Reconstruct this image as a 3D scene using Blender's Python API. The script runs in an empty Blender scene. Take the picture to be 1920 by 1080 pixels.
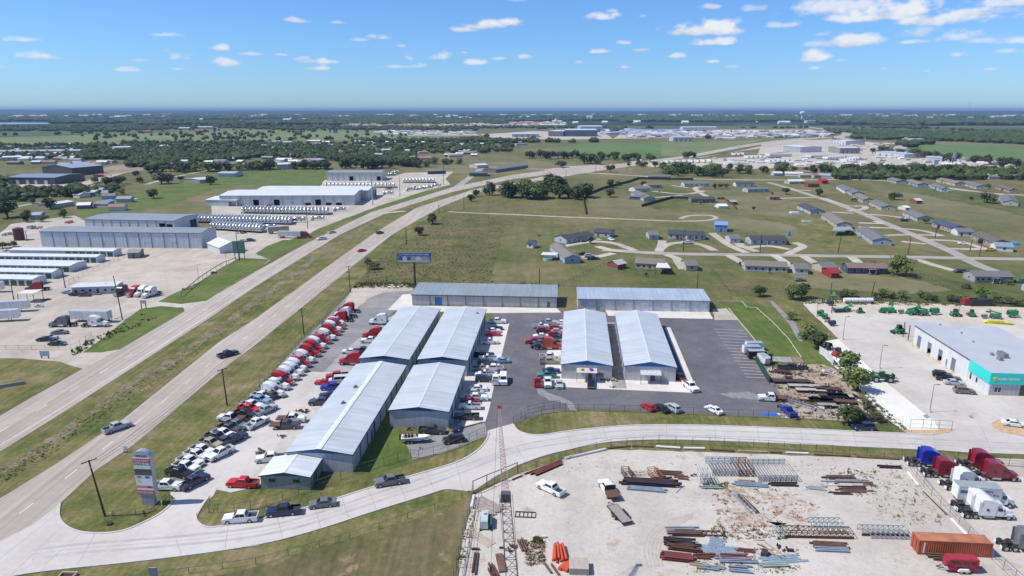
import bpy,bmesh,math,random
import numpy as np
from math import sin,cos,tan,atan,atan2,hypot,radians as R,pi
from mathutils import Vector,Matrix
from mathutils.geometry import tessellate_polygon
random.seed(7)
sc = bpy.context.scene
COL = sc.collection
# ------------------------------------------------------------ camera, sky, sun, exposure
F = 1280.0; TH = atan(334 / F); H = 70.0
cd = bpy.data.cameras.new('camera'); cam = bpy.data.objects.new('camera',cd); COL.objects.link(cam)
cd.sensor_width = 36; cd.lens = 24.0; cd.clip_start = 0.5; cd.clip_end = 200000
cam.location = (0,0,H); cam.rotation_euler = (pi / 2 - TH,0,0); sc.camera = cam
SUN_EL = R(52); SHADOW_AZ = R(6)           # shadows fall towards +x
sd = bpy.data.lights.new('sun','SUN'); sun = bpy.data.objects.new('sun',sd); COL.objects.link(sun)
sd.energy = 4.9; sd.angle = R(0.53); sd.color = (1.0,0.955,0.89)
sdir = Vector((cos(SHADOW_AZ) * cos(SUN_EL),sin(SHADOW_AZ) * cos(SUN_EL),-sin(SUN_EL)))
sun.rotation_euler = sdir.to_track_quat('-Z','Y').to_euler(); sun.location = (-80,60,150)
sc.view_settings.view_transform = 'Standard'; sc.view_settings.look = 'None'
sc.view_settings.exposure = 0.1; sc.view_settings.gamma = 1; sc.view_settings.use_curve_mapping = False
sc.cycles.max_bounces = 5; sc.cycles.diffuse_bounces = 2; sc.cycles.glossy_bounces = 2
sc.cycles.volume_bounces = 1; sc.cycles.transparent_max_bounces = 6
sc.cycles.use_denoising = True
W_ = bpy.data.worlds.new('World'); sc.world = W_; W_.use_nodes = True
nt = W_.node_tree; nt.nodes.clear()
def NN(nt,t,**k):
 n = nt.nodes.new(t)
 for a,b in k.items(): setattr(n,a,b)
 return n
sky = NN(nt,'ShaderNodeTexSky',sky_type='NISHITA',sun_disc=False)
sky.sun_elevation = SUN_EL; sky.sun_rotation = atan2(-cos(SHADOW_AZ),-sin(SHADOW_AZ)); sky.altitude = 200
sky.air_density = 1.0; sky.dust_density = 0.3; sky.ozone_density = 2.2
def cloud_image():
 """soft cumulus mask over azimuth -60..60 deg, elevation 0..60 deg, made from noise"""
 Wd,Hd = 3072,1536
 rng = np.random.default_rng(5)
 def fbm(w,h,base,octs,sx=1.0):
  out = np.zeros((h,w),np.float32); amp = 1.0; tot = 0
  for o in range(octs):
   gy = int(base * 2 ** o) + 2; gx = int(base * 2 ** o * sx) + 2
   g = rng.random((gy,gx),dtype=np.float32)
   yy = np.linspace(0,gy - 1.001,h,dtype=np.float32); xx = np.linspace(0,gx - 1.001,w,dtype=np.float32)
   y0 = yy.astype(int); x0 = xx.astype(int); fy = (yy - y0)[:,None]; fx = (xx - x0)[None,:]
   fy = fy * fy * (3 - 2 * fy); fx = fx * fx * (3 - 2 * fx)
   a = g[y0][:,x0]; b = g[y0][:,x0 + 1]; c = g[y0 + 1][:,x0]; d = g[y0 + 1][:,x0 + 1]
   out += amp * ((a * (1 - fx) + b * fx) * (1 - fy) + (c * (1 - fx) + d * fx) * fy); tot += amp; amp *= 0.55
  return out / tot
 n1 = fbm(Wd,Hd,96,4,1.2); n2 = fbm(Wd,Hd,40,5,1.0)
 m = np.zeros((Hd,Wd),np.float32); br = np.zeros((Hd,Wd),np.float32)
 def put(px,py,w,h,d):
  u = (px - 960) / F; v = (540 - py) / F
  y = cos(TH) + v * sin(TH); z = -sin(TH) + v * cos(TH)
  put2(math.degrees(atan2(u,y)),math.degrees(atan2(z,hypot(u,y))),w * 0.0448 / 2 * .92,h * 0.0448 / 2 * .9,d * .95)
 def put2(az,el,w,h,d):
  cx = (az + 60) / 120 * Wd; cy = el / 60 * Hd; rx = w / 120 * Wd; ry = h / 60 * Hd
  x0,x1 = max(0,int(cx - 2.2 * rx)),min(Wd,int(cx + 2.2 * rx)); y0,y1 = max(0,int(cy - 2.2 * ry)),min(Hd,int(cy + 2.6 * ry))
  if x1 <= x0 or y1 <= y0: return
  X,Y = np.meshgrid(np.arange(x0,x1),np.arange(y0,y1))
  dx = (X - cx) / rx; dy = (Y - cy) / ry
  dyy = np.where(dy < -0.1,dy * 2.0,dy * 0.9)
  r = np.sqrt(dx * dx + dyy * dyy)
  s = 1.12 - r + (n1[y0:y1,x0:x1] - 0.5) * 1.5 + (n2[y0:y1,x0:x1] - 0.5) * 1.7
  s = np.clip(s * 1.15,0,1); s = s * s * (3 - 2 * s) * d
  b = np.clip(0.80 + 0.28 * (dy + 0.35) + (n1[y0:y1,x0:x1] - 0.5) * 0.5,0.62,1.0)
  old = m[y0:y1,x0:x1]; sel = s > old
  br[y0:y1,x0:x1] = np.where(sel,b,br[y0:y1,x0:x1]); m[y0:y1,x0:x1] = np.maximum(old,s)
 L = [(550,40,60,16,.75),(632,43,38,9,.45),(716,71,60,18,.85),(680,76,50,9,.5),(755,87,38,12,.7),(908,50,110,26,.95),(955,46,60,24,.9),(865,57,60,14,.8),(48,76,60,13,.6),(85,108,105,20,.8),
   (318,67,70,10,.5),(335,108,55,20,.8),(270,114,42,11,.8),(410,92,40,14,.8),(465,102,55,9,.45),(430,120,55,15,.75),(527,104,30,8,.5),(612,117,75,13,.7),(570,112,30,12,.4),(600,130,38,12,.8),
   (232,132,34,9,.5),(332,131,28,8,.5),(765,111,30,16,.7),(826,108,68,20,.7),(873,100,34,8,.5),(897,118,50,15,.75),(935,111,42,12,.7),(755,126,95,12,.5),(790,125,30,14,.5),(980,108,34,12,.6),
   (1128,34,75,18,.85),(1145,22,22,9,.5),(1205,31,18,12,.4),(1165,82,38,10,.6),(1128,98,52,14,.8),(1202,95,28,10,.5),(1328,14,36,13,.6),(1415,18,34,14,.45),(1322,57,120,30,.98),(1345,50,70,26,.95),(1285,62,60,20,.9),
   (1340,82,80,15,.85),(1480,49,72,16,.8),(1268,106,28,11,.7),(1342,116,38,11,.8),(1365,126,34,10,.5),(1527,111,55,22,.95),(1528,129,34,10,.7),(1598,78,110,28,.92),(1535,84,50,12,.45),(1535,66,40,12,.4),
   (1600,18,180,40,.8),(1690,25,220,44,.97),(1640,35,150,26,.95),(1760,38,150,34,.9),(1540,10,60,26,.5),(1570,36,60,18,.8),(1820,25,70,26,.85),(1870,22,60,16,.4),(1715,66,70,24,.7),(1710,80,50,12,.8),(1795,72,70,24,.65),(1845,78,60,16,.5),
   (1792,105,50,16,.8),(1900,78,70,26,.75),(1905,6,110,24,.85),(1900,97,70,14,.5),(1855,131,26,10,.6),(1655,130,18,7,.5),(1575,115,22,8,.4),(1738,134,16,8,.4),(1168,127,26,10,.7),(1085,118,18,8,.35),(970,2,36,8,.3),(5,127,24,7,.4)]
 for a in L: put(*a)
 rr = random.Random(3)
 for k in range(70):                                    # the same sky goes on outside the frame
  az = rr.uniform(-60,60); el = rr.uniform(2.5,9)
  if abs(az) < 38: el = rr.uniform(10.5,14)
  put2(az,el,rr.uniform(.7,3),rr.uniform(.25,.7),rr.uniform(.5,.95))
 for k in range(90):
  e = rr.uniform(14,56); put2(rr.uniform(-60,60),e,rr.uniform(2,6),rr.uniform(1,2.6),rr.uniform(.5,.95))
 img = bpy.data.images.new('cloud_mask',Wd,Hd,float_buffer=False); img.colorspace_settings.name = 'Non-Color'
 buf = np.ones((Hd,Wd,4),np.float32); buf[...,0] = m; buf[...,1] = br; buf[...,2] = m
 img.pixels.foreach_set(buf.ravel()); img.update(); img.pack()
 return img
tc = NN(nt,'ShaderNodeTexCoord'); sx = NN(nt,'ShaderNodeSeparateXYZ'); nt.links.new(tc.outputs['Generated'],sx.inputs[0])
def M(nt,op,a,b=None,c=None):
 n = nt.nodes.new('ShaderNodeMath'); n.operation = op
 for i,v in enumerate((a,b,c)):
  if v is None: continue
  if isinstance(v,(int,float)): n.inputs[i].default_value = v
  else: nt.links.new(v,n.inputs[i])
 return n.outputs[0]
az = M(nt,'ARCTAN2',sx.outputs[0],sx.outputs[1]); el = M(nt,'ARCSINE',sx.outputs[2])
uu = M(nt,'MULTIPLY_ADD',az,180 / pi / 120,0.5); vv = M(nt,'MULTIPLY',el,180 / pi / 60)
cx_ = NN(nt,'ShaderNodeCombineXYZ'); nt.links.new(uu,cx_.inputs[0]); nt.links.new(vv,cx_.inputs[1])
it = NN(nt,'ShaderNodeTexImage',interpolation='Cubic',extension='REPEAT'); it.image = cloud_image(); nt.links.new(cx_.outputs[0],it.inputs[0])
sc_ = NN(nt,'ShaderNodeSeparateColor'); nt.links.new(it.outputs['Color'],sc_.inputs[0])
up = M(nt,'GREATER_THAN',sx.outputs[2],0.0)
mask = M(nt,'MULTIPLY',sc_.outputs[0],up)
bgs = NN(nt,'ShaderNodeBackground'); bgs.inputs['Strength'].default_value = 0.13
tint = NN(nt,'ShaderNodeMix',data_type='RGBA',blend_type='MULTIPLY'); tint.inputs[0].default_value = 1.0
nt.links.new(sky.outputs[0],tint.inputs[6]); tint.inputs[7].default_value = (0.45,0.70,1.09,1)
nt.links.new(tint.outputs[2],bgs.inputs[0])
bgc = NN(nt,'ShaderNodeBackground'); bgc.inputs['Color'].default_value = (0.93,0.95,1.0,1)
cs = M(nt,'MULTIPLY',sc_.outputs[1],0.88); nt.links.new(cs,bgc.inputs['Strength'])
mx = NN(nt,'ShaderNodeMixShader'); nt.links.new(mask,mx.inputs[0]); nt.links.new(bgs.outputs[0],mx.inputs[1]); nt.links.new(bgc.outputs[0],mx.inputs[2])
wo = NN(nt,'ShaderNodeOutputWorld'); nt.links.new(mx.outputs[0],wo.inputs[0])
W_.cycles.sampling_method = 'MANUAL'; W_.cycles.sample_map_resolution = 512
# ------------------------------------------------------------ helpers
def G(px,py,z=0.0):
 """the world point at height z seen at pixel px, py of the photograph"""
 u = (px - 960) / F; v = (540 - py) / F
 t = (H - z) / (sin(TH) - v * cos(TH))
 return Vector((t * u,t * (cos(TH) + v * sin(TH)),z))
def py_of(p,z):
 c = p.y * cos(TH) - (z - H) * sin(TH); return 540 - F * (p.y * sin(TH) + (z - H) * cos(TH)) / c
def hgt(px,py,pt):
 """height of a thing standing at ground pixel (px, py) whose top shows at row pt"""
 p = G(px,py); lo,hi = 0.0,200.0
 for _ in range(40):
  m = (lo + hi) / 2
  if py_of(p,m) > pt: lo = m
  else: hi = m
 return lo
class MB:
 def __init__(s): s.v = []; s.f = []
 def add(s,vs,fs):
  n = len(s.v); s.v += [tuple(a) for a in vs]; s.f += [tuple(i + n for i in f) for f in fs]; return s
 def box(s,x0,y0,z0,x1,y1,z1,tx=0.0,ty=0.0):
  """a box; tx, ty pull the top in"""
  return s.add([(x0,y0,z0),(x1,y0,z0),(x1,y1,z0),(x0,y1,z0),(x0 + tx,y0 + ty,z1),(x1 - tx,y0 + ty,z1),(x1 - tx,y1 - ty,z1),(x0 + tx,y1 - ty,z1)],
      [(3,2,1,0),(4,5,6,7),(0,1,5,4),(1,2,6,5),(2,3,7,6),(3,0,4,7)])
 def prism(s,prof,y0,y1,pull=None):
  """side profile (x, z) extruded along y; pull(x, z) narrows it"""
  n = len(prof); p = pull or (lambda x,z: 0)
  vs = [(x,y0 + p(x,z),z) for x,z in prof] + [(x,y1 - p(x,z),z) for x,z in prof]
  fs = [tuple(range(n)),tuple(range(2 * n - 1,n - 1,-1))] + [(i,i + n,(i + 1) % n + n,(i + 1) % n) for i in range(n)]
  return s.add(vs,fs)
 def bar(s,a,b,r=0.05,w=None):
  a = Vector(a); b = Vector(b); d = b - a
  if d.length < 1e-6: return s
  d.normalize(); u = d.cross(Vector((0,0,1)))
  if u.length < .01: u = d.cross(Vector((1,0,0)))
  u.normalize(); k = u.cross(d); w = w or r
  vs = [p + u * r * i + k * w * j for p in (a,b) for i,j in ((-1,-1),(1,-1),(1,1),(-1,1))]
  return s.add(vs,[(3,2,1,0),(4,5,6,7),(0,1,5,4),(1,2,6,5),(2,3,7,6),(3,0,4,7)])
 def cyl(s,a,b,r,n=10,r2=None):
  a = Vector(a); b = Vector(b); d = (b - a).normalized(); r2 = r if r2 is None else r2
  u = d.cross(Vector((0,0,1)))
  if u.length < .01: u = Vector((1,0,0))
  u.normalize(); k = d.cross(u)
  vs = [a + (u * cos(2 * pi * i / n) + k * sin(2 * pi * i / n)) * r for i in range(n)] + [b + (u * cos(2 * pi * i / n) + k * sin(2 * pi * i / n)) * r2 for i in range(n)]
  return s.add(vs,[tuple(range(n - 1,-1,-1)),tuple(range(n,2 * n))] + [(i,(i + 1) % n,(i + 1) % n + n,i + n) for i in range(n)])
 def quad(s,*p): return s.add(p,[tuple(range(len(p)))])
 def mesh(s,name,m,smooth=False):
  me = bpy.data.meshes.new(name); me.from_pydata(s.v,[],s.f)
  if m is not None: me.materials.append(m)
  if smooth: me.polygons.foreach_set('use_smooth',[True] * len(me.polygons))
  me.update(); return me
def link(name,data,parent=None,loc=(0,0,0),rz=0.0):
 o = bpy.data.objects.new(name,data); COL.objects.link(o); o.location = loc
 if rz: o.rotation_euler = (0,0,rz)
 if parent is not None: o.parent = parent
 return o
def tag(o,label=None,cat=None,group=None,kind=None):
 if label: o['label'] = ' '.join(label.split())
 if cat: o['category'] = cat
 if group: o['group'] = group
 if kind: o['kind'] = kind
 return o
def thing(name,label,cat,loc=(0,0,0),rz=0.0,group=None):
 o = link(name,None,None,loc,rz); o.empty_display_size = .3
 return tag(o,label,cat,group)
def part(name,mb,m,parent,loc=(0,0,0),rz=0,label=None,kind=None,smooth=False):
 o = link(name,mb if isinstance(mb,bpy.types.Mesh) else mb.mesh(name,m,smooth),parent,loc,rz)
 return tag(o,label,None,None,kind)
def spawn(proto,label,cat,loc,rz,group=None,scale=None):
 """copies of a built thing: proto = (name, [(part name, mesh, location, index of parent part or -1)])"""
 root = thing(proto[0],label,cat,loc,rz,group); made = []
 if scale: root.scale = scale if isinstance(scale,tuple) else (scale,) * 3
 for (n,me,l,pi_) in proto[1]:
  made.append(link(n,me,root if pi_ < 0 else made[pi_],l))
 return root
# ------------------------------------------------------------ materials
MATS = {}
def newmat(name):
 m = bpy.data.materials.new(name); m.use_nodes = True; nt = m.node_tree
 return m,nt,nt.nodes['Principled BSDF']
def ocoord(nt): return NN(nt,'ShaderNodeTexCoord').outputs['Object']
def noise(nt,vec,scale,detail=3,rough=.55,stretch=None):
 if stretch:
  mp = NN(nt,'ShaderNodeMapping'); mp.inputs['Scale'].default_value = stretch; nt.links.new(vec,mp.inputs[0]); vec = mp.outputs[0]
 n = NN(nt,'ShaderNodeTexNoise'); n.inputs['Scale'].default_value = scale; n.inputs['Detail'].default_value = detail; n.inputs['Roughness'].default_value = rough
 nt.links.new(vec,n.inputs['Vector']); return n.outputs['Fac']
def ramp(nt,fac,stops):
 r = NN(nt,'ShaderNodeValToRGB'); nt.links.new(fac,r.inputs[0]); e = r.color_ramp.elements
 while len(e) < len(stops): e.new(0.5)
 for i,(p,c) in enumerate(stops): e[i].position = p; e[i].color = (*c,1) if len(c) == 3 else c
 return r.outputs[0]
def mixc(nt,fac,a,b,mode='MIX'):
 n = NN(nt,'ShaderNodeMix',data_type='RGBA',blend_type=mode)
 for i,v in ((0,fac),(6,a),(7,b)):
  if isinstance(v,(int,float)): n.inputs[i].default_value = v
  elif isinstance(v,tuple): n.inputs[i].default_value = (*v,1)
  else: nt.links.new(v,n.inputs[i])
 return n.outputs[2]
def bump(nt,b,h,strength,dist):
 n = NN(nt,'ShaderNodeBump'); n.inputs['Strength'].default_value = strength; n.inputs['Distance'].default_value = dist
 nt.links.new(h,n.inputs['Height']); nt.links.new(n.outputs[0],b.inputs['Normal'])
def plain(name,col,rough=.6,metal=0.0,var=.18,scale=1.5,coat=0.0,spec=.5):
 key = ('p',name)
 if key in MATS: return MATS[key]
 m,nt,b = newmat(name); b.inputs['Roughness'].default_value = rough; b.inputs['Metallic'].default_value = metal
 b.inputs['Coat Weight'].default_value = coat; b.inputs['Specular IOR Level'].default_value = spec
 n = noise(nt,ocoord(nt),scale,4)
 f = ramp(nt,n,[(0.3,(1 - var,) * 3),(0.7,(1 + var * .4,) * 3)])
 nt.links.new(mixc(nt,1.0,tuple(col),f,'MULTIPLY'),b.inputs['Base Color'])
 MATS[key] = m; return m
def paint(name,col): return plain('paint_' + name,col,.32,0.0,.05,.8,.4)
def ribbed(name,col,axis,pitch=.6,rough=.45,metal=.25,depth=.03,var=.09):
 """profiled sheet metal: ribs run across `axis`; faint weather streaks along them"""
 key = ('r',name,axis,pitch)
 if key in MATS: return MATS[key]
 m,nt,b = newmat(name); b.inputs['Roughness'].default_value = rough; b.inputs['Metallic'].default_value = metal
 oc = ocoord(nt); s = NN(nt,'ShaderNodeSeparateXYZ'); nt.links.new(oc,s.inputs[0]); v = s.outputs['XYZ'.index(axis)]
 fr = M(nt,'FRACT',M(nt,'MULTIPLY',v,1.0 / pitch)); rib = M(nt,'LESS_THAN',M(nt,'ABSOLUTE',M(nt,'SUBTRACT',fr,.5)),.13)
 st = {'X': (2.2,.12,.12),'Y': (.12,2.2,.12)}[axis]
 n1 = noise(nt,oc,1.0,3,.6,st); n2 = noise(nt,oc,.16,3)
 pn = noise(nt,oc,1.0,0,.5,{'X': (1.1,.0,.0),'Y': (.0,1.1,.0)}[axis])
 f = ramp(nt,n1,[(.36,(1 - var * 1.3,) * 3),(.62,(1 + var * .3,) * 3)]); g = ramp(nt,n2,[(.38,(.92,) * 3),(.62,(1.03,) * 3)])
 h = ramp(nt,pn,[(.35,(.93,) * 3),(.65,(1.03,) * 3)])
 c = mixc(nt,1.0,tuple(col),f,'MULTIPLY'); c = mixc(nt,1.0,c,g,'MULTIPLY'); c = mixc(nt,1.0,c,h,'MULTIPLY')
 nt.links.new(c,b.inputs['Base Color'])
 bump(nt,b,rib,.8,depth); MATS[key] = m; return m
def groundmat(name,stops,scales,rough=.95,tuft=.0,streak=None,spots=None,bstr=.4):
 """stops: colours picked by mixed noise of several sizes (metres); spots=(colour, size, amount)"""
 key = ('g',name)
 if key in MATS: return MATS[key]
 m,nt,b = newmat(name); b.inputs['Roughness'].default_value = rough; b.inputs['Specular IOR Level'].default_value = .2
 oc = ocoord(nt); acc = None; tot = sum(w for _,w in scales)
 for sz,w in scales:
  n = M(nt,'MULTIPLY',noise(nt,oc,1.0 / sz,4,.6),w / tot); acc = n if acc is None else M(nt,'ADD',acc,n)
 c = ramp(nt,acc,[(.41 + .18 * i / (len(stops) - 1),s) for i,s in enumerate(stops)])
 if streak:
  ang,sx_,sy_,amt = streak
  mp = NN(nt,'ShaderNodeMapping'); mp.inputs['Rotation'].default_value = (0,0,ang); mp.inputs['Scale'].default_value = (sx_,sy_,.1); nt.links.new(oc,mp.inputs[0])
  n = noise(nt,mp.outputs[0],1.0,3,.6); c = mixc(nt,1.0,c,ramp(nt,n,[(.35,(1 - amt,) * 3),(.65,(1 + amt * .5,) * 3)]),'MULTIPLY')
 if spots:
  for (sc_,sz,lo) in spots:
   n = noise(nt,oc,1.0 / sz,5,.7); f = ramp(nt,n,[(lo,(0,) * 3),(min(lo + .10,1),(1,) * 3)]); c = mixc(nt,f,c,sc_)
 nt.links.new(c,b.inputs['Base Color'])
 hn = noise(nt,oc,1.6,5,.75); bump(nt,b,hn,bstr,.35); MATS[key] = m; return m
GRASS = [(.070,.086,.025),(.110,.116,.038),(.150,.138,.056),(.200,.165,.088)]
gr_m = groundmat('grass_ground',GRASS,[(160,1.3),(38,1),(9,.8),(1.6,.6)],streak=(.5,.35,.03,.12))
gr_near = groundmat('mown_grass',[(.070,.094,.023),(.118,.126,.036),(.170,.152,.060),(.240,.192,.105)],[(26,1),(6,.9),(.9,.7)],streak=(-.75,.9,.05,.22),spots=[((.33,.30,.20),1.2,.68)])
gr_green = groundmat('lush_grass',[(.070,.112,.022),(.102,.138,.032),(.140,.155,.048)],[(18,1),(4,.9),(.8,.5)],streak=(-.6,.8,.06,.16))
gr_field = groundmat('mown_field',[(.095,.095,.038),(.125,.113,.048),(.155,.130,.062),(.21,.150,.088)],[(60,1),(12,1),(1.4,.9)],streak=(-.62,.7,.03,.2),spots=[((.30,.21,.13),7,.60)])
gr_weed = groundmat('weedy_field',[(.070,.082,.026),(.100,.104,.034),(.135,.122,.046),(.175,.140,.065)],[(30,1),(8,1),(1.8,1.2)],spots=[((.27,.25,.07),1.5,.68),((.17,.115,.06),9,.60)])
gr_pale = groundmat('pale_pasture',[(.12,.155,.055),(.155,.18,.075),(.20,.20,.105)],[(220,1),(60,1),(12,.8)])
gr_tan = groundmat('dry_pasture',[(.115,.118,.048),(.155,.145,.068),(.195,.168,.09)],[(120,1),(30,1),(4,.8)])
gr_bright = groundmat('green_pasture',[(.075,.14,.040),(.10,.165,.05),(.14,.18,.07)],[(150,1),(30,1),(6,.8)])
dirt_m = groundmat('brown_dirt',[(.20,.15,.10),(.27,.21,.15),(.34,.27,.20)],[(40,1),(8,1),(1.5,.8)])
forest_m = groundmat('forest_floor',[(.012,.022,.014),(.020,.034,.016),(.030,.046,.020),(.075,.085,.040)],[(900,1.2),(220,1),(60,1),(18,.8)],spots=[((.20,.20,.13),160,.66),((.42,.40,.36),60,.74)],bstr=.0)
gravel_m = groundmat('crushed_limestone',[(.37,.315,.25),(.44,.385,.315),(.50,.45,.385)],[(45,1),(9,1),(1.4,.9)],spots=[((.25,.20,.145),3.2,.62),((.30,.30,.20),9,.68)])
yard_m = groundmat('pale_yard_gravel',[(.41,.37,.32),(.48,.44,.385),(.55,.51,.455)],[(30,1),(7,1),(1.0,.9)],spots=[((.26,.20,.14),1.0,.60),((.37,.31,.24),7,.58)])
mud_m = groundmat('weedy_gravel',[(.33,.26,.19),(.42,.35,.29),(.48,.42,.37),(.53,.48,.43)],[(14,1),(4,1),(1.0,1.1)],spots=[((.27,.17,.09),2.6,.53),((.17,.18,.07),5,.60)])
caliche_m = groundmat('caliche',[(.37,.325,.265),(.43,.385,.32),(.50,.455,.39)],[(60,1),(14,1),(2,.7)],streak=(.3,.25,.03,.10),spots=[((.37,.32,.26),6,.66)])
sand_m = groundmat('junk_yard_sand',[(.25,.195,.14),(.34,.275,.205),(.43,.36,.285)],[(14,1),(4,1),(1,.8)],spots=[((.16,.12,.08),2.5,.58),((.14,.16,.06),4,.62)])
hwy_m = groundmat('highway_concrete',[(.355,.305,.255),(.395,.345,.295),(.435,.385,.335)],[(90,1),(14,.7),(2,.5)],streak=(-.80,.9,.008,.2),spots=[((.34,.30,.26),3,.70)],bstr=.05)
conc_m = groundmat('pale_concrete',[(.43,.40,.36),(.485,.455,.415),(.535,.505,.465)],[(40,1),(9,.8),(1.4,.5)],spots=[((.40,.385,.37),7,.62)],bstr=.05)
apron_m = groundmat('white_apron_concrete',[(.52,.49,.44),(.58,.55,.50),(.63,.60,.55)],[(20,1),(5,.8),(1,.5)],spots=[((.42,.38,.33),3,.66)],bstr=.05)
white_m = groundmat('bright_caliche',[(.60,.575,.52),(.66,.635,.58),(.70,.68,.63)],[(30,1),(6,.8),(1,.5)],spots=[((.52,.48,.40),6,.64)],bstr=.05)
asph_m = groundmat('purple_grey_asphalt',[(.105,.098,.108),(.128,.119,.128),(.160,.150,.155)],[(30,1),(7,.9),(1.2,.6)],spots=[((.26,.25,.25),6,.70),((.09,.085,.09),4,.66)],bstr=.1)
asph2_m = groundmat('worn_grey_asphalt',[(.19,.18,.18),(.235,.225,.22),(.28,.27,.265)],[(22,1),(5,.9),(1.2,.6)],spots=[((.13,.125,.125),4,.66)],bstr=.1)
road2_m = groundmat('grey_lane_chipseal',[(.28,.26,.235),(.33,.305,.275),(.37,.345,.315)],[(40,1),(8,.8),(1.4,.5)],bstr=.1)
water_m = plain('lake_water',(.30,.38,.46),.15,0,.05,.01)
ZS = 0.16       # flush sheets lie a few millimetres apart
def smooth_poly(pts,closed=True,step=2.0,jit=0.0,rnd=None):
 out = []; n = len(pts)
 for i in range(n if closed else n - 1):
  a = pts[i]; b = pts[(i + 1) % n]; d = (b - a).length; k = max(1,min(60,int(d / step)))
  for j in range(k): out.append(a.lerp(b,j / k))
 if not closed: out.append(pts[-1])
 if jit:
  for i,p in enumerate(out):
   ang = rnd.uniform(0,2 * pi); r = jit * rnd.random(); out[i] = p + Vector((cos(ang) * r,sin(ang) * r,0))
 return out
def chaikin(p,k=2):
 for _ in range(k):
  q = [p[0]]
  for a,b in zip(p[:-1],p[1:]): q += [a.lerp(b,.25),a.lerp(b,.75)]
  q.append(p[-1]); p = q
 return p
def sheet(name,px,m,z,jit=0.0,step=3.0,kind='structure'):
 z *= ZS
 rnd = random.Random(len(name) * 31 + len(px))
 pts = smooth_poly([G(*p) for p in px],True,step if jit else 1e9,jit,rnd)
 tris = tessellate_polygon([pts])
 me = bpy.data.meshes.new(name); me.from_pydata([(p.x,p.y,z) for p in pts],[],[tuple(t) for t in tris]); me.materials.append(m)
 if me.polygons and me.polygons[0].normal.z < 0: me.flip_normals()
 o = link(name,me); o['kind'] = kind; return o
def ribbon_pts(pts,w):
 L = []; Rr = []
 for i,p in enumerate(pts):
  a = pts[max(0,i - 1)]; b = pts[min(len(pts) - 1,i + 1)]; d = (b - a); d.z = 0; d.normalize(); n = Vector((-d.y,d.x,0))
  L.append(p + n * w / 2); Rr.append(p - n * w / 2)
 return L,Rr
def ribbon(name,px,w,m,z,smooth=2,world=False,kind='structure'):
 z *= ZS
 pts = [G(*p) if not world else p for p in px]; pts = chaikin(pts,smooth) if len(pts) > 2 else pts
 L,Rr = ribbon_pts(pts,w); n = len(pts)
 vs = [(p.x,p.y,z) for p in L] + [(p.x,p.y,z) for p in Rr]
 me = bpy.data.meshes.new(name); me.from_pydata(vs,[],[(i,i + n,i + n + 1,i + 1) for i in range(n - 1)]); me.materials.append(m); me.update()
 if me.polygons[0].normal.z < 0: me.flip_normals()
 o = link(name,me); o['kind'] = kind; return o
def kerb(px,w=.3,h=.14,z=.06,smooth=2):
 z *= ZS
 pts = chaikin([G(*p) for p in px],smooth); L,Rr = ribbon_pts(pts,w); n = len(pts)
 vs = [(p.x,p.y,z - .2) for p in L] + [(p.x,p.y,z + h) for p in L] + [(p.x,p.y,z + h) for p in Rr] + [(p.x,p.y,z - .2) for p in Rr]
 fs = []
 for i in range(n - 1):
  for k in range(3): fs.append((i + k * n,i + 1 + k * n,i + 1 + (k + 1) * n,i + (k + 1) * n))
 me = bpy.data.meshes.new('kerb'); me.from_pydata(vs,[],fs); me.materials.append(kerb_m); me.update()
 o = link('kerb',me); o['kind'] = 'structure'; return o
kerb_m = plain('kerb_concrete',(.50,.48,.45),.9)
line_m = plain('white_road_paint',(.66,.65,.62),.7,0,.25,.8)
yline_m = plain('yellow_road_paint',(.55,.42,.12),.7,0,.25,.8)
# ------------------------------------------------------------ ground, roads, yards, fields
def ground():
 rs = [0,60,120,200,300,450,700,1100,1700,2600,4000,7000,12000,25000,45000]
 vs = [(0,0,0)]; fs = []; n = 72
 for r in rs[1:]:
  for k in range(n): vs.append((r * cos(2 * pi * k / n),r * sin(2 * pi * k / n),0))
 for k in range(n): fs.append((0,1 + k,1 + (k + 1) % n))
 for j in range(len(rs) - 2):
  for k in range(n): a = 1 + j * n; fs.append((a + k,a + n + k,a + n + (k + 1) % n,a + (k + 1) % n))
 me = bpy.data.meshes.new('ground'); me.from_pydata(vs,[],fs); me.materials.append(gr_m); me.update(); o = link('ground',me); o['kind'] = 'structure'
ground()
def band(name,y0,y1,x0,x1,m,z,n=40,jit=.0):
 rnd = random.Random(len(name)); top = [(x0 + (x1 - x0) * i / n,y0 + rnd.uniform(-jit,jit)) for i in range(n + 1)]
 bot = [(x1 - (x1 - x0) * i / n,y1 + rnd.uniform(-jit,jit)) for i in range(n + 1)]
 return sheet(name,top + bot,m,z)
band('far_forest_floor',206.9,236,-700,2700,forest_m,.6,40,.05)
sheet('far_country',[(-600,235),(2600,235),(2600,262),(1990,262),(1600,246),(1560,240),(1300,241),(900,244),(500,241),(380,246),(0,258),(-600,268)],groundmat('far_country',[(.035,.052,.020),(.065,.085,.032),(.105,.120,.052),(.145,.145,.075)],[(700,1.2),(200,1),(60,1),(18,.8)],bstr=0),.45,12,60)
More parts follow.
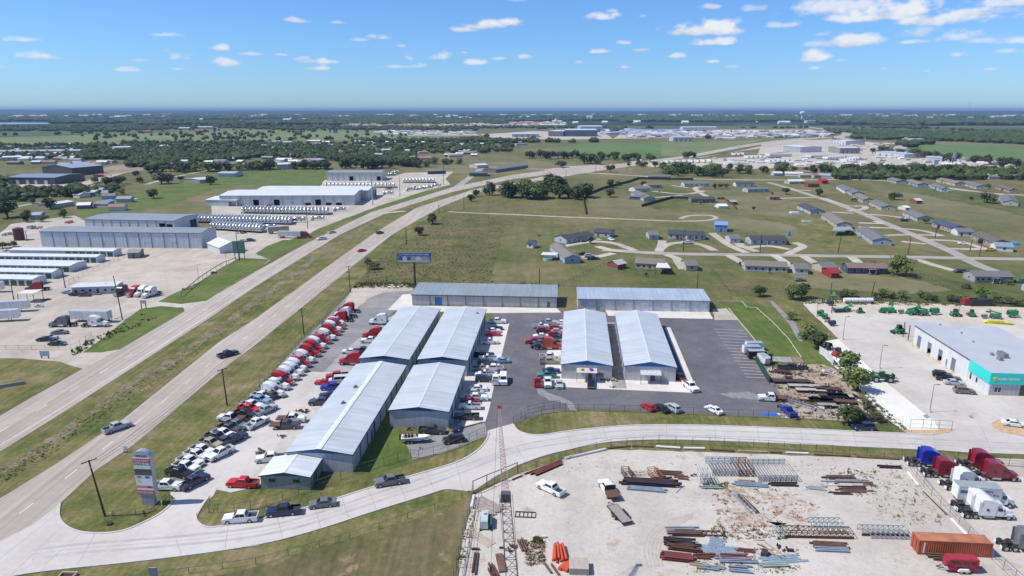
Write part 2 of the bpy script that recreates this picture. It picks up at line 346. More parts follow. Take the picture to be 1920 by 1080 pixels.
# rolling far ridge
def hills():
 rnd = random.Random(2); m = MB(); n = 160
 for (dist,base,amp) in ((17000,54,20),(12500,38,16)):
  ph = [rnd.uniform(0,6) for _ in range(6)]; vs = []; fs = []
  for i in range(n + 1):
   a = R(-48 + 96 * i / n); h = base + amp * sum(sin(i * f + p) / (k + 1.3) for k,(f,p) in enumerate(zip((.06,.13,.31,.7,1.3,2.1),ph))) / 1.6
   for (dr,hh) in ((-3500,-2),(-1500,h * .7),(0,h),(3000,-2)): vs.append(((dist + dr) * sin(a),(dist + dr) * cos(a),hh))
  for i in range(n):
   for k in range(3): j = i * 4 + k; fs.append((j,j + 4,j + 5,j + 1))
  m.add(vs,fs)
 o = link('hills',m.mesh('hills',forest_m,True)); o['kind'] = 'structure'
hills()
lz = .7
sheet('dust_patch',[(1004,722),(1016,726),(1030,738),(1060,746),(1078,758),(1080,770),(1068,768),(1062,756),(1030,750),(1008,738)],plain('pale_dust',(.24,.23,.225),.95,0,.3,.6),.095,.5,1)
sheet('dust_patch',[(1350,738),(1400,735),(1430,742),(1420,750),(1370,745)],plain('pale_dust',(.24,.23,.225)),.095,.8,1)
sheet('lake',[(-200,231.5),(60,229.5),(97,230.5),(96,232.2),(20,232.8),(-200,234.5)],water_m,lz)
sheet('lake',[(388,226.4),(420,226.0),(500,226.6),(560,227.4),(500,228.2),(400,227.9)],water_m,lz)
# far fields
F_ = [('pasture',[(-300,262),(60,250),(240,247),(400,240),(560,246),(690,245),(860,256),(880,262),(700,262),(500,264),(300,266),(150,272),(-300,278)],gr_pale),
 ('pasture',[(1040,277),(1110,268),(1420,264),(1330,283),(1270,292),(1170,299),(1080,288)],gr_bright),
 ('pasture',[(1240,268),(1430,263),(1330,284),(1270,293),(1240,292)],gr_pale),
 ('pasture',[(1600,265),(1700,262),(1990,274),(1990,282),(1780,272),(1620,268)],gr_tan),
 ('green_field',[(1700,272),(1800,271),(2100,285),(2100,308),(1850,300),(1760,288)],gr_bright),
 ('pasture',[(1735,237),(1800,235),(2100,236),(2100,247),(1860,247),(1740,241)],gr_tan),
 ('dirt_ground',[(940,231),(1060,227),(1160,228),(1180,236),(1060,238),(950,238)],dirt_m),
 ('pasture',[(1130,232),(1440,229),(1560,228),(1500,240),(1250,241),(1120,240)],gr_pale),
 ('pasture',[(820,296),(960,294),(1040,306),(1130,305),(1100,318),(960,328),(870,325),(790,322),(795,305)],gr_tan),
 ('pasture',[(1150,313),(1240,308),(1290,320),(1200,333),(1060,330),(1130,324)],gr_tan),
 ('bare_strip',[(150,322),(275,300),(290,308),(275,318),(200,330)],dirt_m),
 ('verge_grass',[(640,350),(700,330),(610,318),(500,316),(430,322),(300,350),(170,378),(140,400),(160,415),(330,380),(420,350),(500,345)],gr_green),
 ('weedy_field',[(835,401),(955,403),(935,470),(918,533),(680,530),(690,505),(740,470)],gr_weed),
 ('mown_field',[(955,404),(1335,420),(1300,440),(1000,440),(960,460),(945,530),(920,532),(937,470)],gr_m),
 ('dry_field',[(1500,500),(1700,520),(1800,545),(1700,552),(1560,545),(1480,530)],gr_tan),('dry_field',[(1180,395),(1330,398),(1480,420),(1500,445),(1330,425)],gr_tan),('dry_field',[(1620,340),(1760,372),(1900,400),(2000,440),(1840,420),(1700,395)],gr_tan),('dry_field',[(1350,520),(1480,525),(1500,545),(1330,545)],gr_weed),
 ('dry_field',[(1095,370),(1200,368),(1215,388),(1250,400),(1200,410),(1100,404)],gr_tan),
 ('pasture',[(1310,356),(1400,356),(1460,380),(1500,410),(1400,400),(1340,372)],gr_tan),
 ('verge_grass',[(1500,385),(1560,420),(1600,440),(1610,470),(1560,475),(1500,430)],gr_near)]
for i,(n,p,m) in enumerate(F_): sheet(n,p,m,.02 + .012 * i,5 if p[0][1] > 330 else .8,4 if p[0][1] > 330 else 8)
# white industrial yards far away
for i,p in enumerate([[(1180,302),(1290,300),(1420,292),(1490,284),(1560,285),(1600,292),(1520,312),(1400,317),(1290,315),(1215,313)],
   [(1430,268),(1500,262),(1600,262),(1640,268),(1700,288),(1790,296),(1862,318),(1760,321),(1660,314),(1560,316),(1560,285),(1480,284),(1420,290)],
   [(1170,248),(1300,243),(1520,243),(1560,250),(1480,257),(1300,258),(1150,260)],[(900,252),(1000,246),(1130,248),(1150,260),(1050,262),(920,258)],
   [(700,247),(800,246),(890,249),(900,254),(760,254)],[(0,285),(120,282),(150,292),(60,300),(0,300)]]):
 sheet('gravel_yard',p,caliche_m if i else gravel_m,.272 + .004 * i,1.5,20)
# left industrial ground
sheet('gravel_yard',[(-200,470),(-20,455),(20,420),(140,404),(160,414),(200,430),(400,440),(395,375),(470,360),(600,350),(608,338),(640,332),(740,330),(760,324),(850,322),(835,335),(845,346),(790,360),(720,384),(640,412),(590,432),(575,442),(540,450),(508,468),(480,478),(508,487),(480,505),(388,563),(340,590),(290,620),(225,655),(150,690),(-200,672)],caliche_m,.20,.5,4)
sheet('gravel_yard',[(118,537),(150,520),(260,484),(440,486),(372,535),(300,545),(150,545)],gravel_m,.225,.4,3)
sheet('gravel_yard',[(-200,372),(60,344),(150,345),(160,338),(240,322),(210,332),(150,352),(20,352),(-200,395)],gravel_m,.215,.4,6)
V = [[(296,566),(330,548),(372,530),(400,512),(448,484),(507,486),(485,503),(440,530),(387,564),(340,570)],
 [(155,661),(185,640),(235,600),(262,580),(300,574),(343,577),(346,584),(290,618),(225,655),(190,661)],
 [(478,476),(500,462),(530,450),(556,449),(574,452),(560,461),(530,474),(508,479)],
 [(578,441),(600,432),(660,406),(692,396),(700,397),(640,418),(596,441)],[(680,397),(720,383),(790,361),(852,347),(872,346),(820,361),(740,383),(700,396)],
 [(-200,675),(60,670),(110,676),(155,686),(110,715),(40,752),(0,775),(-200,880)]]
for i,p in enumerate(V): sheet('verge_grass',p,gr_near if i == 5 else gr_green,.25,.25,2)
sheet('side_road',[(-200,652),(50,659),(120,664),(190,664),(225,655),(155,692),(110,678),(40,672),(-200,674)],caliche_m,.262,.15,2)
# near grass and the verges of the highway
sheet('verge_grass',[(107,869),(230,787),(410,642),(480,597),(697,440),(780,390),(890,355),(960,345),(960,337),(847,360),(730,397),(637,440),(480,537),(387,600),(250,689),(0,847),(-200,965),(-200,1050),(0,935)],gr_near,.03)
sheet('verge_grass',[(112,945),(180,882),(250,835),(425,687),(480,645),(735,440),(825,389),(840,401),(740,470),(690,505),(664,541),(640,560),(560,640),(470,740),(380,830),(330,880),(340,905),(347,917),(327,937),(295,967),(232,996),(150,999),(109,970)],gr_near,.03)
med_m = groundmat('rough_median',[(.08,.10,.03),(.13,.12,.05),(.19,.16,.10),(.26,.22,.16)],[(9,1),(2.5,1),(.8,1)])
sheet('median_rough_strip',[(-20,893),(87,825),(190,754),(260,708),(345,653),(425,599),(480,558),(580,486),(650,443),(700,412),(704,415),(650,451),(580,497),(480,571),(425,613),(345,669),(260,724),(190,770),(87,840),(-20,908)],med_m,.05,.7,1.5)
# highway
HW = [(-200,885),(0,780),(60,745),(155,692),(225,655),(345,585),(387,564),(480,509),(572,458),(695,398),(852,350),(960,328),(1060,315),(1177,306),(1292,291),(1385,273),(1440,265),(1497,259),(1560,256.5)]
HWb = [(1560,258),(1497,262),(1440,269),(1385,278),(1292,296),(1200,308),(1060,323),(960,336),(847,360),(730,397),(637,440),(480,537),(387,600),(250,689),(100,785),(0,847),(-200,965)]
HE = [(-200,1060),(0,935),(107,869),(230,787),(410,642),(480,597),(697,440),(780,390),(890,355),(960,343),(1060,323),(1152,311),(1295,299),(1385,283),(1440,271),(1500,265),(1560,260)]
HEb = [(1560,261.5),(1500,268),(1435,277),(1235,305),(1152,316),(1100,324),(975,345),(892,361),(825,389),(735,440),(480,646),(425,687),(250,835),(180,882),(112,945),(60,1010),(-200,1250)]
sheet('highway_carriageway',HW + HWb,hwy_m,.30)
sheet('highway_carriageway',HE + HEb,hwy_m,.31)
sheet('highway_crossover',[(1020,318),(1060,312),(1120,309),(1150,311),(1100,324),(1040,328)],hwy_m,.34)
ribbon('far_highway',[(1595,262),(1640,266),(1560,258),(1596,252),(1560,244),(1500,236.5),(1440,234),(1380,233.5)],26,hwy_m,1.0)
def mid(a,b,t,n=60):
 """a line between two edges of a carriageway, t from edge a to edge b"""
 A = chaikin([G(*p) for p in a],1); B = chaikin([G(*p) for p in b][::-1],1); out = []
 def at(P,s):
  L = [0]
  for i in range(1,len(P)): L.append(L[-1] + (P[i] - P[i - 1]).length)
  d = s * L[-1]
  for i in range(1,len(P)):
   if L[i] >= d: return P[i - 1].lerp(P[i],(d - L[i - 1]) / max(1e-6,L[i] - L[i - 1]))
  return P[-1]
 return [at(A,i / n).lerp(at(B,i / n),t) for i in range(n + 1)]
def dashes(pts,z,on=3.6,off=8.4,w=.22,m=None,until=520):
 """painted lane dashes, each its own short strip in one marking"""
 z *= ZS; mb = MB(); d = 0
 for a,b in zip(pts[:-1],pts[1:]):
  L = (b - a).length; t = 0; u = (b - a).normalized(); nn = Vector((-u.y,u.x,0)) * w / 2
  while t < L:
   ph = (d + t) % (on + off); p = a + u * t
   if ph < on:
    e = min(L - t,on - ph); q = p + u * e
    if p.y < until: mb.quad(*[(s.x,s.y,z) for s in (p - nn,q - nn,q + nn,p + nn)])
    t += e + .001
   else: t += min(L - t,on + off - ph) + .001
  d += L
 o = link('lane_dashes',mb.mesh('lane_dashes',m or line_m)); tag(o,kind='stuff'); return o
wl = lambda pts,w,z,m,name: ribbon(name,pts,w,m,z,1,True)
W1_,W2_,W3_ = mid(HW,HWb,.86),mid(HW,HWb,.5),mid(HW,HWb,.14)
E1_,E2_,E3_ = mid(HE,HEb,.14),mid(HE,HEb,.48),mid(HE,HEb,.84)
wl(W1_[:45],.2,.322,line_m,'edge_line'); wl(W3_[6:45],.15,.322,line_m,'edge_line')
wl(E1_[4:44],.15,.332,yline_m,'edge_line'); wl(E3_[6:44],.16,.332,line_m,'edge_line')
dashes(W2_,.323); dashes(E2_,.333)
# front road and its apron
RD = [(-200,1060),(0,1015),(60,985),(112,945),(109,970),(122,987),(150,999),(195,1001),(232,996),(265,982),(295,967),(315,952),(327,937),(347,917),(370,905),(407,915),(400,930),(390,937),(370,962),(367,977),(380,987),(397,990),(480,977),(580,951),(640,932),(710,910),(762,895),(830,876),(870,862),(900,842),(915,822),(916,807),(963,794),(966,804),(975,810),(990,815),(1009,816),(1027,815),(1052,810),(1135,801),(1200,797),(1300,797),(1440,802),(1560,807),(1690,813),(1752,815),(1782,811),(1795,800),(1850,796),(1880,811),(1920,820),(2200,840),
  (2200,870),(1920,852),(1822,849),(1690,841),(1565,836),(1440,830),(1300,825),(1235,824),(1145,827),(1080,840),(1040,849),(1015,856),(990,865),(969,873),(930,893),(892,918),(885,921),(855,918),(832,917),(810,925),(705,957),(592,995),(480,1024),(287,1050),(117,1067),(60,1074),(25,1080),(-60,1120),(-200,1200)]
sheet('front_road',RD,conc_m,.06 + .30)
for k in [[(112,945),(109,970),(122,987),(150,999),(195,1001),(232,996),(265,982),(295,967),(315,952),(327,937)],[(392,930),(370,962),(367,977),(380,987),(397,990),(480,977),(580,951),(640,932),(710,910),(762,895),(830,876),(870,862),(900,842),(915,822),(916,809)],
   [(963,796),(966,804),(975,810),(990,815),(1009,816),(1027,815),(1052,810),(1135,801),(1200,797),(1300,797),(1440,802),(1560,807),(1690,813),(1752,815)],
   [(25,1080),(60,1074),(117,1067),(287,1050),(480,1024),(592,995),(705,957),(810,925),(832,917),(855,918),(878,921)],[(969,873),(990,865),(1015,856),(1040,849),(1080,840),(1145,827),(1235,824),(1300,825),(1440,830),(1565,836),(1690,841),(1822,849)]]:
 kerb(k,.35,.10,.36)
wear_m = plain('road_wear',(.415,.392,.365),.9,0,.2,.4)
CL = [(60,1040),(150,1028),(300,1018),(480,1000),(592,973),(705,933),(810,900),(900,868),(960,843),(1040,828),(1145,814),(1235,810),(1440,816),(1690,827),(1920,837),(2150,852)]
ribbon('road_wear',[(x,y + 5 + 3 * (x < 900)) for x,y in CL],.7,wear_m,.3622,2); ribbon('road_wear',[(x,y - 5 - 3 * (x < 900)) for x,y in CL],.7,wear_m,.3622,2); ribbon('centre_joint',CL,.1,plain('slab_joint',(.30,.285,.27),.9),.3645,2)
joint_m = plain('slab_joint',(.30,.285,.27),.9)
for a,b in [((0,1048),(110,962)),((85,1058),(150,1002)),((178,1002),(145,1060)),((428,985),(422,1030)),((640,932),(655,972)),((800,886),(815,922)),((1060,810),(1075,840)),((1250,798),(1250,824)),((1500,804),(1505,832)),((1750,815),(1755,843)),((330,1012),(340,1040)),((520,968),(530,1010)),((590,950),(602,991)),((690,917),(706,956)),((745,901),(762,939)),((855,868),(868,920)),((960,826),(985,866)),((1130,803),(1140,828)),((1340,798),(1342,825)),((1420,802),(1424,828)),((1600,809),(1606,836)),((1680,813),(1690,840)),((1840,800),(1860,849)),((20,1080),(103,1000))]:
 ribbon('slab_joint',[a,b],.09,joint_m,.366,0)
# lots
sheet('asphalt_lot',[(664,541),(700,536),(775,535),(775,582),(740,584),(700,616),(640,662),(607,698),(562,696),(500,718),(520,690),(560,645),(610,598)],asph2_m,.08,.15,2)
sheet('asphalt_lot',[(912,584),(1044,584),(1340,595),(1378,600),(1388,605),(1424,650),(1440,672),(1462,720),(1466,782),(1440,782),(1300,775),(1200,770),(1085,766),(1055,768),(1000,780),(963,795),(916,808),(905,800),(930,700),(950,610)],asph_m,.09)
sheet('concrete_lot',[(562,696),(607,698),(668,690),(700,700),(560,860),(500,905),(484,912),(425,925),(405,925),(347,918),(330,937),(318,925),(332,905),(350,880),(430,800),(520,712)],conc_m,.10)
sheet('gravel_strip',[(500,715),(470,742),(400,812),(330,880),(318,900),(300,915),(322,922),(350,905),(400,860),(450,810),(495,765),(540,722),(562,696),(530,690)],asph2_m,.115,.3,1.5)
sheet('concrete_apron',[(700,612),(760,578),(690,670),(668,700),(607,698),(640,662)],groundmat('grey_apron',[(.27,.26,.25),(.32,.305,.295),(.37,.355,.345)],[(20,1),(5,.8),(1,.5)],bstr=.05),.12)
AP = [[(727,581),(755,552),(775,551),(775,573),(1044,578),(1052,586),(912,587),(757,582)],[(1135,582),(1330,585),(1337,598),(1235,596),(1140,592)],[(912,603),(955,606),(942,660),(936,685),(927,719),(917,768),(910,790),(866,800),(838,805),(866,700),(875,680)],
  [(1014,724),(1170,731),(1310,737),(1302,714),(1020,706)],[(1020,706),(1058,708),(1058,604),(1034,604)],[(1246,614),(1257,614),(1309,736),(1290,720)],[(560,700),(640,700),(660,720),(540,855),(500,890),(470,900),(560,780)]]
for i,p in enumerate(AP): sheet('concrete_apron',p,apron_m if i < 6 else groundmat('tan_apron',[(.40,.37,.33),(.46,.43,.39),(.52,.49,.45)],[(14,1),(4,.8),(1,.5)],spots=[((.34,.29,.22),3,.62)],bstr=.05),.135)
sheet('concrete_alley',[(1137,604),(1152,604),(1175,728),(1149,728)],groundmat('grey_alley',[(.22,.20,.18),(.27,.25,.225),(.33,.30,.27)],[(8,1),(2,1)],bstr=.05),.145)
sheet('gravel_patch',[(1336,580),(1362,578),(1384,600),(1340,600)],caliche_m,.14,.2,1.5)
sheet('gravel_patch',[(662,541),(705,532),(772,533),(775,545),(720,548),(690,560),(655,590),(640,585),(650,560)],gravel_m,.10,.4,1.5)
sheet('gravel_patch',[(755,822),(840,815),(862,800),(910,793),(915,815),(880,838),(800,855),(775,862)],asph2_m,.155,.3,1.5)
sheet('side_lawn',[(690,800),(735,800),(755,822),(778,862),(740,878),(700,888),(660,888)],gr_green,.15,.2,1.5)
sheet('verge_grass',[(1388,607),(1370,585),(1345,575),(1390,566),(1420,570),(1450,580),(1540,650),(1560,690),(1500,690),(1440,672)],gr_green,.07,.4,2)
sheet('verge_grass',[(1340,555),(1500,555),(1560,640),(1590,700),(1540,690),(1480,610),(1400,565)],gr_near,.065,.4,2)
for p in [[(967,800),(1010,778),(1060,770),(1200,774),(1440,784),(1660,792),(1680,812),(1440,801),(1300,796),(1200,796),(1052,809),(1010,815),(975,809)],[(969,874),(1080,841),(1145,828),(1235,825),(1440,831),(1690,842),(1800,850),(1860,862),(1690,862),(1560,857),(1330,848),(1145,842),(1060,860),(985,888),(965,893)],
   [(407,918),(440,925),(500,915),(590,922),(700,890),(800,862),(905,820),(914,824),(899,843),(870,863),(762,896),(640,933),(480,978),(397,991),(378,987),(366,972),(390,935)],
   [(10,1085),(117,1068),(287,1051),(480,1025),(705,958),(832,918),(878,922),(890,930),(884,960),(700,1010),(480,1070),(300,1120),(0,1150)]]:
 sheet('verge_grass',p,gr_near,.16,.0)
sheet('field',[(100,1150),(300,1105),(480,1062),(590,1030),(700,1000),(800,965),(880,938),(882,960),(868,1010),(850,1150)],gr_field,.175,.3,2)
sheet('gravel_yard',[(890,928),(965,892),(1060,860),(1145,843),(1330,848),(1560,857),(1695,862),(1920,875),(2200,885),(2200,1200),(845,1200),(866,1010),(882,960)],yard_m,.19,.3,2)
sheet('weedy_ground',[(1330,905),(1400,912),(1480,930),(1540,950),(1530,970),(1450,985),(1440,1010),(1400,1020),(1350,1000),(1345,960),(1360,930)],mud_m,.205,2.2,1.0)
sheet('weedy_ground',[(1540,875),(1620,865),(1690,872),(1790,985),(1800,1000),(1700,985),(1640,940),(1560,905)],yard_m,.204,.8,1.2)
sheet('weedy_ground',[(985,1020),(1020,1015),(1022,1040),(1010,1062),(985,1060)],mud_m,.205,.7,1)
sheet('gravel_yard',[(1437,690),(1500,682),(1547,684),(1580,700),(1610,740),(1650,795),(1600,790),(1466,784),(1462,735)],sand_m,.21,.5,1.5)
sheet('dirt_yard',[(1820,858),(1930,862),(2200,875),(2200,920),(1900,895),(1800,885)],caliche_m,.212,.4,2)
# equipment rental yard
sheet('rental_yard',[(1504,569),(1519,561),(1720,568),(1920,577),(2200,590),(2200,870),(1890,815),(1855,800),(1810,806),(1692,806),(1655,780),(1610,728),(1536,660),(1550,640),(1572,635),(1543,607)],groundmat('beige_yard',[(.43,.37,.29),(.50,.44,.36),(.56,.50,.42)],[(30,1),(8,1),(1.4,.7)],spots=[((.38,.31,.23),5,.62)]),.22,.2,2)
sheet('pale_drive',[(1536,660),(1550,640),(1572,636),(1655,712),(1752,790),(1760,806),(1692,806),(1655,780),(1610,728)],white_m,.245)
sheet('rental_yard',[(1560,593),(1640,591),(1715,597),(1800,603),(2200,640),(2200,700),(1860,700),(1711,646),(1790,700),(1856,745),(2200,760),(2200,858),(1900,812),(1850,797),(1790,808),(1752,790),(1650,705),(1572,636)],groundmat('rental_concrete',[(.42,.39,.34),(.47,.44,.39),(.52,.49,.44)],[(30,1),(8,.8),(1.4,.5)],spots=[((.40,.36,.29),9,.60)],bstr=.05),.235,.0)
sheet('orange_gravel_bed',[(1690,806),(1790,807),(1780,811),(1752,814.5),(1700,812.5)],groundmat('orange_gravel',[(.42,.28,.15),(.50,.34,.20),(.56,.40,.25)],[(6,1),(1,1)]),.372)
sheet('orange_gravel_bed',[(1858,795),(1868,788),(1882,786),(1905,798),(2100,815),(2100,835),(1920,819),(1880,810),(1864,803)],MATS[('g','orange_gravel')],.372)
sheet('drain_cover',[(1730,779),(1738,777),(1744,783),(1737,785)],plain('iron_grate',(.25,.25,.25),.7),.36); sheet('drain_cover',[(1816,780),(1822,779),(1827,784),(1821,785)],MATS[('p','iron_grate')],.36)
sheet('asphalt_path',[(1442,564),(1448,563),(1492,606),(1506,640),(1498,640),(1480,608)],asph2_m,.10)
# country lanes and drives on the right
LN = [(1130,468),(1170,471),(1210,474),(1300,477),(1440,478),(1560,480),(1700,482),(1800,484),(1920,486),(2200,490)]
ribbon('lane',LN,6.5,road2_m,.26)
ribbon('lane',[(1440,342),(1480,353),(1540,372),(1600,393),(1640,410),(1700,435),(1760,461),(1790,474),(1830,496),(1875,512)],6.2,road2_m,.27)
ribbon('lane',[(1100,324),(1200,330),(1310,336),(1440,338),(1600,336),(1700,341),(1800,357),(1900,366),(2100,372)],6,caliche_m,.255)
ribbon('lane',[(1330,347),(1300,352),(1310,360),(1325,368)],5,caliche_m,.262)
ribbon('dirt_track',[(840,397),(900,400),(960,402),(1060,407),(1180,411),(1260,415),(1330,414),(1347,408),(1330,403),(1290,404),(1275,410)],3.2,caliche_m,.256)
ribbon('lane',[(855,352),(885,330),(905,312),(960,315),(1035,318)],7,road2_m,.28)
DR = [[(1055,462),(1110,452),(1150,455),(1175,464),(1190,470)],[(1120,462),(1140,468),(1170,472)],[(1110,450),(1125,448)],[(1242,451),(1240,462),(1235,472)],[(1235,470),(1250,457),(1290,454),(1320,460),(1340,470)],[(1335,437),(1352,450),(1370,462),(1400,474)],
  [(1378,455),(1400,465),(1420,472)],[(1250,478),(1270,484),(1275,495)],[(1270,488),(1282,505)],[(1365,478),(1390,492),(1400,497)],[(1450,478),(1470,490),(1480,500)],[(1505,480),(1530,495),(1545,501),(1575,503)],[(1595,481),(1610,493)],[(1718,486),(1740,494),(1790,508)],[(1475,478),(1490,470),(1510,462),(1490,455)],[(1385,455),(1390,466),(1440,460),(1480,468)],
  [(1110,478),(1090,485),(1120,482),(1150,475)],[(1545,372),(1590,388),(1620,385),(1625,392),(1590,396)],[(1560,398),(1600,400)],[(1620,402),(1660,404),(1690,408)],[(1610,418),(1660,420),(1640,415)],[(1610,426),(1680,428),(1730,432),(1760,441)],[(1660,442),(1700,440),(1770,442)],[(1745,450),(1800,452),(1850,468)],[(1690,453),(1720,456),(1735,458)],[(1775,466),(1820,468),(1862,466)],[(1440,373),(1500,371),(1530,370)],[(1485,356),(1520,358)],
  [(1260,348),(1290,352)],[(1195,355),(1250,362),(1290,365),(1320,358)],[(1200,372),(1240,370),(1280,366)],[(760,396),(720,400),(690,404)],[(275,346),(320,333),(410,316)],[(180,378),(230,380),(255,372)],[(1700,345),(1750,352),(1780,358)],[(1780,352),(1850,362),(1900,368)],[(30,388),(55,383),(80,380)]]
for i,d in enumerate(DR): ribbon('driveway',d,4.6,caliche_m,.4 + .013 * i)
for i in range(16):
 t = i / 15; xa = 960 + (1515 + 240 * t) / 4; ya = 600 + (68 + 359 * t) / 4; ln = (225 - 70 * t) / 4
 ribbon('parking_line',[(xa,ya),(xa + ln,ya + ln * .045)],.17,line_m,.098,0)
track_m = plain('tyre_track',(.42,.37,.32),.95,0,.2,1)
for i in range(5): ribbon('tyre_track',[(1215 + i * 7,1062),(1206 + i * 7,1030),(1215 + i * 8,1000),(1250 + i * 8,975 + i),(1300,962 + i * 2)],.22,track_m,.23 + .02 * i)
# ------------------------------------------------------------ vehicles (front towards +x, wheels on z = 0)
GLASS = plain('vehicle_glass',(.012,.016,.02),.08,0,.05,1,0,.8)
TYRE = plain('tyre_rubber',(.02,.02,.02),.85); RIM = plain('wheel_rim',(.45,.45,.46),.35,.7,.1)
DARK = plain('dark_metal',(.03,.03,.032),.6,.2); CHROME = plain('bright_metal',(.6,.61,.62),.22,.9,.08)
LAMP = plain('headlamp_lens',(.6,.62,.64),.15,0,.05); TAIL = plain('tail_lamp_lens',(.30,.015,.012),.3,0,.05)
LINER = plain('bed_liner',(.028,.028,.03),.8); TRIMB = plain('black_plastic',(.025,.025,.027),.6)
PC = {'white': (.74,.75,.74),'silver': (.40,.42,.44),'grey': (.14,.15,.16),'dark_grey': (.055,.058,.065),'black': (.014,.015,.018),'red': (.40,.012,.02),'bright_red': (.55,.012,.02),'dark_red': (.17,.014,.02),
  'maroon': (.22,.012,.03),'blue': (.025,.06,.22),'dark_blue': (.012,.022,.065),'light_blue': (.22,.34,.50),'bronze': (.16,.145,.12),'teal': (.03,.25,.22),'tan': (.36,.31,.23),'orange_red': (.42,.055,.025),'green': (.012,.20,.075),'yellow': (.70,.50,.03),'royal_blue': (.015,.03,.32),'pale_grey': (.55,.56,.56),'gold': (.33,.27,.16)}
def cpaint(c): return paint(c,PC[c])
CACHE = {}
def wheel_meshes(r,w,n=14):
 k = ('wheel',r,w)
 if k not in CACHE:
  CACHE[k] = (MB().cyl((0,-w / 2,0),(0,w / 2,0),r,n).mesh('wheel',TYRE),MB().cyl((0,-w / 2 - .012,0),(0,w / 2 + .012,0),r * .58,10).mesh('rim',RIM))
 return CACHE[k]
def add_wheels(P,pos,r,w):
 a,b = wheel_meshes(r,w)
 for (x,y) in pos: P.append(('wheel',a,(x,y,r),-1)); P.append(('rim',b,(0,0,0),len(P) - 1))
def car_proto(kind,colour):
 """kinds: pickup, single_cab, sedan, suv, van, hatchback, flatbed, bare chassis cab"""
 k = (kind,colour)
 if k in CACHE: return CACHE[k]
 cp = cpaint(colour); P = []
 S = {  # L, W, hood z, belt z, roof z, base xs: windscreen foot, roof front, roof rear, rear glass foot (from nose), wheel xs
  'pickup': (5.9,1.98,1.15,1.22,1.90,1.75,2.45,3.85,4.1,.96,4.65,.40),'single_cab': (5.4,1.95,1.12,1.2,1.85,1.7,2.4,3.0,3.2,.95,4.3,.38),
  'sedan': (4.85,1.84,.92,.98,1.45,1.35,2.1,3.35,4.1,.90,3.75,.33),'suv': (4.8,1.92,1.08,1.16,1.76,1.25,1.95,4.25,4.65,.92,3.75,.37),
  'hatchback': (4.2,1.76,.95,1.0,1.5,1.15,1.85,3.4,3.95,.80,3.35,.32),'van': (5.6,2.02,1.2,1.3,2.15,.95,1.6,5.3,5.55,.95,4.3,.37),
  'coupe': (4.6,1.84,.88,.94,1.32,1.5,2.2,3.0,3.95,.88,3.55,.33),'flatbed': (6.6,2.0,1.2,1.28,1.98,1.75,2.4,3.7,3.9,.96,5.1,.40)}[kind]
 L,Wd,hz,bz,rz_,xw,xr,xq,xg,f1,f2,wr = S; x = lambda d: L / 2 - d; y = Wd / 2
 g = wr * .62; low = wr * .8
 m = MB()
 def pullb(px,pz): return .10 if pz > bz - .03 and (px < -L / 2 + .3) is False and False else (.06 if pz >= hz - .02 else (.03 if pz < low + .05 else 0))
 if kind in ('pickup','single_cab'):
  prof = [(x(.05),low),(x(0),low + .25),(x(.06),hz - .14),(x(.28),hz - .02),(x(xw),bz),(x(xg),bz),(x(xg + .02),low + .42),(x(L),low + .42),(x(L),low)]
  m.prism(prof,-y,y,pullb)
  b0,b1 = x(xg + .06),x(L)
  m.box(b1,-y + .01,low + .40,b0,-y + .12,bz - .02); m.box(b1,y - .12,low + .40,b0,y - .01,bz - .02)
  m.box(b1 - .01,-y + .13,low + .40,b1 + .08,y - .13,bz - .03); m.box(b0 - .07,-y + .13,low + .4,b0,y - .13,bz + .02)
  P.append(('body',m.mesh('body',cp),(0,0,0),-1))
  P.append(('bed_liner',MB().box(b1 + .09,-y + .125,low + .425,b0 - .08,y - .125,low + .46).mesh('bed_liner',LINER),(0,0,0),-1))
 elif kind == 'flatbed':
  prof = [(x(.05),low),(x(0),low + .25),(x(.06),hz - .14),(x(.28),hz - .02),(x(xw),bz),(x(xg),bz),(x(xg + .02),low)]
  m.prism(prof,-y,y,pullb); P.append(('body',m.mesh('body',cp),(0,0,0),-1))
  q = MB().box(x(L),-1.15,.98,x(xg + .12),1.15,1.1)
  for k2 in range(3): q.box(x(L) + .02,-.42 + .36 * k2 - .04,.55,x(xg + .1),-.34 + .36 * k2 + .04,.97)
  P.append(('flat_deck',q.mesh('flat_deck',plain('rusty_deck',(.12,.065,.045),.9)),(0,0,0),-1))
  P.append(('headboard',MB().box(x(xg + .13),-1.1,1.11,x(xg + .07),1.1,1.95).mesh('headboard',DARK),(0,0,0),-1))
 else:
  tz = {'sedan': bz - .02,'coupe': bz - .03}.get(kind,bz)
  prof = [(x(.06),low),(x(0),low + .22),(x(.05),hz - .18),(x(.3),hz - .04),(x(xw),bz),(x(xg),tz),(x(L - .12),tz - .02),(x(L),tz - .2),(x(L),low + .2),(x(L - .05),low)]
  m.prism(prof,-y,y,pullb); P.append(('body',m.mesh('body',cp),(0,0,0),-1))
 yb,yt = y - .09,y - (.22 if kind != 'van' else .14)
 A,B,C,D = x(xw),x(xr),x(xq),x(xg)
 # cabin: painted pillars and roof, glass panes set 1 cm proud
 m = MB(); m.add([(A,-yb,bz),(D,-yb,bz),(D,yb,bz),(A,yb,bz),(B,-yt,rz_ - .06),(C,-yt,rz_ - .06),(C,yt,rz_ - .06),(B,yt,rz_ - .06)],[(0,1,5,4),(1,2,6,5),(2,3,7,6),(3,0,4,7)])
 m.add([(B,-yt,rz_ - .06),(C,-yt,rz_ - .06),(C,yt,rz_ - .06),(B,yt,rz_ - .06),(B - .12,-yt + .1,rz_),(C + .12,-yt + .1,rz_),(C + .12,yt - .1,rz_),(B - .12,yt - .1,rz_)],[(4,7,6,5),(0,1,5,4),(1,2,6,5),(2,3,7,6),(3,0,4,7)])
 P.append(('cabin',m.mesh('cabin',cp),(0,0,0),-1))
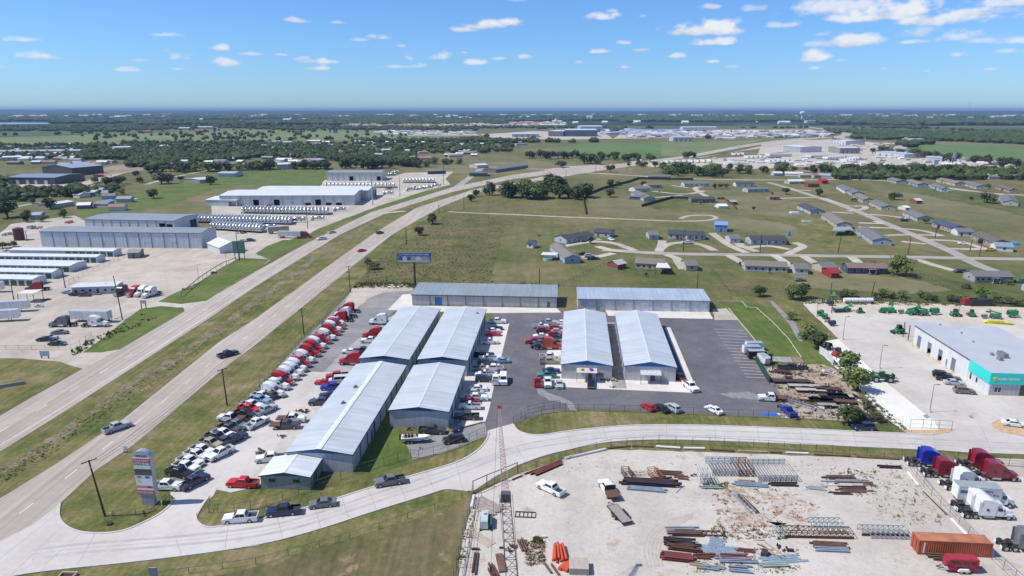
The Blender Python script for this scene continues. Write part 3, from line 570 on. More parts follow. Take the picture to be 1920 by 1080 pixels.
 def pane(name,a,b,c,d,off):
  o = Vector(off) * .015; P.append((name,MB().quad(*[Vector(v) + o for v in (a,b,c,d)]).mesh(name,GLASS),(0,0,0),-1))
 def lp(a,b,t): return tuple(a[i] + (b[i] - a[i]) * t for i in range(3))
 def quadin(a,b,c,d,u0,u1,v0,v1):
  bl = lp(a,b,u0); br = lp(a,b,u1); tl = lp(d,c,u0); tr = lp(d,c,u1)
  return lp(bl,tl,v0),lp(br,tr,v0),lp(br,tr,v1),lp(bl,tl,v1)
 z1 = rz_ - .06
 pane('windshield',*quadin((A,-yb,bz),(A,yb,bz),(B,yt,z1),(B,-yt,z1),.06,.94,.06,.95),(1,0,.6))
 pane('rear_window',*quadin((D,-yb,bz),(D,yb,bz),(C,yt,z1),(C,-yt,z1),.1,.9,.12,.92),(-1,0,.4))
 n = {'single_cab': 1,'suv': 3,'van': 2,'coupe': 1}.get(kind,2)
 for s in (-1,1):
  a,b,c,d = (A,s * yb,bz),(D,s * yb,bz),(C,s * yt,z1),(B,s * yt,z1)
  for i in range(n):
   e0 = (.08 + .84 * i / n) + .015; e1 = (.08 + .84 * (i + 1) / n) - .015
   pane('side_window',*quadin(a,b,c,d,e0,e1,.08,.88),(0,s,.25))
 hs = .12
 for s in (-1,1):
  P.append(('headlight',MB().box(x(.16),s * (y - .22) - .17,hz - .36,x(-.015),s * (y - .22) + .17,hz - .20).mesh('headlight',LAMP),(0,0,0),-1))
  if kind != 'flatbed': P.append(('taillight',MB().box(x(L) - .015,s * (y - .13) - .07,bz - .40,x(L) + .1,s * (y - .13) + .07,bz - .15).mesh('taillight',TAIL),(0,0,0),-1))
  P.append(('mirror',MB().box(A - .35,s * (y + .02) - (.0 if s > 0 else .18),bz + .02,A - .25,s * (y + .02) + (.18 if s > 0 else 0),bz + .2).mesh('mirror',TRIMB),(0,0,0),-1))
 P.append(('grille',MB().box(x(.1),-y * .55,hz - .42,x(-.02),y * .55,hz - .18).mesh('grille',TRIMB if colour != 'black' else CHROME),(0,0,0),-1))
 P.append(('bumper',MB().box(x(.3),-y + .02,low + .02,x(-.07),y - .02,low + .2).mesh('bumper',CHROME if kind in ('pickup','single_cab','flatbed') else cp),(0,0,0),-1))
 add_wheels(P,[(x(f1),y - .11),(x(f1),-y + .11),(x(f2),y - .11),(x(f2),-y + .11)],wr,.25)
 CACHE[k] = ({'pickup': 'pickup_truck','single_cab': 'pickup_truck','suv': 'suv','flatbed': 'flatbed_truck','hatchback': 'hatchback_car','coupe': 'coupe_car','sedan': 'sedan_car','van': 'van'}[kind],P)
 return CACHE[k]
def semi_proto(colour,sleeper=True,roof=True):
 k = ('semi',colour,sleeper,roof)
 if k in CACHE: return CACHE[k]
 cp = cpaint(colour); P = []
 # hood
 h = MB().prism([(4.0,.5),(4.05,1.2),(3.8,1.55),(2.3,1.85),(2.25,.95),(3.0,.75),(3.5,.75)],-.95,.95,lambda x,z: .22 if x > 3.7 else (.12 if z > 1.5 else 0))
 P.append(('hood',h.mesh('hood',cp),(0,0,0),-1))
 P.append(('grille',MB().box(3.98,-.5,.85,4.08,.5,1.4).mesh('grille',CHROME),(0,0,0),-1))
 top = 3.75 if roof else 2.9
 cab = MB().prism([(2.3,.75),(2.28,1.86),(1.75,2.62),(1.55,2.72),(1.2,2.78),(1.05,2.8),(.8,.75)],-1.15,1.15,lambda x,z: .13 if z > 2.4 else (.02 if z < 1 else .0))
 P.append(('cab',cab.mesh('cab',cp),(0,0,0),-1))
 if sleeper:
  sl = MB().prism([(.79,.75),(1.04,2.84),(1.55,2.90),(1.1,3.25),(.2,top - .08),(-.6,top),(-1.55,top),(-1.6,top - .15),(-1.6,.75)],-1.2,1.2,lambda x,z: .16 if z > top - .2 else (.08 if z > 2.8 else 0))
  P.append(('sleeper',sl.mesh('sleeper',cp),(0,0,0),-1))
  for s in (-1,1):
   P.append(('side_window',MB().box(-.75,s * 1.2 - .02,1.75,-.35,s * 1.2 + .02,2.15).mesh('side_window',GLASS),(0,0,0),-1))
   P.append(('side_fairing',MB().box(-2.05,s * 1.12 - .03,.8,-1.62,s * 1.12 + .03,top - .35).mesh('side_fairing',cp),(0,0,0),-1))
 P.append(('windshield',MB().quad((2.30,-.98,1.90),(2.30,.98,1.90),(1.80,.9,2.62),(1.80,-.9,2.62)).mesh('windshield',GLASS),(0,0,0),-1))
 for s in (-1,1):
  P.append(('side_window',MB().quad((2.05,s * 1.165,1.75),(1.2,s * 1.165,1.75),(1.2,s * 1.14,2.4),(1.78,s * 1.14,2.4)).mesh('side_window',GLASS),(0,0,0),-1))
  P.append(('mirror',MB().box(2.05,s * 1.38 - .08,1.75,2.15,s * 1.38 + .08,2.35).mesh('mirror',TRIMB),(0,0,0),-1))
  P.append(('headlight',MB().box(3.75,s * .8 - .14,.95,4.0,s * .8 + .1,1.15).mesh('headlight',LAMP),(0,0,0),-1))
  P.append(('fuel_tank',MB().cyl((.75,s * .98,.62),(-.85,s * .98,.62),.3,12).mesh('fuel_tank',CHROME),(0,0,0),-1))
  P.append(('fender',MB().prism([(3.85,.8),(3.6,1.12),(2.7,1.12),(2.4,.8)],s * 1.05 - .14,s * 1.05 + .14).mesh('fender',cp),(0,0,0),-1))
 P.append(('bumper',MB().box(3.95,-1.1,.38,4.2,1.1,.72).mesh('bumper',CHROME),(0,0,0),-1))
 ch = MB().box(-4.3,-.45,.78,2.4,-.3,1.02).box(-4.3,.3,.78,2.4,.45,1.02).box(-4.3,-.29,.82,-4.15,.29,1.0).box(-2.2,-.29,.82,-2.05,.29,1.0)
 P.append(('chassis',ch.mesh('chassis',DARK),(0,0,0),-1))
 P.append(('fifth_wheel',MB().prism([(-2.5,1.05),(-2.5,1.2),(-3.5,1.2),(-3.8,1.05)],-.45,.45,lambda x,z: .15 if x < -3.6 else 0).mesh('fifth_wheel',DARK),(0,0,0),-1))
 P.append(('catwalk',MB().box(-2.5,-.5,1.04,-1.65,.5,1.09).mesh('catwalk',CHROME),(0,0,0),-1))
 for s in (-1,1): P.append(('mud_flap',MB().box(-4.5,s * .93 - .3,.35,-4.46,s * .93 + .3,.95).mesh('mud_flap',plain('white_mud_flap',(.7,.7,.7),.6)),(0,0,0),-1))
 add_wheels(P,[(3.1,1.02),(3.1,-1.02)],.52,.3); add_wheels(P,[(-2.4,.92),(-2.4,-.92),(-3.75,.92),(-3.75,-.92)],.52,.62)
 CACHE[k] = ('semi_tractor',P); return CACHE[k]
def dry_trailer_proto(L=14.0,colour='white',name='box_trailer',roofc=(.5,.51,.52)):
 k = ('dry',L,colour)
 if k in CACHE: return CACHE[k]
 P = []; h = L / 2
 P.append(('box_body',MB().box(-h,-1.28,1.15,h,1.28,3.98).mesh('box_body',ribbed('trailer_' + colour,PC[colour],'X',1.2,.4,.1,.02)),(0,0,0),-1))
 P.append(('roof',MB().box(-h + .02,-1.26,3.985,h - .02,1.26,4.02).mesh('roof',plain('trailer_roof',roofc,.5,.3)),(0,0,0),-1))
 for s in (-1,1): P.append(('rear_door',MB().box(-h - .05,s * .64 - .6,1.25,-h - .005,s * .64 + .6,3.85).mesh('rear_door',plain('trailer_door',tuple(c * .9 for c in PC[colour]),.5)),(0,0,0),-1))
 P.append(('bumper',MB().box(-h - .08,-1.1,.5,-h,1.1,.62).box(-h - .06,-.7,.6,-h,-.6,1.14).box(-h - .06,.6,.6,-h,.7,1.14).mesh('bumper',DARK),(0,0,0),-1))
 P.append(('landing_gear',MB().box(h - 3.1,-.9,.05,h - 2.95,-.75,1.14).box(h - 3.1,.75,.05,h - 2.95,.9,1.14).mesh('landing_gear',DARK),(0,0,0),-1))
 add_wheels(P,[(-h + 1.4,.9),(-h + 1.4,-.9),(-h + 2.7,.9),(-h + 2.7,-.9)],.5,.6)
 CACHE[k] = (name,P); return CACHE[k]
def tank_trailer_proto():
 k = 'tank'
 if k in CACHE: return CACHE[k]
 P = []; alu = plain('polished_aluminium',(.60,.63,.66),.30,.75,.12,.6)
 b = MB(); b.cyl((-5.6,0,2.5),(-3,0,2.35),1.0,14,1.2); b.cyl((-3,0,2.35),(3,0,2.35),1.2,14); b.cyl((3,0,2.35),(5.6,0,2.55),1.2,14,1.0)
 P.append(('tank',b.mesh('tank',alu,True),(0,0,0),-1))
 for x in (-2.6,0,2.6): P.append(('hopper',MB().cyl((x,0,1.5),(x,0,.6),.95,10,.2).mesh('hopper',alu),(0,0,0),-1))
 P.append(('walkway',MB().box(-4.5,-.3,3.56,4.5,.3,3.62).mesh('walkway',plain('walkway_mesh',(.35,.36,.38),.6,.5)),(0,0,0),-1))
 P.append(('frame',MB().box(-5.9,-1.1,.95,-5.6,1.1,1.3).box(-5.6,-.6,1.0,-3.2,-.45,1.3).box(-5.6,.45,1.0,-3.2,.6,1.3).box(4.0,-.5,.9,5.4,.5,1.3).mesh('frame',plain('white_frame',(.66,.68,.7),.5)),(0,0,0),-1))
 P.append(('fender',MB().prism([(-2.9,1.05),(-3.1,1.2),(-5.6,1.2),(-5.8,1.05)],-1.22,1.22).mesh('fender',plain('white_fender',(.8,.82,.84),.4)),(0,0,0),-1))
 add_wheels(P,[(-3.7,.9),(-3.7,-.9),(-5.0,.9),(-5.0,-.9)],.5,.6)
 CACHE[k] = ('tank_trailer',P); return CACHE[k]
def utility_trailer_proto(L=5.2,deck=(.30,.27,.24),name='flat_trailer'):
 k = ('ut',L,deck)
 if k in CACHE: return CACHE[k]
 P = []; h = L / 2
 P.append(('deck',MB().box(-h,-.95,.62,h,.95,.68).mesh('deck',plain('deck%g' % deck[0],deck,.9,0,.3,3)),(0,0,0),-1))
 fr = MB().box(-h - .06,-1.02,.5,h + .06,-.955,.76).box(-h - .06,.955,.5,h + .06,1.02,.76).box(h + .005,-.95,.5,h + .06,.95,.72).box(-h - .06,-.95,.5,-h - .005,.95,.72)
 fr.bar((h,-.8,.56),(h + 1.3,0,.5),.05).bar((h,.8,.56),(h + 1.3,0,.5),.05)
 P.append(('frame',fr.mesh('frame',DARK),(0,0,0),-1))
 for s in (-1,1): P.append(('fender',MB().prism([(.95,.6),(.75,.92),(-.95,.92),(-1.15,.6)],s * 1.16 - .12,s * 1.16 + .12).mesh('fender',DARK),(0,0,0),-1))
 add_wheels(P,[(.42,1.15),(.42,-1.15),(-.52,1.15),(-.52,-1.15)],.34,.2)
 CACHE[k] = (name,P); return CACHE[k]
def enclosed_trailer_proto(colour,L=4.9,name='enclosed_trailer'):
 k = ('enc',colour,L)
 if k in CACHE: return CACHE[k]
 P = []; h = L / 2; c = cpaint(colour)
 P.append(('box_body',MB().prism([(-h,.5),(-h,2.5),(h - .1,2.5),(h + .35,2.2),(h + .45,.9),(h + .3,.5)],-1.05,1.05,lambda x,z: .35 if x > h + .3 else (.12 if x > h - .05 and z > 1 else 0)).mesh('box_body',c),(0,0,0),-1))
 P.append(('roof',MB().box(-h + .03,-1.0,2.505,h - .15,1.0,2.55).mesh('roof',plain('pale_trailer_roof',(.42,.46,.50),.45,.3)),(0,0,0),-1))
 P.append(('ramp_door',MB().box(-h - .05,-.95,.55,-h - .005,.95,2.4).mesh('ramp_door',cpaint(colour)),(0,0,0),-1))
 P.append(('tongue',MB().bar((h,-.6,.5),(h + 1.3,0,.48),.05).bar((h,.6,.5),(h + 1.3,0,.48),.05).mesh('tongue',DARK),(0,0,0),-1))
 for s in (-1,1): P.append(('fender',MB().prism([(.75,.5),(.6,.85),(-.95,.85),(-1.1,.5)],s * 1.13 - .07,s * 1.13 + .07).mesh('fender',plain('pale_fender',(.6,.6,.6),.4)),(0,0,0),-1))
 add_wheels(P,[(.3,1.09),(.3,-1.09),(-.5,1.09),(-.5,-1.09)],.33,.2)
 CACHE[k] = (name,P); return CACHE[k]
ORD = ['first','second','third','fourth','fifth','sixth','seventh','eighth','ninth','tenth','eleventh','twelfth','thirteenth','fourteenth','fifteenth','sixteenth','seventeenth','eighteenth','nineteenth','twentieth','twenty-first','twenty-second','twenty-third','twenty-fourth','twenty-fifth','twenty-sixth','twenty-seventh','twenty-eighth','twenty-ninth','thirtieth']
CAT = {'pickup': 'pickup truck','single_cab': 'pickup truck','sedan': 'car','coupe': 'car','hatchback': 'car','suv': 'suv','van': 'van','flatbed': 'flatbed truck'}
WORD = {'pickup': 'crew-cab pickup','single_cab': 'single-cab pickup','sedan': 'sedan','coupe': 'coupe','hatchback': 'hatchback','suv': 'SUV','van': 'van','flatbed': 'flatbed truck'}
def car(px,py,kind,colour,ang,label,group=None,z=.03):
 """px, py: middle of the vehicle's footprint on the ground"""
 p = G(px,py,.75); p.z = z
 return spawn(car_proto(kind,colour),label,CAT[kind],p,R(ang),group)
# --- row of semi tractors along the highway fence, far to near (px of the sleeper roof, colour, faces)
SEMI = [(645,568,'red',0),(638,577,'white',0),(631,584,'red',0),(621,591,'white',1),(621,597,'red',1),(615,602,'white',1),(611,608,'red',1),(603,617,'white',1),(593,623,'red',1),(584,632,'white',1),(578,638,'red',1),
  (571,646,'red',1),(561,657,'white',1),(552,665,'red',1),(545,673,'white',1),(538,680,'white',1),(529,688,'white',1),(519,697,'red',1),(510,705,'white',1),(500,718,'white',1)]
for i,(px,py,c,f) in enumerate(SEMI):
 p = G(px,py,3.4); p.z = .02; a = -14 if f else 168
 p = p + Vector((cos(R(a)),sin(R(a)),0)) * .8; 
 if not f: p.x += 2.2
 spawn(semi_proto(c,True,i % 5 != 3),f"{c} sleeper semi tractor, {ORD[len(SEMI) - 1 - i]} from the near end of the row along the highway fence",'semi truck',p,R(a),'semi tractors parked along the highway fence',(.95,.84,.95))
FR = 'vehicles parked in the gravel strip along the highway fence'
# pickups in the same row, near the road
ROWA = [(492,742,'pickup','white',-18),(487,750,'pickup','light_blue',-18),(472,759,'pickup','white',-18),(468,766,'pickup','bright_red',-18),(460,776,'pickup','black',-20),
 (444,796,'pickup','grey',-20),(431,803,'pickup','dark_grey',-22),(419,813,'pickup','white',-22),(408,819,'pickup','dark_grey',-22),(395,831,'pickup','tan',-22),
 (379,844,'pickup','white',-22),(369,853,'pickup','white',-22),(356,865,'pickup','white',-22),(349,875,'pickup','white',-22),(337,886,'pickup','black',-20)]
for i,(px,py,k,c,a) in enumerate(ROWA):
 car(px,py,k,c,a,f"{c.replace('_', ' ')} {WORD[k]} in the fence row, {ORD[len(ROWA) - 1 - i]} counted from the tall sign",FR)
ROWB = [(511,742,'pickup','dark_grey',58,'dark grey pickup parked lengthwise outside the fence row beside the nearest white semi'),(498,768,'pickup','silver',60,'silver pickup with open bed parked lengthwise outside the row, between dark and white ones'),
 (482,792,'pickup','white',62,'white and silver crew-cab pickup parked lengthwise beside the white flatbed utility truck'),(439,822,'pickup','dark_blue',60,'dark navy pickup with red-brown bed parked lengthwise outside the fence row'),
 (413,849,'pickup','white',240,'white pickup facing the camera, parked lengthwise outside the fence row'),(364,902,'pickup','dark_blue',62,'dark navy pickup at the yard drive, outermost beside the tall sign')]
for (px,py,k,c,a,l) in ROWB: car(px,py,k,c,a,l,FR)
car(313,910,'pickup','white',-3,'white crew-cab pickup at the end of the fence row right beside the tall sign',FR)
o = spawn(car_proto('flatbed','white'),'white utility truck with pale pink-grey service bed, facing the fence in the row','service truck',G(434,789) + Vector((0,0,.02)),R(170),FR)
# --- the highway
for (px,py,k,c,a,l) in [(219,800,'pickup','silver',53,'silver pickup driving away on the near carriageway, lower left'),(427,663,'pickup','dark_blue',50,'dark blue pickup driving on the near carriageway beside the power pole'),(603,447,'pickup','white',225,'white and black pickup driving on the far carriageway past the yard entrance'),
 (622,435,'sedan','silver',222,'silver car driving on the far carriageway behind the white pickup'),(712,436,'suv','dark_red',50,'dark red SUV driving on the near carriageway, farther one'),(678,469,'sedan','red',50,'small red car driving on the near carriageway above the billboard'),
 (913,341,'sedan','white',40,'white car on the far carriageway near the crossover, tiny in the distance')]: car(px,py,k,c,a,l,'traffic on the divided highway')
for (px,py,l) in [(1202,304,'white tractor trailer on the distant highway above the dark tree'),(1385,276,'grey tractor trailer on the distant highway beyond the white yard')]:
 t = spawn(semi_proto('white'),l,'semi truck',G(px,py) + Vector((0,0,.05)),R(60),'traffic on the divided highway')
# --- along the front road
for (px,py,k,c,a,l) in [(451,970,'pickup','white',188,'white crew-cab pickup with loaded bed parked on the front road verge'),(531,957,'pickup','dark_blue',190,'dark navy pickup parked on the grass edge behind the white one'),(605,942,'sedan','grey',193,'grey sedan parked on the grass edge of the front road'),
 (731,901,'pickup','grey',198,'grey crew-cab pickup parked on the grass edge right of the big shed'),(455,905,'pickup','bright_red',175,'bright red crew-cab pickup standing left of the small white-roofed office'),(1620,800,'suv','dark_blue',184,'dark blue SUV parked on the grass verge before the bush'),
 (851,823,'suv','black',198,'black SUV behind the fence on the gravel corner by the boat'),(810,806,'pickup','dark_grey',-2,'dark grey crew-cab pickup against the shed wall behind the white boat')]: car(px,py,k,c,a,l)
# --- beside the long near shed, left side
SL = 'vehicles parked along the left side of the near sheds'
for (px,py,k,c,a,l) in [(607,715,'coupe','bright_red',180,'bright red sports car with black roof panels on the tan apron'),(632,704,'pickup','red',195,'red pickup with its bonnet raised, nosed out from the shed'),(636,713,'van','pale_grey',190,'pale grey van with white nose between the red pickup and the shed'),
 (623,725,'pickup','royal_blue',185,'royal blue pickup nosed out from the shed wall'),(616,739,'coupe','dark_blue',190,'dark blue coupe with a white headlight patch against the shed'),(602,753,'pickup','dark_grey',182,'dark pickup with black tailgate area beside the rusty engine parts'),
 (656,613 + 45,'sedan','white',178,'white sedan just behind the red semi tractor at the second shed'),(680,657,'pickup','dark_blue',180,'dark blue pickup behind the white car by the second shed corner'),(694,638,'pickup','white',178,'white crew-cab pickup below the red semi tractor by the second shed'),
 (534,797,'flatbed','dark_grey',2,'grey flatbed truck with plain deck, nearest of the two flatbeds by the shed'),(546,785,'flatbed','white',2,'white crew-cab flatbed truck with its bonnet up and rusty deck'),(507,858,'pickup','white',190,'white pickup half hidden behind the small white-roofed office')]: car(px,py,k,c,a,l,SL)
for (px,py,c,l) in [(712,608,'white','white sleeper semi tractor nosed out beside the second shed, farthest of three'),(701,634,'red','red sleeper semi tractor nosed out beside the second shed, middle of three'),(660,683,'red','big red semi tractor with long bare frame, nearest of three by the second shed')]:
 spawn(semi_proto(c),l,'semi truck',G(px,py) + Vector((.5,0,.02)),R(178),'semi tractors nosed out by the second shed')
# --- between the sheds and the asphalt
MR = 'vehicles parked on the apron right of the third shed'
for (px,py,k,c,a,l) in [(933,602,'pickup','white',0,'white crew-cab pickup on asphalt at the far end of the right apron'),(929,614,'sedan','black',0,'black car beyond the white and red cars in the shade of the third shed'),(925,619,'sedan','white',0,'white car squeezed between the black and the red one'),(925,625,'sedan','bright_red',0,'bright red car half in the shade of the third shed'),
 (918,640,'single_cab','white',0,'white single-cab pickup with green streak alone in the shade edge'),(908,665,'pickup','black',0,'black pickup in the shade, behind the white utility body'),(914,671,'single_cab','white',180,'white single-cab pickup with blue shaded hood behind the grey SUV'),(911,678,'suv','dark_grey',0,'dark grey SUV in the cluster at the third shed corner'),
 (940,675,'sedan','light_blue',180,'light blue sedan on the asphalt edge beyond the cluster'),(904,690,'single_cab','tan',0,'tan pickup with short cab in the shaded cluster'),(924,690,'pickup','white',180,'white pickup with black bed just below the light blue sedan'),(909,701,'single_cab','white',180,'white single-cab service truck above the dark blue SUV'),
 (908,710,'suv','dark_blue',0,'dark blue SUV beside the green strip of lawn'),(930,711,'pickup','white',88,'white pickup with dark bed facing away on the asphalt edge'),(944,711,'van','white',270,'white van facing the camera on the asphalt edge'),(897,727,'sedan','white',0,'white sedan first on the apron of the fourth shed'),(893,735,'hatchback','silver',0,'silver small car between the white sedan and the white pickup'),
 (893,745,'pickup','white',0,'white crew-cab pickup on the apron of the fourth shed'),(881,750,'sedan','maroon',0,'maroon car hidden behind the white pickup at the fourth shed'),(881,761,'single_cab','white',180,'white single-cab pickup with open bed on the fourth shed apron'),(875,780,'pickup','dark_grey',180,'dark grey pickup deep in the shade of the fourth shed'),
 (856,797,'sedan','dark_blue',270,'dark car with a white front facing the camera in the shade of the fourth shed')]: car(px,py,k,c,a,l,MR)
RR_ = 'vehicles parked on the apron left of the fifth shed'
for (px,py,k,c,a,l) in [(1029,604,'pickup','silver',0,'silver-white crew-cab pickup farthest up the left apron of the fifth shed'),(1055,604,'sedan','white',0,'white car hidden behind the far corner of the fifth shed'),(1014,611,'single_cab','white',0,'white single-cab pickup with black bed on the asphalt edge'),(1043,615,'suv','red',0,'red SUV close to the fifth shed wall, farther of two red ones'),
 (1019,619,'suv','maroon',0,'maroon SUV with silver roof on the asphalt edge'),(1046,620,'hatchback','silver',0,'silver hatchback between the two red SUVs'),(1042,627,'suv','red',0,'red SUV above the black car, nearer of two red ones'),(1043,631,'sedan','black',0,'black sedan against the fifth shed wall'),(1014,629,'sedan','white',180,'white sedan with dark windscreen on the asphalt edge'),
 (1002,639,'pickup','red',180,'red and grey pickup sticking out farthest onto the asphalt'),(1013,641,'sedan','grey',0,'grey sedan behind the black one, beside the orange-red tractor'),(1010,648,'sedan','black',0,'black sedan beside the wheels of the orange-red tractor'),(1044,642,'suv','dark_grey',0,'dark grey SUV half behind the orange-red tractor'),(1053,648,'sedan','white',0,'white car at the wall right of the orange-red tractor'),
 (1031,668,'pickup','white',0,'white crew-cab pickup with black bed cover behind the silver one'),(1031,677,'pickup','tan',0,'tan-silver crew-cab pickup nearest the camera of the close pair'),(1034,694,'sedan','dark_blue',0,'dark blue sedan behind the teal pickup'),(1025,703,'single_cab','teal',180,'old teal and rust single-cab pickup with its parts exposed'),
 (1008,716,'single_cab','bright_red',90,'red single-cab pickup with green bed facing away'),(1027,716,'pickup','white',268,'white pickup facing the camera at the apron corner'),(1049,719,'coupe','silver',268,'silver coupe facing the camera on the front apron'),(1108,719,'coupe','black',262,'black coupe parked in front of the fifth shed porch'),
 (1295,724,'pickup','white',285,'white pickup facing the camera at the right apron corner of the sixth shed'),(1276,706,'sedan','maroon',280,'maroon car deep in the shade right of the sixth shed'),
 (1216,762,'hatchback','red',120,'red hatchback by the fence, leftmost of the three'),(1240,764,'sedan','black',118,'black sedan by the fence between the red and the silver one'),(1261,764,'suv','silver',118,'silver SUV by the fence, rightmost of the three'),(1339,767,'sedan','white',118,'white sedan standing alone by the fence')]: car(px,py,k,c,a,l,RR_)
spawn(semi_proto('orange_red'),'orange-red sleeper semi tractor nosed to the fifth shed among the parked cars','semi truck',G(1030,654) + Vector((0,0,.02)),R(0))
spawn(car_proto('flatbed','white'),'white single flatbed truck with long rusty deck at the junk yard edge','flatbed truck',G(1447,751) + Vector((0,0,.02)),R(172))
for i,(px,py,c,l) in enumerate([(1413,656,'white','dark-roofed enclosed trailer, farthest of the three by the parking lines'),(1408,663,'white','white enclosed trailer in the middle of the three by the parking lines'),(1417,672,'black','black enclosed trailer, nearest of the three by the parking lines'),(1431,681,'pale_grey','small grey enclosed trailer beyond the green screen fence')]):
 spawn(enclosed_trailer_proto(c,4.9 if i < 3 else 3.6),l,'trailer',G(px,py) + Vector((0,0,.02)),R(0 if i < 3 else 280),'enclosed trailers by the parking lines')
car(1478,770,'single_cab','royal_blue',95,'blue single-cab pickup facing away among the scrap at the lot fence corner')
# rental yard cars
for (px,py,k,c,a,l) in [(1767,702,'suv','black',-25,'black SUV, farthest of the cars parked by the rental building'),(1778,709,'pickup','black',-22,'black pickup between the black SUV and the silver car'),(1789,716,'sedan','silver',-12,'silver car parked by the rental building'),(1808,732,'suv','bronze',-12,'bronze SUV, nearest of the cars by the rental building'),(1902,793,'sedan','white',-20,'white sedan by the orange gravel bed at the right edge')]: car(px,py,k,c,a,l,'cars at the equipment rental building')
# truck yard bottom right
TY = 'trucks in the fenced yard bottom right'
for (px,py,c,a,l) in [(1741,872,'royal_blue',-8,'royal blue sleeper semi tractor in the corner of the right truck yard'),(1772,892,'maroon',-6,'dark red semi tractor between the blue and the white ones'),(1838,876,'maroon',-4,'dark red semi tractor, farthest at the right of the yard'),(1862,897,'maroon',-6,'dark red semi tractor with chrome tanks nosed to the right'),(1806,912,'white',6,'white semi tractor behind the grey box trailer'),
 (1833,955,'white',-5,'white sleeper semi tractor behind the nearest white one'),(1848,968,'white',-5,'white sleeper semi tractor with silver side, nearest in the yard'),(1925,1030,'grey',-8,'dark semi tractor with bare frame at the right edge')]:
 spawn(semi_proto(c),l,'semi truck',G(px,py) + Vector((0,0,.02)),R(a),TY)
spawn(car_proto('pickup','white'),'white crew-cab pickup with orange load in its bed in the steel yard','pickup truck',G(1032,921) + Vector((0,0,.03)),R(138))
spawn(car_proto('flatbed','white'),'white truck with black flat deck towing an empty trailer','flatbed truck',G(1141,924) + Vector((0,0,.03)),R(103))
spawn(utility_trailer_proto(5.6),'black flat trailer with grey plank deck hitched behind the white truck','trailer',G(1161,969) + Vector((0,0,.03)),R(110))
# left yards
for (px,py,k,c,a,l) in [(92,632,'sedan','silver',8,'silver car partly behind the black one in the left truck yard'),(85,635,'sedan','black',8,'black sedan in the left truck yard, left of two dark ones'),(107,643,'sedan','black',4,'black sedan in the left truck yard, nearest the road'),(112,622,'sedan','grey',8,'grey car behind the others in the left truck yard'),
 (455,451,'sedan','silver',10,'silver car by the white office annex of the long warehouse'),(470,450,'suv','dark_grey',5,'dark grey SUV right of the silver car by the office annex'),(434,466,'sedan','white',5,'white car before the office annex behind the green sign'),(128,547,'coupe','light_blue',0,'blue car in the grass beside the office trailer'),(142,551,'sedan','black',0,'black car left of the office trailer steps'),(158,552,'suv','dark_grey',0,'dark car directly before the office trailer')]: car(px,py,k,c,a,l,'vehicles in the left yards')
for (px,py,c,a,l) in [(118,612,'grey',185,'grey sleeper semi tractor coupled to the white trailer in the left yard'),(181,612,'white',2,'white sleeper semi tractor before the white trailer in the left yard'),(255,553,'red',255,'red semi tractor, leftmost of three facing the camera by the office trailer'),(270,553,'white',255,'white semi tractor, middle of three by the office trailer'),(284,555,'white',255,'white semi tractor, rightmost of three by the office trailer'),(230,552,'black',262,'black semi tractor at the end of the office trailer'),
 (70,545,'red',200,'red semi tractor under the storage units in the left yard')]: spawn(semi_proto(c),l,'semi truck',G(px,py) + Vector((0,0,.02)),R(a),'semi tractors in the left yards')
spawn(dry_trailer_proto(13.5),'long white box trailer behind the grey tractor in the left yard','trailer',G(172,603) + Vector((0,0,.02)),R(176))
for (px,py,a,l) in [(12,585,12,'white box trailer, upper one at the left edge of the truck yard'),(-8,603,12,'white box trailer, lower one at the left edge of the truck yard'),(-30,548,5,'white trailer nose showing at the left edge below the storage units')]: spawn(dry_trailer_proto(15),l,'trailer',G(px,py) + Vector((0,0,.02)),R(a))
spawn(semi_proto('maroon'),'dark red semi tractor pulling a long silver hopper trailer at the yard entrance','semi truck',G(572,446) + Vector((0,0,.03)),R(-4))
spawn(dry_trailer_proto(13,'pale_grey'),'long silver trailer behind the dark red tractor at the yard entrance','trailer',G(544,446.5) + Vector((0,0,.03)),R(-4))
spawn(dry_trailer_proto(12,'tan'),'tan end-dump trailer behind the silver one at the yard entrance','trailer',G(522,437) + Vector((0,0,.03)),R(28))
spawn(tank_trailer_proto(),'single silver tank trailer parked apart near the yard entrance','tank trailer',G(557,417) + Vector((0,0,.03)),R(12))
# tank trailer rows
TR = [((458,398),(614,401),24,'row before the white plant doors'),((364,415),(545,419),29,'middle row beside the long warehouse'),((400,428),(490,434),16,'row nearest the highway beside the warehouse'),((612,351),(738,351),19,'row behind the white plant roof'),((757,342),(812,342),10,'short row before the blue screen, far right')]
for (a,b,n,w) in TR:
 A_,B_ = G(*a),G(*b)
 for i in range(n):
  p = A_.lerp(B_,i / (n - 1)); p.z = .03
  spawn(tank_trailer_proto(),f"silver tank trailer, {ORD[i]} from left, {w}",'tank trailer',p,R(104 + random.uniform(-2,2)),'silver tank trailers in rows at the trailer plant',(1.1,1.05,1.15))
for i,(px,py,a) in enumerate([(596,413,12),(505,429,10),(637,396,15),(735,329,10),(742,325,8),(768,358,60),(778,355,80),(790,356,20),(803,354,15),(818,350,15),(728,365,20)]):
 spawn(tank_trailer_proto(),f"odd silver tank trailer parked askew at the plant, {ORD[i]} of the stray ones",'tank trailer',G(px,py) + Vector((0,0,.03)),R(a),'stray silver tank trailers',.8)
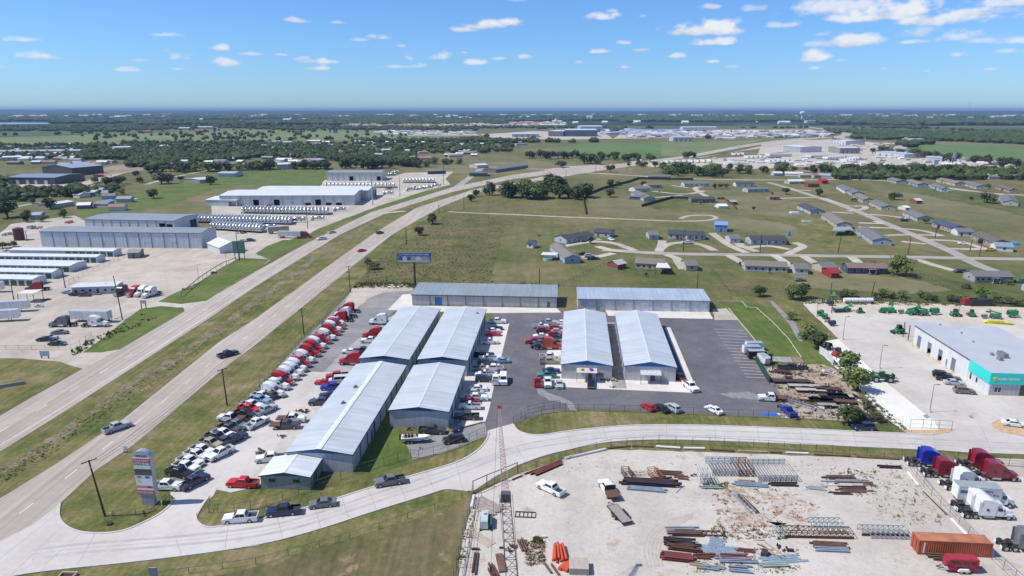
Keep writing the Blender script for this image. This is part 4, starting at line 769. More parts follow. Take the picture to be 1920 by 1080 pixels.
for i,(x0,y0,x1,y1,n) in enumerate([(1250,307,1330,304,8),(1376,292,1392,291,3),(1400,297,1425,296,4),(1440,293,1478,293,12),(1516,296,1545,295.5,9),(1548,299,1580,297,8),(1440,305,1475,304,5),(1583,304,1606,299,5)]):
 for j in range(n):
  t = j / max(1,n - 1); spawn(dry_trailer_proto(14),f"white box trailer, {ORD[j]} from left in the {ORD[i]} group of the distant trailer yard",'trailer',G(x0 + (x1 - x0) * t,y0 + (y1 - y0) * t) + Vector((0,0,.05)),R(100),'white box trailers in the distant yard')
# small traffic in the subdivision
for (px,py,k,c,a,l) in [(1146,448,'sedan','white',290,'white car before the dark-roofed garage'),(1094,475,'sedan','black',0,'black car on the drive of the tan-roofed house, farthest of three'),(1105,479,'suv','silver',0,'silver SUV on the drive of the tan-roofed house'),(1112,484,'pickup','dark_grey',10,'dark grey pickup nearest on the drive of the tan-roofed house'),(1289,454.5,'pickup','white',180,'white pickup before the long dark-roofed house'),
 (1500,524,'sedan','grey',5,'grey sedan on the grass behind the garage and the red shed'),(1800,508,'suv','dark_grey',180,'dark SUV on the grass left of the rightmost long house'),(1806,456,'sedan','white',160,'white car on the drive by the rightmost upper house'),(1856,468,'pickup','yellow',180,'yellow pickup before the grey garage'),(1696,413,'suv','dark_blue',0,'dark blue SUV before the house by the middle lane'),(1704,409,'sedan','white',0,'white car behind the dark blue SUV by the middle lane'),
 (1917,527,'pickup','green',180,'bright green tractor-coloured pickup at the right edge of the meadow'),(1474,455,'pickup','dark_grey',90,'dark pickup beside the grey house left of the T junction')]: car(px,py,k,c,a,l,'vehicles at the scattered houses')
# ------------------------------------------------------------ buildings
def frame(N,B,C,z=0.0,mw=1e9):
 n,b,c = G(*N,z),G(*B,z),G(*C,z); d = b - n; L = d.length; d.normalize(); pr = Vector((-d.y,d.x,0)); w = max(-mw,min(mw,(c - n).dot(pr)))
 org = n.copy(); front = 0
 if w < 0: org = n + pr * w; front = 1
 org.z = 0; return org,atan2(d.y,d.x),L,abs(w),front
def wall_boxes(mb,a,b,h,ops,put,th=.14):
 """wall from a to b, height h, with openings (x0, x1, z0, z1); put maps (s, t, z) to the building"""
 ops = sorted([o for o in ops if o[0] >= a - .01 and o[1] <= b + .01]); s = a
 def bx(s0,s1,z0,z1):
  if s1 - s0 < .01 or z1 - z0 < .01: return
  q = [put(s_,t_,z_) for z_ in (z0,z1) for s_,t_ in ((s0,0),(s1,0),(s1,th),(s0,th))]
  mb.add(q,[(3,2,1,0),(4,5,6,7),(0,1,5,4),(1,2,6,5),(2,3,7,6),(3,0,4,7)])
 for (x0,x1,z0,z1) in ops:
  bx(s,x0,0,h); bx(x0,x1,0,z0); bx(x0,x1,z1,h); s = x1
 bx(s,b,0,h)
def building(name,label,cat,N,B,C,z=0.0,he=4.0,hr=1.2,wall=('w',(.5,.5,.5)),roof=('r',(.5,.5,.5)),gable=None,bays=(1,1),ops=None,ov=.25,trim=None,group=None,doorcol=(.55,.56,.56),ridge='x',mono=False,down=True,pitch=.6,ground=None,metal=.25,wmetal=.1,rcap=None,dims=None,mw=1e9):
 """a metal building; ops: {'nb': [(s0, s1, z0, z1, kind)], 'back':…, 'e0':…, 'e1':…}, s as a fraction of the wall when kind ends with %"""
 if dims: org,ang,L,Wd,front = dims
 else: org,ang,L,Wd,front = frame(N,B,C,z,mw)
 t = thing(name,label,cat,org,ang,group); ops = ops or {}
 wx = ribbed('wall_' + wall[0],wall[1],'X',pitch,.5,wmetal); wy = ribbed('wall_' + wall[0],wall[1],'Y',pitch,.5,wmetal)
 rm = ribbed('roof_' + roof[0],roof[1],'X',pitch * 1.5,.42,metal * .6,.04)
 tm = plain('trim_' + (trim[0] if trim else wall[0]),trim[1] if trim else tuple(c * .55 for c in wall[1]),.5)
 dk = plain('rollup_%g_%g' % (doorcol[0],doorcol[2]),doorcol,.5)
 th = .14
 sides = {'nb': ('x',Wd if front else 0.0,-1 if front else 1),'back': ('x',0.0 if front else Wd,1 if front else -1),'e0': ('y',0.0,1),'e1': ('y',L,-1)}
 for key,(ax,pos,sg) in sides.items():
  long = ax == 'x'; S = L if long else Wd
  put = (lambda s,tt,zz,pos=pos,sg=sg: (s,pos + sg * tt,zz)) if long else (lambda s,tt,zz,pos=pos,sg=sg: (pos + sg * tt,s,zz))
  a,b = (0,S) if long else (th + .002,S - th - .002)
  h = he
  if mono and long: h = he if key == 'nb' else he + hr
  O = []
  for o in ops.get(key,[]):
   s0,s1,z0,z1,k = o
   if isinstance(k,str) and k.endswith('%'): s0,s1,k = s0 * S,s1 * S,k[:-1]
   O.append((s0,s1,z0,z1,k))
  nb = bays[0] if long else bays[1]
  for i in range(nb):
   p0 = a + (b - a) * i / nb; p1 = a + (b - a) * (i + 1) / nb; m = MB()
   inb = [(max(o[0],p0),min(o[1],p1),o[2],o[3]) for o in O if (o[0] + o[1]) / 2 >= p0 and (o[0] + o[1]) / 2 < p1]
   wall_boxes(m,p0,p1,h,inb,put)
   part('wall_panel' if nb > 1 else 'wall',m,wx if long else wy,t)
   if down and (nb > 1) and i:
    m = MB(); q = [put(p0 + ds,tt,zz) for zz in (0.02,h - .03) for ds,tt in ((-.09,-.14),(.09,-.14),(.09,-.005),(-.09,-.005))]
    m.add(q,[(3,2,1,0),(4,5,6,7),(0,1,5,4),(1,2,6,5),(2,3,7,6),(3,0,4,7)]); part('downspout',m,tm,t)
  for (s0,s1,z0,z1,k) in O:
   if k == 'open': continue
   m = MB(); dep = .09
   if k == 'half': z0 = z0 + (z1 - z0) * .45
   q = [put(s_,t_,z_) for z_ in (z0 + .01,z1 - .01) for s_,t_ in ((s0 + .01,dep),(s1 - .01,dep),(s1 - .01,dep + .04),(s0 + .01,dep + .04))]
   m.add(q,[(3,2,1,0),(4,5,6,7),(0,1,5,4),(1,2,6,5),(2,3,7,6),(3,0,4,7)])
   part({'win': 'window','door': 'door'}.get(k,'rollup_door'),m,GLASS if k == 'win' else (plain('blue_door',(.01,.16,.45),.45) if k == 'blue' else (plain('dark_door',(.09,.10,.11),.6) if k in ('door','dark') else (plain('green_door',(.03,.12,.085),.5) if k == 'green' else dk))),t)
  # gable triangle
  if not long and not mono and hr > .05:
   m = MB(); x0,x1 = (pos,pos + sg * th)
   tri = [(0.0,he + .002),(Wd,he + .002),(Wd / 2,he + hr)]
   m.add([(x0,y,zz) for y,zz in tri] + [(x1,y,zz) for y,zz in tri],[(0,1,2),(5,4,3),(0,3,4,1),(1,4,5,2),(2,5,3,0)])
   part('gable',m,ribbed('gable_' + gable[0],gable[1],'Y',pitch,.5,.1) if gable else wy,t)
  if mono and not long:
   m = MB(); x0,x1 = (pos,pos + sg * th); ya,yb = (Wd,0) if front else (0,Wd)
   tri = [(ya,he + .002),(yb,he + .002),(yb,he + hr)]
   m.add([(x0,y,zz) for y,zz in tri] + [(x1,y,zz) for y,zz in tri],[(0,1,2),(5,4,3),(0,3,4,1),(1,4,5,2),(2,5,3,0)]); part('gable',m,wy,t)
 # roof
 rt = .10
 def slab(y0,z0,y1,z1):
  m = MB(); m.add([(-ov,y0,z0),(L + ov,y0,z0),(L + ov,y1,z1),(-ov,y1,z1),(-ov,y0,z0 + rt),(L + ov,y0,z0 + rt),(L + ov,y1,z1 + rt),(-ov,y1,z1 + rt)],
   [(3,2,1,0),(4,5,6,7),(0,1,5,4),(1,2,6,5),(2,3,7,6),(3,0,4,7)]); return m
 e = .012
 if mono:
  lo,hi = he + e,he + hr + e; sl = hr / Wd
  if front: part('roof',slab(-ov,hi + sl * ov,Wd + ov,lo - sl * ov),rm,t)
  else: part('roof',slab(-ov,lo - sl * ov,Wd + ov,hi + sl * ov),rm,t)
  yl = Wd + ov if front else -ov
  part('gutter',MB().box(-ov,yl - .06,he - .28,L + ov,yl + .06,he - sl * ov + .005),tm,t)
 else:
  sl = hr / (Wd / 2)
  part('roof_slope',slab(-ov,he + e - sl * ov,Wd / 2 - .006,he + hr + e),rm,t)
  part('roof_slope',slab(Wd + ov,he + e - sl * ov,Wd / 2 + .006,he + hr + e),rm,t)
  m = MB().prism([(0,0)] * 0 + [(-.22,-.22 * sl),(0,.0),(.22,-.22 * sl),(.22,-.22 * sl + .05),(0,.06),(-.22,-.22 * sl + .05)],0,1)
  m.v = [(-ov - .02 + y * (L + 2 * ov + .04),Wd / 2 + x * (2.6 if rcap else 1),he + hr + e + rt + .004 + (zz if not rcap else zz - .0)) for x,y,zz in m.v]
  part('ridge_cap',m,plain('ridge_' + roof[0] + ('w' if rcap else ''),rcap or tuple(min(.8,c * 1.12) for c in roof[1]),.4,.1),t)
  for y in (-ov,Wd + ov): part('gutter',MB().box(-ov,y - .07,he - sl * ov - .16,L + ov,y + .07,he - sl * ov - .003),tm,t)
  for x in (-ov - .035,L + ov + .005):
   m = MB()
   for s in (0,1):
    ya = -ov if s == 0 else Wd + ov; m.add([(x,ya,he - sl * ov - .12),(x,Wd / 2,he + hr - .12),(x,Wd / 2,he + hr + rt + .02),(x,ya,he - sl * ov + rt + .02),(x + .03,ya,he - sl * ov - .12),(x + .03,Wd / 2,he + hr - .12),(x + .03,Wd / 2,he + hr + rt + .02),(x + .03,ya,he - sl * ov + rt + .02)],
     [(0,1,2,3),(7,6,5,4),(0,4,5,1),(1,5,6,2),(2,6,7,3),(3,7,4,0)])
   part('rake_trim',m,tm,t)
 return t,L,Wd
GALV = ('galvalume',(.56,.60,.61)); SILV = ('silver_panel',(.43,.46,.49)); BLUE = ('blue_fascia',(.012,.10,.27)); TBLUE = ('dark_blue_trim',(.03,.055,.09))
def rolls(n,a=.06,b=.94,w=.6,h=3.0,kind='door_',open_=()):
 out = []
 for i in range(n):
  c = a + (b - a) * (i + .5) / n; d = (b - a) / n * w / 2; out.append((c - d,c + d,0.02,h,('open' if i in open_ else kind) + '%'))
 return out
SH = 'silver sheds with blue gables in the truck lot'
h1 = 4.0
building('metal_shed','longest silver shed, nearest the road, with white ridge and blue gable','warehouse',(659.5,852),(760.5,686),(538,846.5),h1,h1,.95,SILV,GALV,BLUE,(9,1),{'nb': [(.28,.31,0.02,2.2,'dark%'),(.33,.36,.02,2.9,'dark%')],'back': rolls(9)},group=SH,trim=TBLUE,rcap=(.74,.76,.76))
building('metal_shed','silver shed, far left one of the two behind the longest shed','warehouse',(766,674),(824,579.5),(676,670),4.6,4.6,.9,SILV,GALV,BLUE,(10,1),{'back': rolls(8)},group=SH,trim=TBLUE)
building('metal_shed','silver shed beside the parked car apron, behind the short shed','warehouse',(875,676),(911,580),(784,673.5),4.6,4.6,.9,SILV,GALV,BLUE,(10,1),{'nb': rolls(8)},group=SH,trim=TBLUE)
building('metal_shed','short silver shed between the longest shed and the car apron, above the boat','warehouse',(840,772),(871,688),(730,769),4.2,4.2,.95,SILV,GALV,BLUE,(5,1),{'nb': rolls(5)},group=SH,trim=TBLUE)
t5,L5,W5 = building('metal_shed','silver shed with yellow and pink porch signs, left of the pair on asphalt','warehouse',(1148,686),(1134,587),(1053,681.5),4.1,4.1,1.25,('pale_panel',(.50,.50,.49)),GALV,('bright_blue',(.01,.15,.42)),(8,1),{'e0': [(5.2,6.3,.02,2.2,'dark'),(2.2,4.2,.9,2.0,'win')],'back': rolls(8),'nb': rolls(8)},group=SH,trim=('bright_blue_trim',(.02,.12,.33)))
t6,L6,W6 = building('metal_shed','silver shed with a plain white canopy, right of the pair on the asphalt','warehouse',(1268,689),(1231,590),(1172,686.5),4.1,4.1,1.3,('pale_panel',(.50,.50,.49)),GALV,('bright_blue',(.01,.15,.42)),(8,1),{'e0': [(5.4,6.6,.02,2.3,'dark')],'nb': rolls(8),'back': rolls(8)},group=SH,trim=('bright_blue_trim',(.02,.12,.33)))
def porch(t,x1,y0,y1,zt,mt,depth=2.6):
 part('porch_roof',MB().add([(-.02,y0,zt),(-.02,y1,zt),(-depth,y1,zt - .35),(-depth,y0,zt - .35),(-.02,y0,zt + .08),(-.02,y1,zt + .08),(-depth,y1,zt - .27),(-depth,y0,zt - .27)],[(3,2,1,0),(4,5,6,7),(0,1,5,4),(1,2,6,5),(2,3,7,6),(3,0,4,7)]),mt,t)
 for y in (y0 + .1,(y0 + y1) / 2,y1 - .1): part('porch_post',MB().box(-depth + .05,y - .05,.02,-depth + .15,y + .05,zt - .34),DARK,t)
# local axes of sheds 5 and 6: x runs away from the camera, y to the left or right of the front gable
porch(t5,0,4.0,9.4,3.2,plain('white_porch_roof',(.62,.64,.66),.4,.2)); porch(t6,0,4.0,9.4,3.0,plain('white_porch_roof',(.62,.64,.66),.4,.2))
part('round_sign',MB().cyl((-1.2,8.1,3.14),(-1.2,8.1,3.6),.5,14),plain('yellow_sign',(.70,.45,.05),.5),t5); part('round_sign',MB().cyl((-1.2,5.6,3.14),(-1.2,5.6,3.6),.5,14),plain('pink_sign',(.45,.06,.16),.5),t5)
building('small_office','small grey-green office with bright white roof at the yard entrance','office',(580,894),(602,860),(489,890),hgt(580,919,894),hgt(580,919,894),.8,('sage_panel',(.25,.30,.27)),('white_roof',(.74,.76,.76)),('teal_fascia',(.01,.16,.22)),(2,1),{'e0': [(1.9,3.2,1.5,2.2,'win'),(6.6,7.9,1.5,2.2,'win')],'nb': [(2.0,3.0,.02,2.1,'dark')]},trim=('dark_teal_trim',(.02,.06,.08)))
building('storage_building','long low storage building with one blue door behind the left sheds','warehouse',(1044,557),(772,552),(1045,539),hgt(1044,577,557),hgt(1044,577,557),.9,('grey_panel',(.47,.46,.45)),('grey_green_roof',(.30,.345,.35)),None,(8,1),{'nb': [(.79,.84,.02,3.2,'blue%'),(.045,.065,.02,2.1,'dark%')]},mono=True,trim=('slate_trim',(.07,.09,.10)))
W8 = [(.015,.025)]; o8 = []
for i in range(7):
 a = .01 + i * .141; o8 += [(a + (.03 if i % 2 else .005),a + (.085 if i % 2 else .06),.02,3.1,'roll%'),(a + (.105 if i % 2 else .085),a + (.122 if i % 2 else .102),.02,2.2,'door_white%')]
building('storage_building','long low storage building with light blue roof and many white doors','warehouse',(1331,564),(1084,560),(1325,547),hgt(1331,585,564),hgt(1331,585,564),.9,('white_blue_panel',(.55,.57,.60)),('light_blue_roof',(.42,.49,.56)),None,(7,1),{'nb': o8},mono=True,doorcol=(.66,.67,.68),trim=('blue_grey_trim',(.20,.26,.33)))
for (px,py,z,n) in [(667,727,5.2,0),(895,589,5.6,1),(644,757,5.0,0)]:
 o = link('roof_vent',MB().box(-.5,-.35,0,.5,.35,.35).box(-.2,-.2,.36,.2,.2,.7).mesh('roof_vent',plain('vent_metal',(.2,.2,.21),.5,.5)),None,G(px,py,4.75)); tag(o,['small dark vent on the roof of the longest silver shed','small dark vent on the roof of the third silver shed','second dark vent lower on the longest silver shed roof'][[(667),(895),(644)].index(px)],'roof vent')
# --- left industrial area
building('warehouse','long white metal warehouse with grey roof and many tall panels, nearest of two','warehouse',(376,437),(74,434),(405,427),hgt(380,466,437),hgt(380,466,437),1.0,('cool_white_panel',(.52,.57,.62)),('dull_grey_roof',(.30,.32,.33)),None,(13,1),{'nb': [(.155,.185,.02,3,'roll%'),(.32,.355,.02,3,'roll%'),(.59,.625,.02,3,'roll%')]},pitch=1.2,trim=('maroon_trim',(.13,.08,.09)),doorcol=(.55,.56,.57))
building('warehouse','long white metal warehouse with grey roof, farther one behind the first','warehouse',(326,414),(158,411),(364,402),hgt(328,440,414),hgt(328,440,414),1.0,('cool_white_panel',(.42,.46,.50)),('dull_grey_roof',(.26,.28,.29)),None,(10,1),{'nb': [(.02,.09,.02,6,'open%'),(.10,.17,3.5,6.5,'open%')],'e0': [(2,9,.02,6,'open')]},pitch=1.2,trim=('maroon_trim',(.13,.08,.09)))
building('office_annex','white gabled office annex at the right end of the long warehouse','office',(456,470),(432,461),(381,463),0,hgt(418,466,455),2.2,('white_panel',(.60,.61,.62)),('white_roof',(.74,.76,.76)),None,(1,1),{'nb': [(.5,.8,.02,3.0,'dark%')]},pitch=1.2)
hb = hgt(664,385,366)
building('plant_hall','big white plant hall with a row of bay doors facing the tank trailers','warehouse',(664,366),(411,367),(690,355),hb,hb,1.4,('white_plant_panel',(.52,.56,.58)),('white_roof',(.74,.76,.76)),None,(13,1),{'nb': [((i + .25) / 13,(i + .8) / 13,.02,4.6,('open%' if i in (3,7,9) else 'half%' if i in (1,2,4) else 'roll%')) for i in range(1,11)],'e0': [(2,6,.02,5.5,'open'),(8,11,.02,5.5,'open')]},pitch=1.2,doorcol=(.62,.64,.65))
building('plant_hall','second bay of the white plant hall with dark doors in its right end','warehouse',(690,357),(480,356.5),(714,349),hb,hb,1.2,('white_plant_panel',(.52,.56,.58)),('white_roof',(.74,.76,.76)),None,(1,1),{'e0': [(3,7,.02,5.5,'open'),(9,13,.02,5.5,'open')]},pitch=1.2)
building('plant_annex','low white annex at the left end of the plant hall','warehouse',(444,387),(386,386),(452,377),0,4.5,1.0,('white_plant_panel',(.52,.56,.58)),('white_roof',(.74,.76,.76)),None,(1,1),{'nb': [(.02,.25,.02,3.4,'open%')]},pitch=1.2)
building('plant_hall','white two-row bay building behind the plant hall with thin grey roof','warehouse',(715,323.5),(612,323.5),(719,319),hgt(715,339,323.5),hgt(715,339,323.5),1.0,('warm_white_panel',(.58,.58,.56)),('dull_grey_roof',(.26,.28,.29)),None,(10,1),{'nb': [((i + .15) / 10,(i + .85) / 10,.02,4.5,'open%' if i in (0,5) else 'roll%') for i in range(10)]},pitch=1.2,doorcol=(.66,.66,.64))
for i,(a,b,c,xx) in enumerate([((212,471),(17,469),(227,466),0),((181,482),(-70,479),(196,477),0),((130,499),(-120,495),(164,489),0),((97,511),(-150,507),(115,504),0),((61,524),(-170,519),(80,516),0)]):
 he = 2.9; _,_,Ls,Ws,_ = frame(a,b,c,he); n = int(Ls / 3.4)
 building('self_storage_row','white self-storage row with dark green doors, ' + ['farthest back of five','second from the back of five','widest, middle one of five','second from the front of five','nearest of five'][i],'storage units',a,b,c,he,he,.5,('white_storage',(.62,.63,.64)),('white_storage_roof',(.72,.75,.77)),None,(1,1),{'nb': [((j + .12) / n,(j + .88) / n,.02,2.4,'green%') for j in range(n if i else n // 2)]},group='rows of self-storage units',down=False,pitch=1.2,ov=.15)
building('industrial_hall','dark gabled industrial hall with pale roof, upper left, taller one','warehouse',(136,330),(195,324),(103,326),0,8.5,3.0,('brown_grey_panel',(.10,.09,.09)),('pale_grey_roof',(.36,.40,.43)),None,(6,1),pitch=1.6)
building('industrial_hall','dark low industrial hall with grey roof, upper left, nearer one','warehouse',(104,346),(16,345),(153,338),0,6.5,1.5,('dark_blue_grey_panel',(.07,.085,.10)),('mid_grey_roof',(.24,.28,.31)),None,(8,1),{'nb': rolls(4,.1,.9,.4,4)},pitch=1.6)
for (N,B,C,he,lab,wc,rc) in [((-20,293),(150,291),(-20,283),7,'long pale warehouse at the far left edge behind the trees',(.40,.41,.42),(.42,.44,.46)),((85,283),(127,282),(88,277),6,'grey-roofed warehouse in the far left village',(.3,.31,.32),(.2,.22,.25)),((5,302),(40,301),(8,293),5,'low shed with bright white roof at the far left',(.4,.35,.3),(.74,.75,.75)),((215,282),(246,281),(222,276),5,'bright white-roofed barn among the dark trees upper left',(.45,.45,.44),(.74,.75,.75)),
  ((522,318),(552,317),(526,308),6,'cream barn with white roof in the tree belt',(.44,.42,.36),(.70,.71,.70)),((696,296),(716,296),(697,289),5,'white and grey shed in the open behind the plant',(.40,.42,.45),(.50,.52,.54)),((718,287),(736,286.5),(719,281),5,'pale green-roofed shed behind the plant',(.30,.33,.30),(.58,.66,.62)),
  ((375,344),(400,341),(348,342),3.5,'white-roofed shed in the meadow left of the white plant',(.36,.36,.34),(.66,.68,.70)),((408,332),(441,332),(412,327),4,'light grey shed by two dark trees above the plant',(.50,.52,.54),(.50,.52,.54)),((97,392),(140,385),(92,388),3,'long low house with bright white roof in the left village',(.42,.40,.36),(.76,.76,.75)),((188,388),(216,384),(193,384),3.2,'white shed with bright blue roof edge at the left meadow',(.5,.53,.58),(.20,.34,.62)),
  ((57,412),(76,411),(58,406),2.8,'small flat blue-grey shed behind the long warehouse',(.32,.36,.40),(.40,.44,.47)),((38,374),(60,373),(40,369),3,'white-walled house under dark trees at far left',(.55,.56,.56),(.10,.07,.07)),((160,369),(190,367),(162,362),3.2,'dark house with a white roof patch in the left village',(.2,.18,.18),(.66,.66,.66)),
  ((880,331),(913,331),(884,323),3.5,'dark olive roofed shed at the highway crossover road',(.12,.14,.12),(.12,.15,.13)),((930,324),(990,315),(918,321),3.5,'long brown building with grey roof by the crossover road',(.22,.16,.12),(.16,.17,.18)),((895,316),(916,315),(897,309),4,'bright white-roofed barn by the crossover road',(.46,.46,.44),(.74,.74,.73)),((0,0),(0,0),(0,0),0,'',None,None)]:
 if lab: building('distant_shed',lab,'shed',N,B,C,0,he,he * .25,(f'w{wc[0]:.2f}_{wc[2]:.2f}',wc),(f'r{rc[0]:.2f}_{rc[2]:.2f}',rc),None,(1,1),{'nb': rolls(3,.1,.9,.4,he * .7,'roll')} if he > 4 else {},pitch=1.6,down=False,mw=22)
FAR = [((1056,256),(1028,255.5),(1060,246),14,'left wing of the huge factory with white roof far away',(.13,.15,.18),(.66,.68,.68)),((1120,256),(1060,256),(1122,246),17,'middle wing of the huge dark-walled factory far away',(.10,.12,.16),(.62,.66,.70)),((1130,247),(1088,247),(1131,243),17,'rear white block of the huge factory far away',(.46,.47,.48),(.66,.68,.68)),
  ((1344,248),(1280,248),(1344,243),16,'big pale hall with two dark doors far away on the right',(.50,.54,.52),(.60,.64,.60)),((1300,265),(1262,265),(1302,259),9,'white hall before the big pale hall far away',(.50,.51,.52),(.60,.61,.62)),((1010,257),(960,257),(1012,250),8,'low white works at the left of the huge factory',(.4,.42,.45),(.62,.64,.66)),
  ((1500,286),(1466,283),(1505,277),9,'white truck service hall at the right of the highway bend',(.56,.57,.58),(.72,.72,.72)),((1540,285),(1500,286),(1545,280),8,'low grey and white hall beside the truck service hall',(.36,.39,.42),(.55,.58,.60)),((1612,288),(1574,288),(1612,281),9,'grey box hall with white roof left of the yard trees',(.30,.28,.26),(.66,.66,.66)),((1585,272),(1562,270),(1590,265),8,'white hall behind the grey box hall',(.56,.57,.58),(.70,.71,.72)),
  ((1695,297),(1642,291),(1700,292),6,'long arched white workshop with open bays',(.52,.55,.58),(.50,.58,.64)),((1766,303),(1735,302),(1770,298),5,'row of pale silo sheds by the far batching plant',(.52,.55,.57),(.50,.56,.60)),((1734,265),(1710,265),(1735,262),5,'lone white shed in the brown pasture on the right',(.5,.53,.5),(.58,.62,.60)),((1751,225),(1732,225),(1751,222),14,'pale building on the wooded horizon right',(.56,.58,.60),(.6,.6,.62)),
  ((1530,230.5),(1513,230.5),(1531,227),12,'long white roof below the water tower',(.5,.52,.54),(.62,.66,.68)),((770,250),(750,250),(771,247),8,'white hall in the far left yard of containers',(.6,.61,.62),(.7,.7,.7))]
for (N,B,C,he,lab,wc,rc) in FAR: building(mw=110 if 'factory' in lab else 42,name='distant_hall',label=lab,cat='industrial hall',N=N,B=B,C=C,z=0,he=he,hr=he * .12,wall=(f'w{wc[0]:.2f}_{wc[2]:.2f}',wc),roof=(f'r{rc[0]:.2f}_{rc[2]:.2f}',rc),ops={'nb': rolls(4,.05,.95,.3,he * .5,'dark')},pitch=4,down=False)
# --- equipment rental building
def rental():
 K = G(1852,741); E_ = G(1711,645); d = (E_ - K); L = d.length; d.normalize(); ang = atan2(d.y,d.x)
 hh = hgt(1852,741,700); Wd = 24.0
 # local x from the front corner back along the west wall, local y towards the left of it (west is outside), so the body lies at negative y
 t = thing('rental_building','white equipment rental building with teal fascia and grey flat roof','building',(K.x,K.y,0),ang)
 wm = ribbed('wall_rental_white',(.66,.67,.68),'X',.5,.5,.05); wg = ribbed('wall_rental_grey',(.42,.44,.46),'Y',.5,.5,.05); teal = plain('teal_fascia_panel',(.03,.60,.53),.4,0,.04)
 ops = [(L * f0,L * f1,.02,3.7,k) for f0,f1,k in ((.40,.455,'roll'),(.575,.63,'half'),(.73,.785,'half'),(.885,.94,'roll'))] + [(L * .13,L * .15,1.2,2.6,'win'),(L * .20,L * .22,1.0,2.8,'win'),(L * .50,L * .52,.02,2.2,'door')]
 put = lambda s,tt,zz: (s,-tt,zz)
 for i in range(6):
  m = MB(); wall_boxes(m,L * i / 6,L * (i + 1) / 6,hh,[(max(o[0],L * i / 6),min(o[1],L * (i + 1) / 6),o[2],o[3]) for o in ops if L * i / 6 <= (o[0] + o[1]) / 2 < L * (i + 1) / 6],put,.2); part('wall_panel',m,wm,t)
 for (s0,s1,z0,z1,k) in ops:
  zz0 = z0 + (z1 - z0) * .5 if k == 'half' else z0
  part({'win': 'window','door': 'door'}.get(k,'rollup_door'),MB().box(s0 + .01,-.16,zz0,s1 - .01,-.1,z1 - .01),GLASS if k == 'win' else plain('grey_rollup',(.13,.16,.19),.5),t)
  if k in ('roll','half'):
   for e in (s0 - .5,s1 + .5): part('bollard',MB().cyl((e,.9,.02),(e,.9,1.1),.1,8),plain('yellow_bollard',(.65,.50,.08),.5),t)
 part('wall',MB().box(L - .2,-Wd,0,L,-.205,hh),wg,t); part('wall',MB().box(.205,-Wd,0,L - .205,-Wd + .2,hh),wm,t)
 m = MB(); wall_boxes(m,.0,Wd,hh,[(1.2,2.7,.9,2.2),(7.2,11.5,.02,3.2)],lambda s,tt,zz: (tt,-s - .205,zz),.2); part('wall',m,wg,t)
 w = part('window',MB().box(.06,-2.9,.9,.12,-1.41,2.2),GLASS,t); part('frame',MB().box(-.03,-3.0,.80,.05,-1.3,.88).box(-.03,-3.0,2.22,.05,-1.3,2.3).box(-.03,-2.19,.9,.05,-2.12,2.2),plain('white_frame2',(.75,.75,.75),.5),w)
 part('entrance',MB().box(.06,-11.7,.03,.12,-7.41,3.2),GLASS,t)
 part('roof',MB().box(-.1,-Wd - .1,hh + .01,L + .1,.12,hh + .12),plain('membrane_roof',(.42,.44,.47),.6,0,.1,.15),t)
 part('fascia',MB().box(.0,.14,hh * .52,L * .235,.22,hh + .2),teal,t); part('fascia',MB().box(-.24,-Wd,hh * .52,-.12,.22,hh + .2),teal,t)
 part('parapet_trim',MB().box(L * .236,.13,hh - .15,L,.20,hh + .16),plain('dark_edge',(.10,.12,.13),.5),t)
 f = part('sun_logo',MB().cyl((-.34,-.95,hh * .77),(-.26,-.95,hh * .77),.5,12),plain('logo_yellow',(.75,.62,.02),.5),t)
 part('logo_centre',MB().cyl((-.37,-.95,hh * .77),(-.345,-.95,hh * .77),.18,10),plain('logo_orange',(.5,.3,.02),.5),f)
 txt(t,'SUNBELT RENTALS',.75,(-.27,-1.65,hh * .72),(pi / 2,0,-pi / 2),plain('white_letters',(.8,.8,.8),.5),'lettering',5.2)
 for (x,y,sx,sy,sz) in [(9,-8,1.6,1.0,.9),(11,-10.5,3.2,1.4,1.2),(13,-8,1.0,.7,.6),(24,-9,.5,.5,.4),(32,-10,.5,.5,.4),(40,-8,.5,.5,.4)]:
  part('roof_unit',MB().box(x,y,hh + .13,x + sx,y + sy,hh + .13 + sz,.08,.08),plain('roof_unit_grey',(.22,.23,.25),.5,.3),t)
 # open lean-to at the far end
 part('lean_to_roof',MB().add([(L + .12,-9,hh - .3),(L + 7,-9,hh - .9),(L + 7,.0,hh - .9),(L + .12,.0,hh - .3),(L + .12,-9,hh - .2),(L + 7,-9,hh - .8),(L + 7,.0,hh - .8),(L + .12,.0,hh - .2)],[(3,2,1,0),(4,5,6,7),(0,1,5,4),(1,2,6,5),(2,3,7,6),(3,0,4,7)]),plain('membrane_roof',(.42,.44,.47),.6),t)
 for x,y in ((L + 6.8,-.2),(L + 6.8,-8.8),(L + 3.4,-.2)): part('lean_to_post',MB().box(x - .1,y - .1,.02,x + .1,y + .1,hh - .92),DARK,t)
def txt(parent,s,size,loc,rot,m,name='lettering',width=None):
 c = bpy.data.curves.new(name,'FONT'); c.body = s; c.size = size; c.extrude = .012; c.resolution_u = 2; c.materials.append(m); c.offset = .012 * size
 o = bpy.data.objects.new(name,c); COL.objects.link(o); o.parent = parent; o.location = loc; o.rotation_euler = rot
 bpy.context.view_layer.update(); w = o.dimensions.x
 me = bpy.data.meshes.new_from_object(o); me.name = name; bpy.data.objects.remove(o)
 if not me.materials: me.materials.append(m)
 o = link(name,me,parent,loc); o.rotation_euler = rot
 if width and w > 0: o.scale = (width / w,1,1)
 return o
rental()
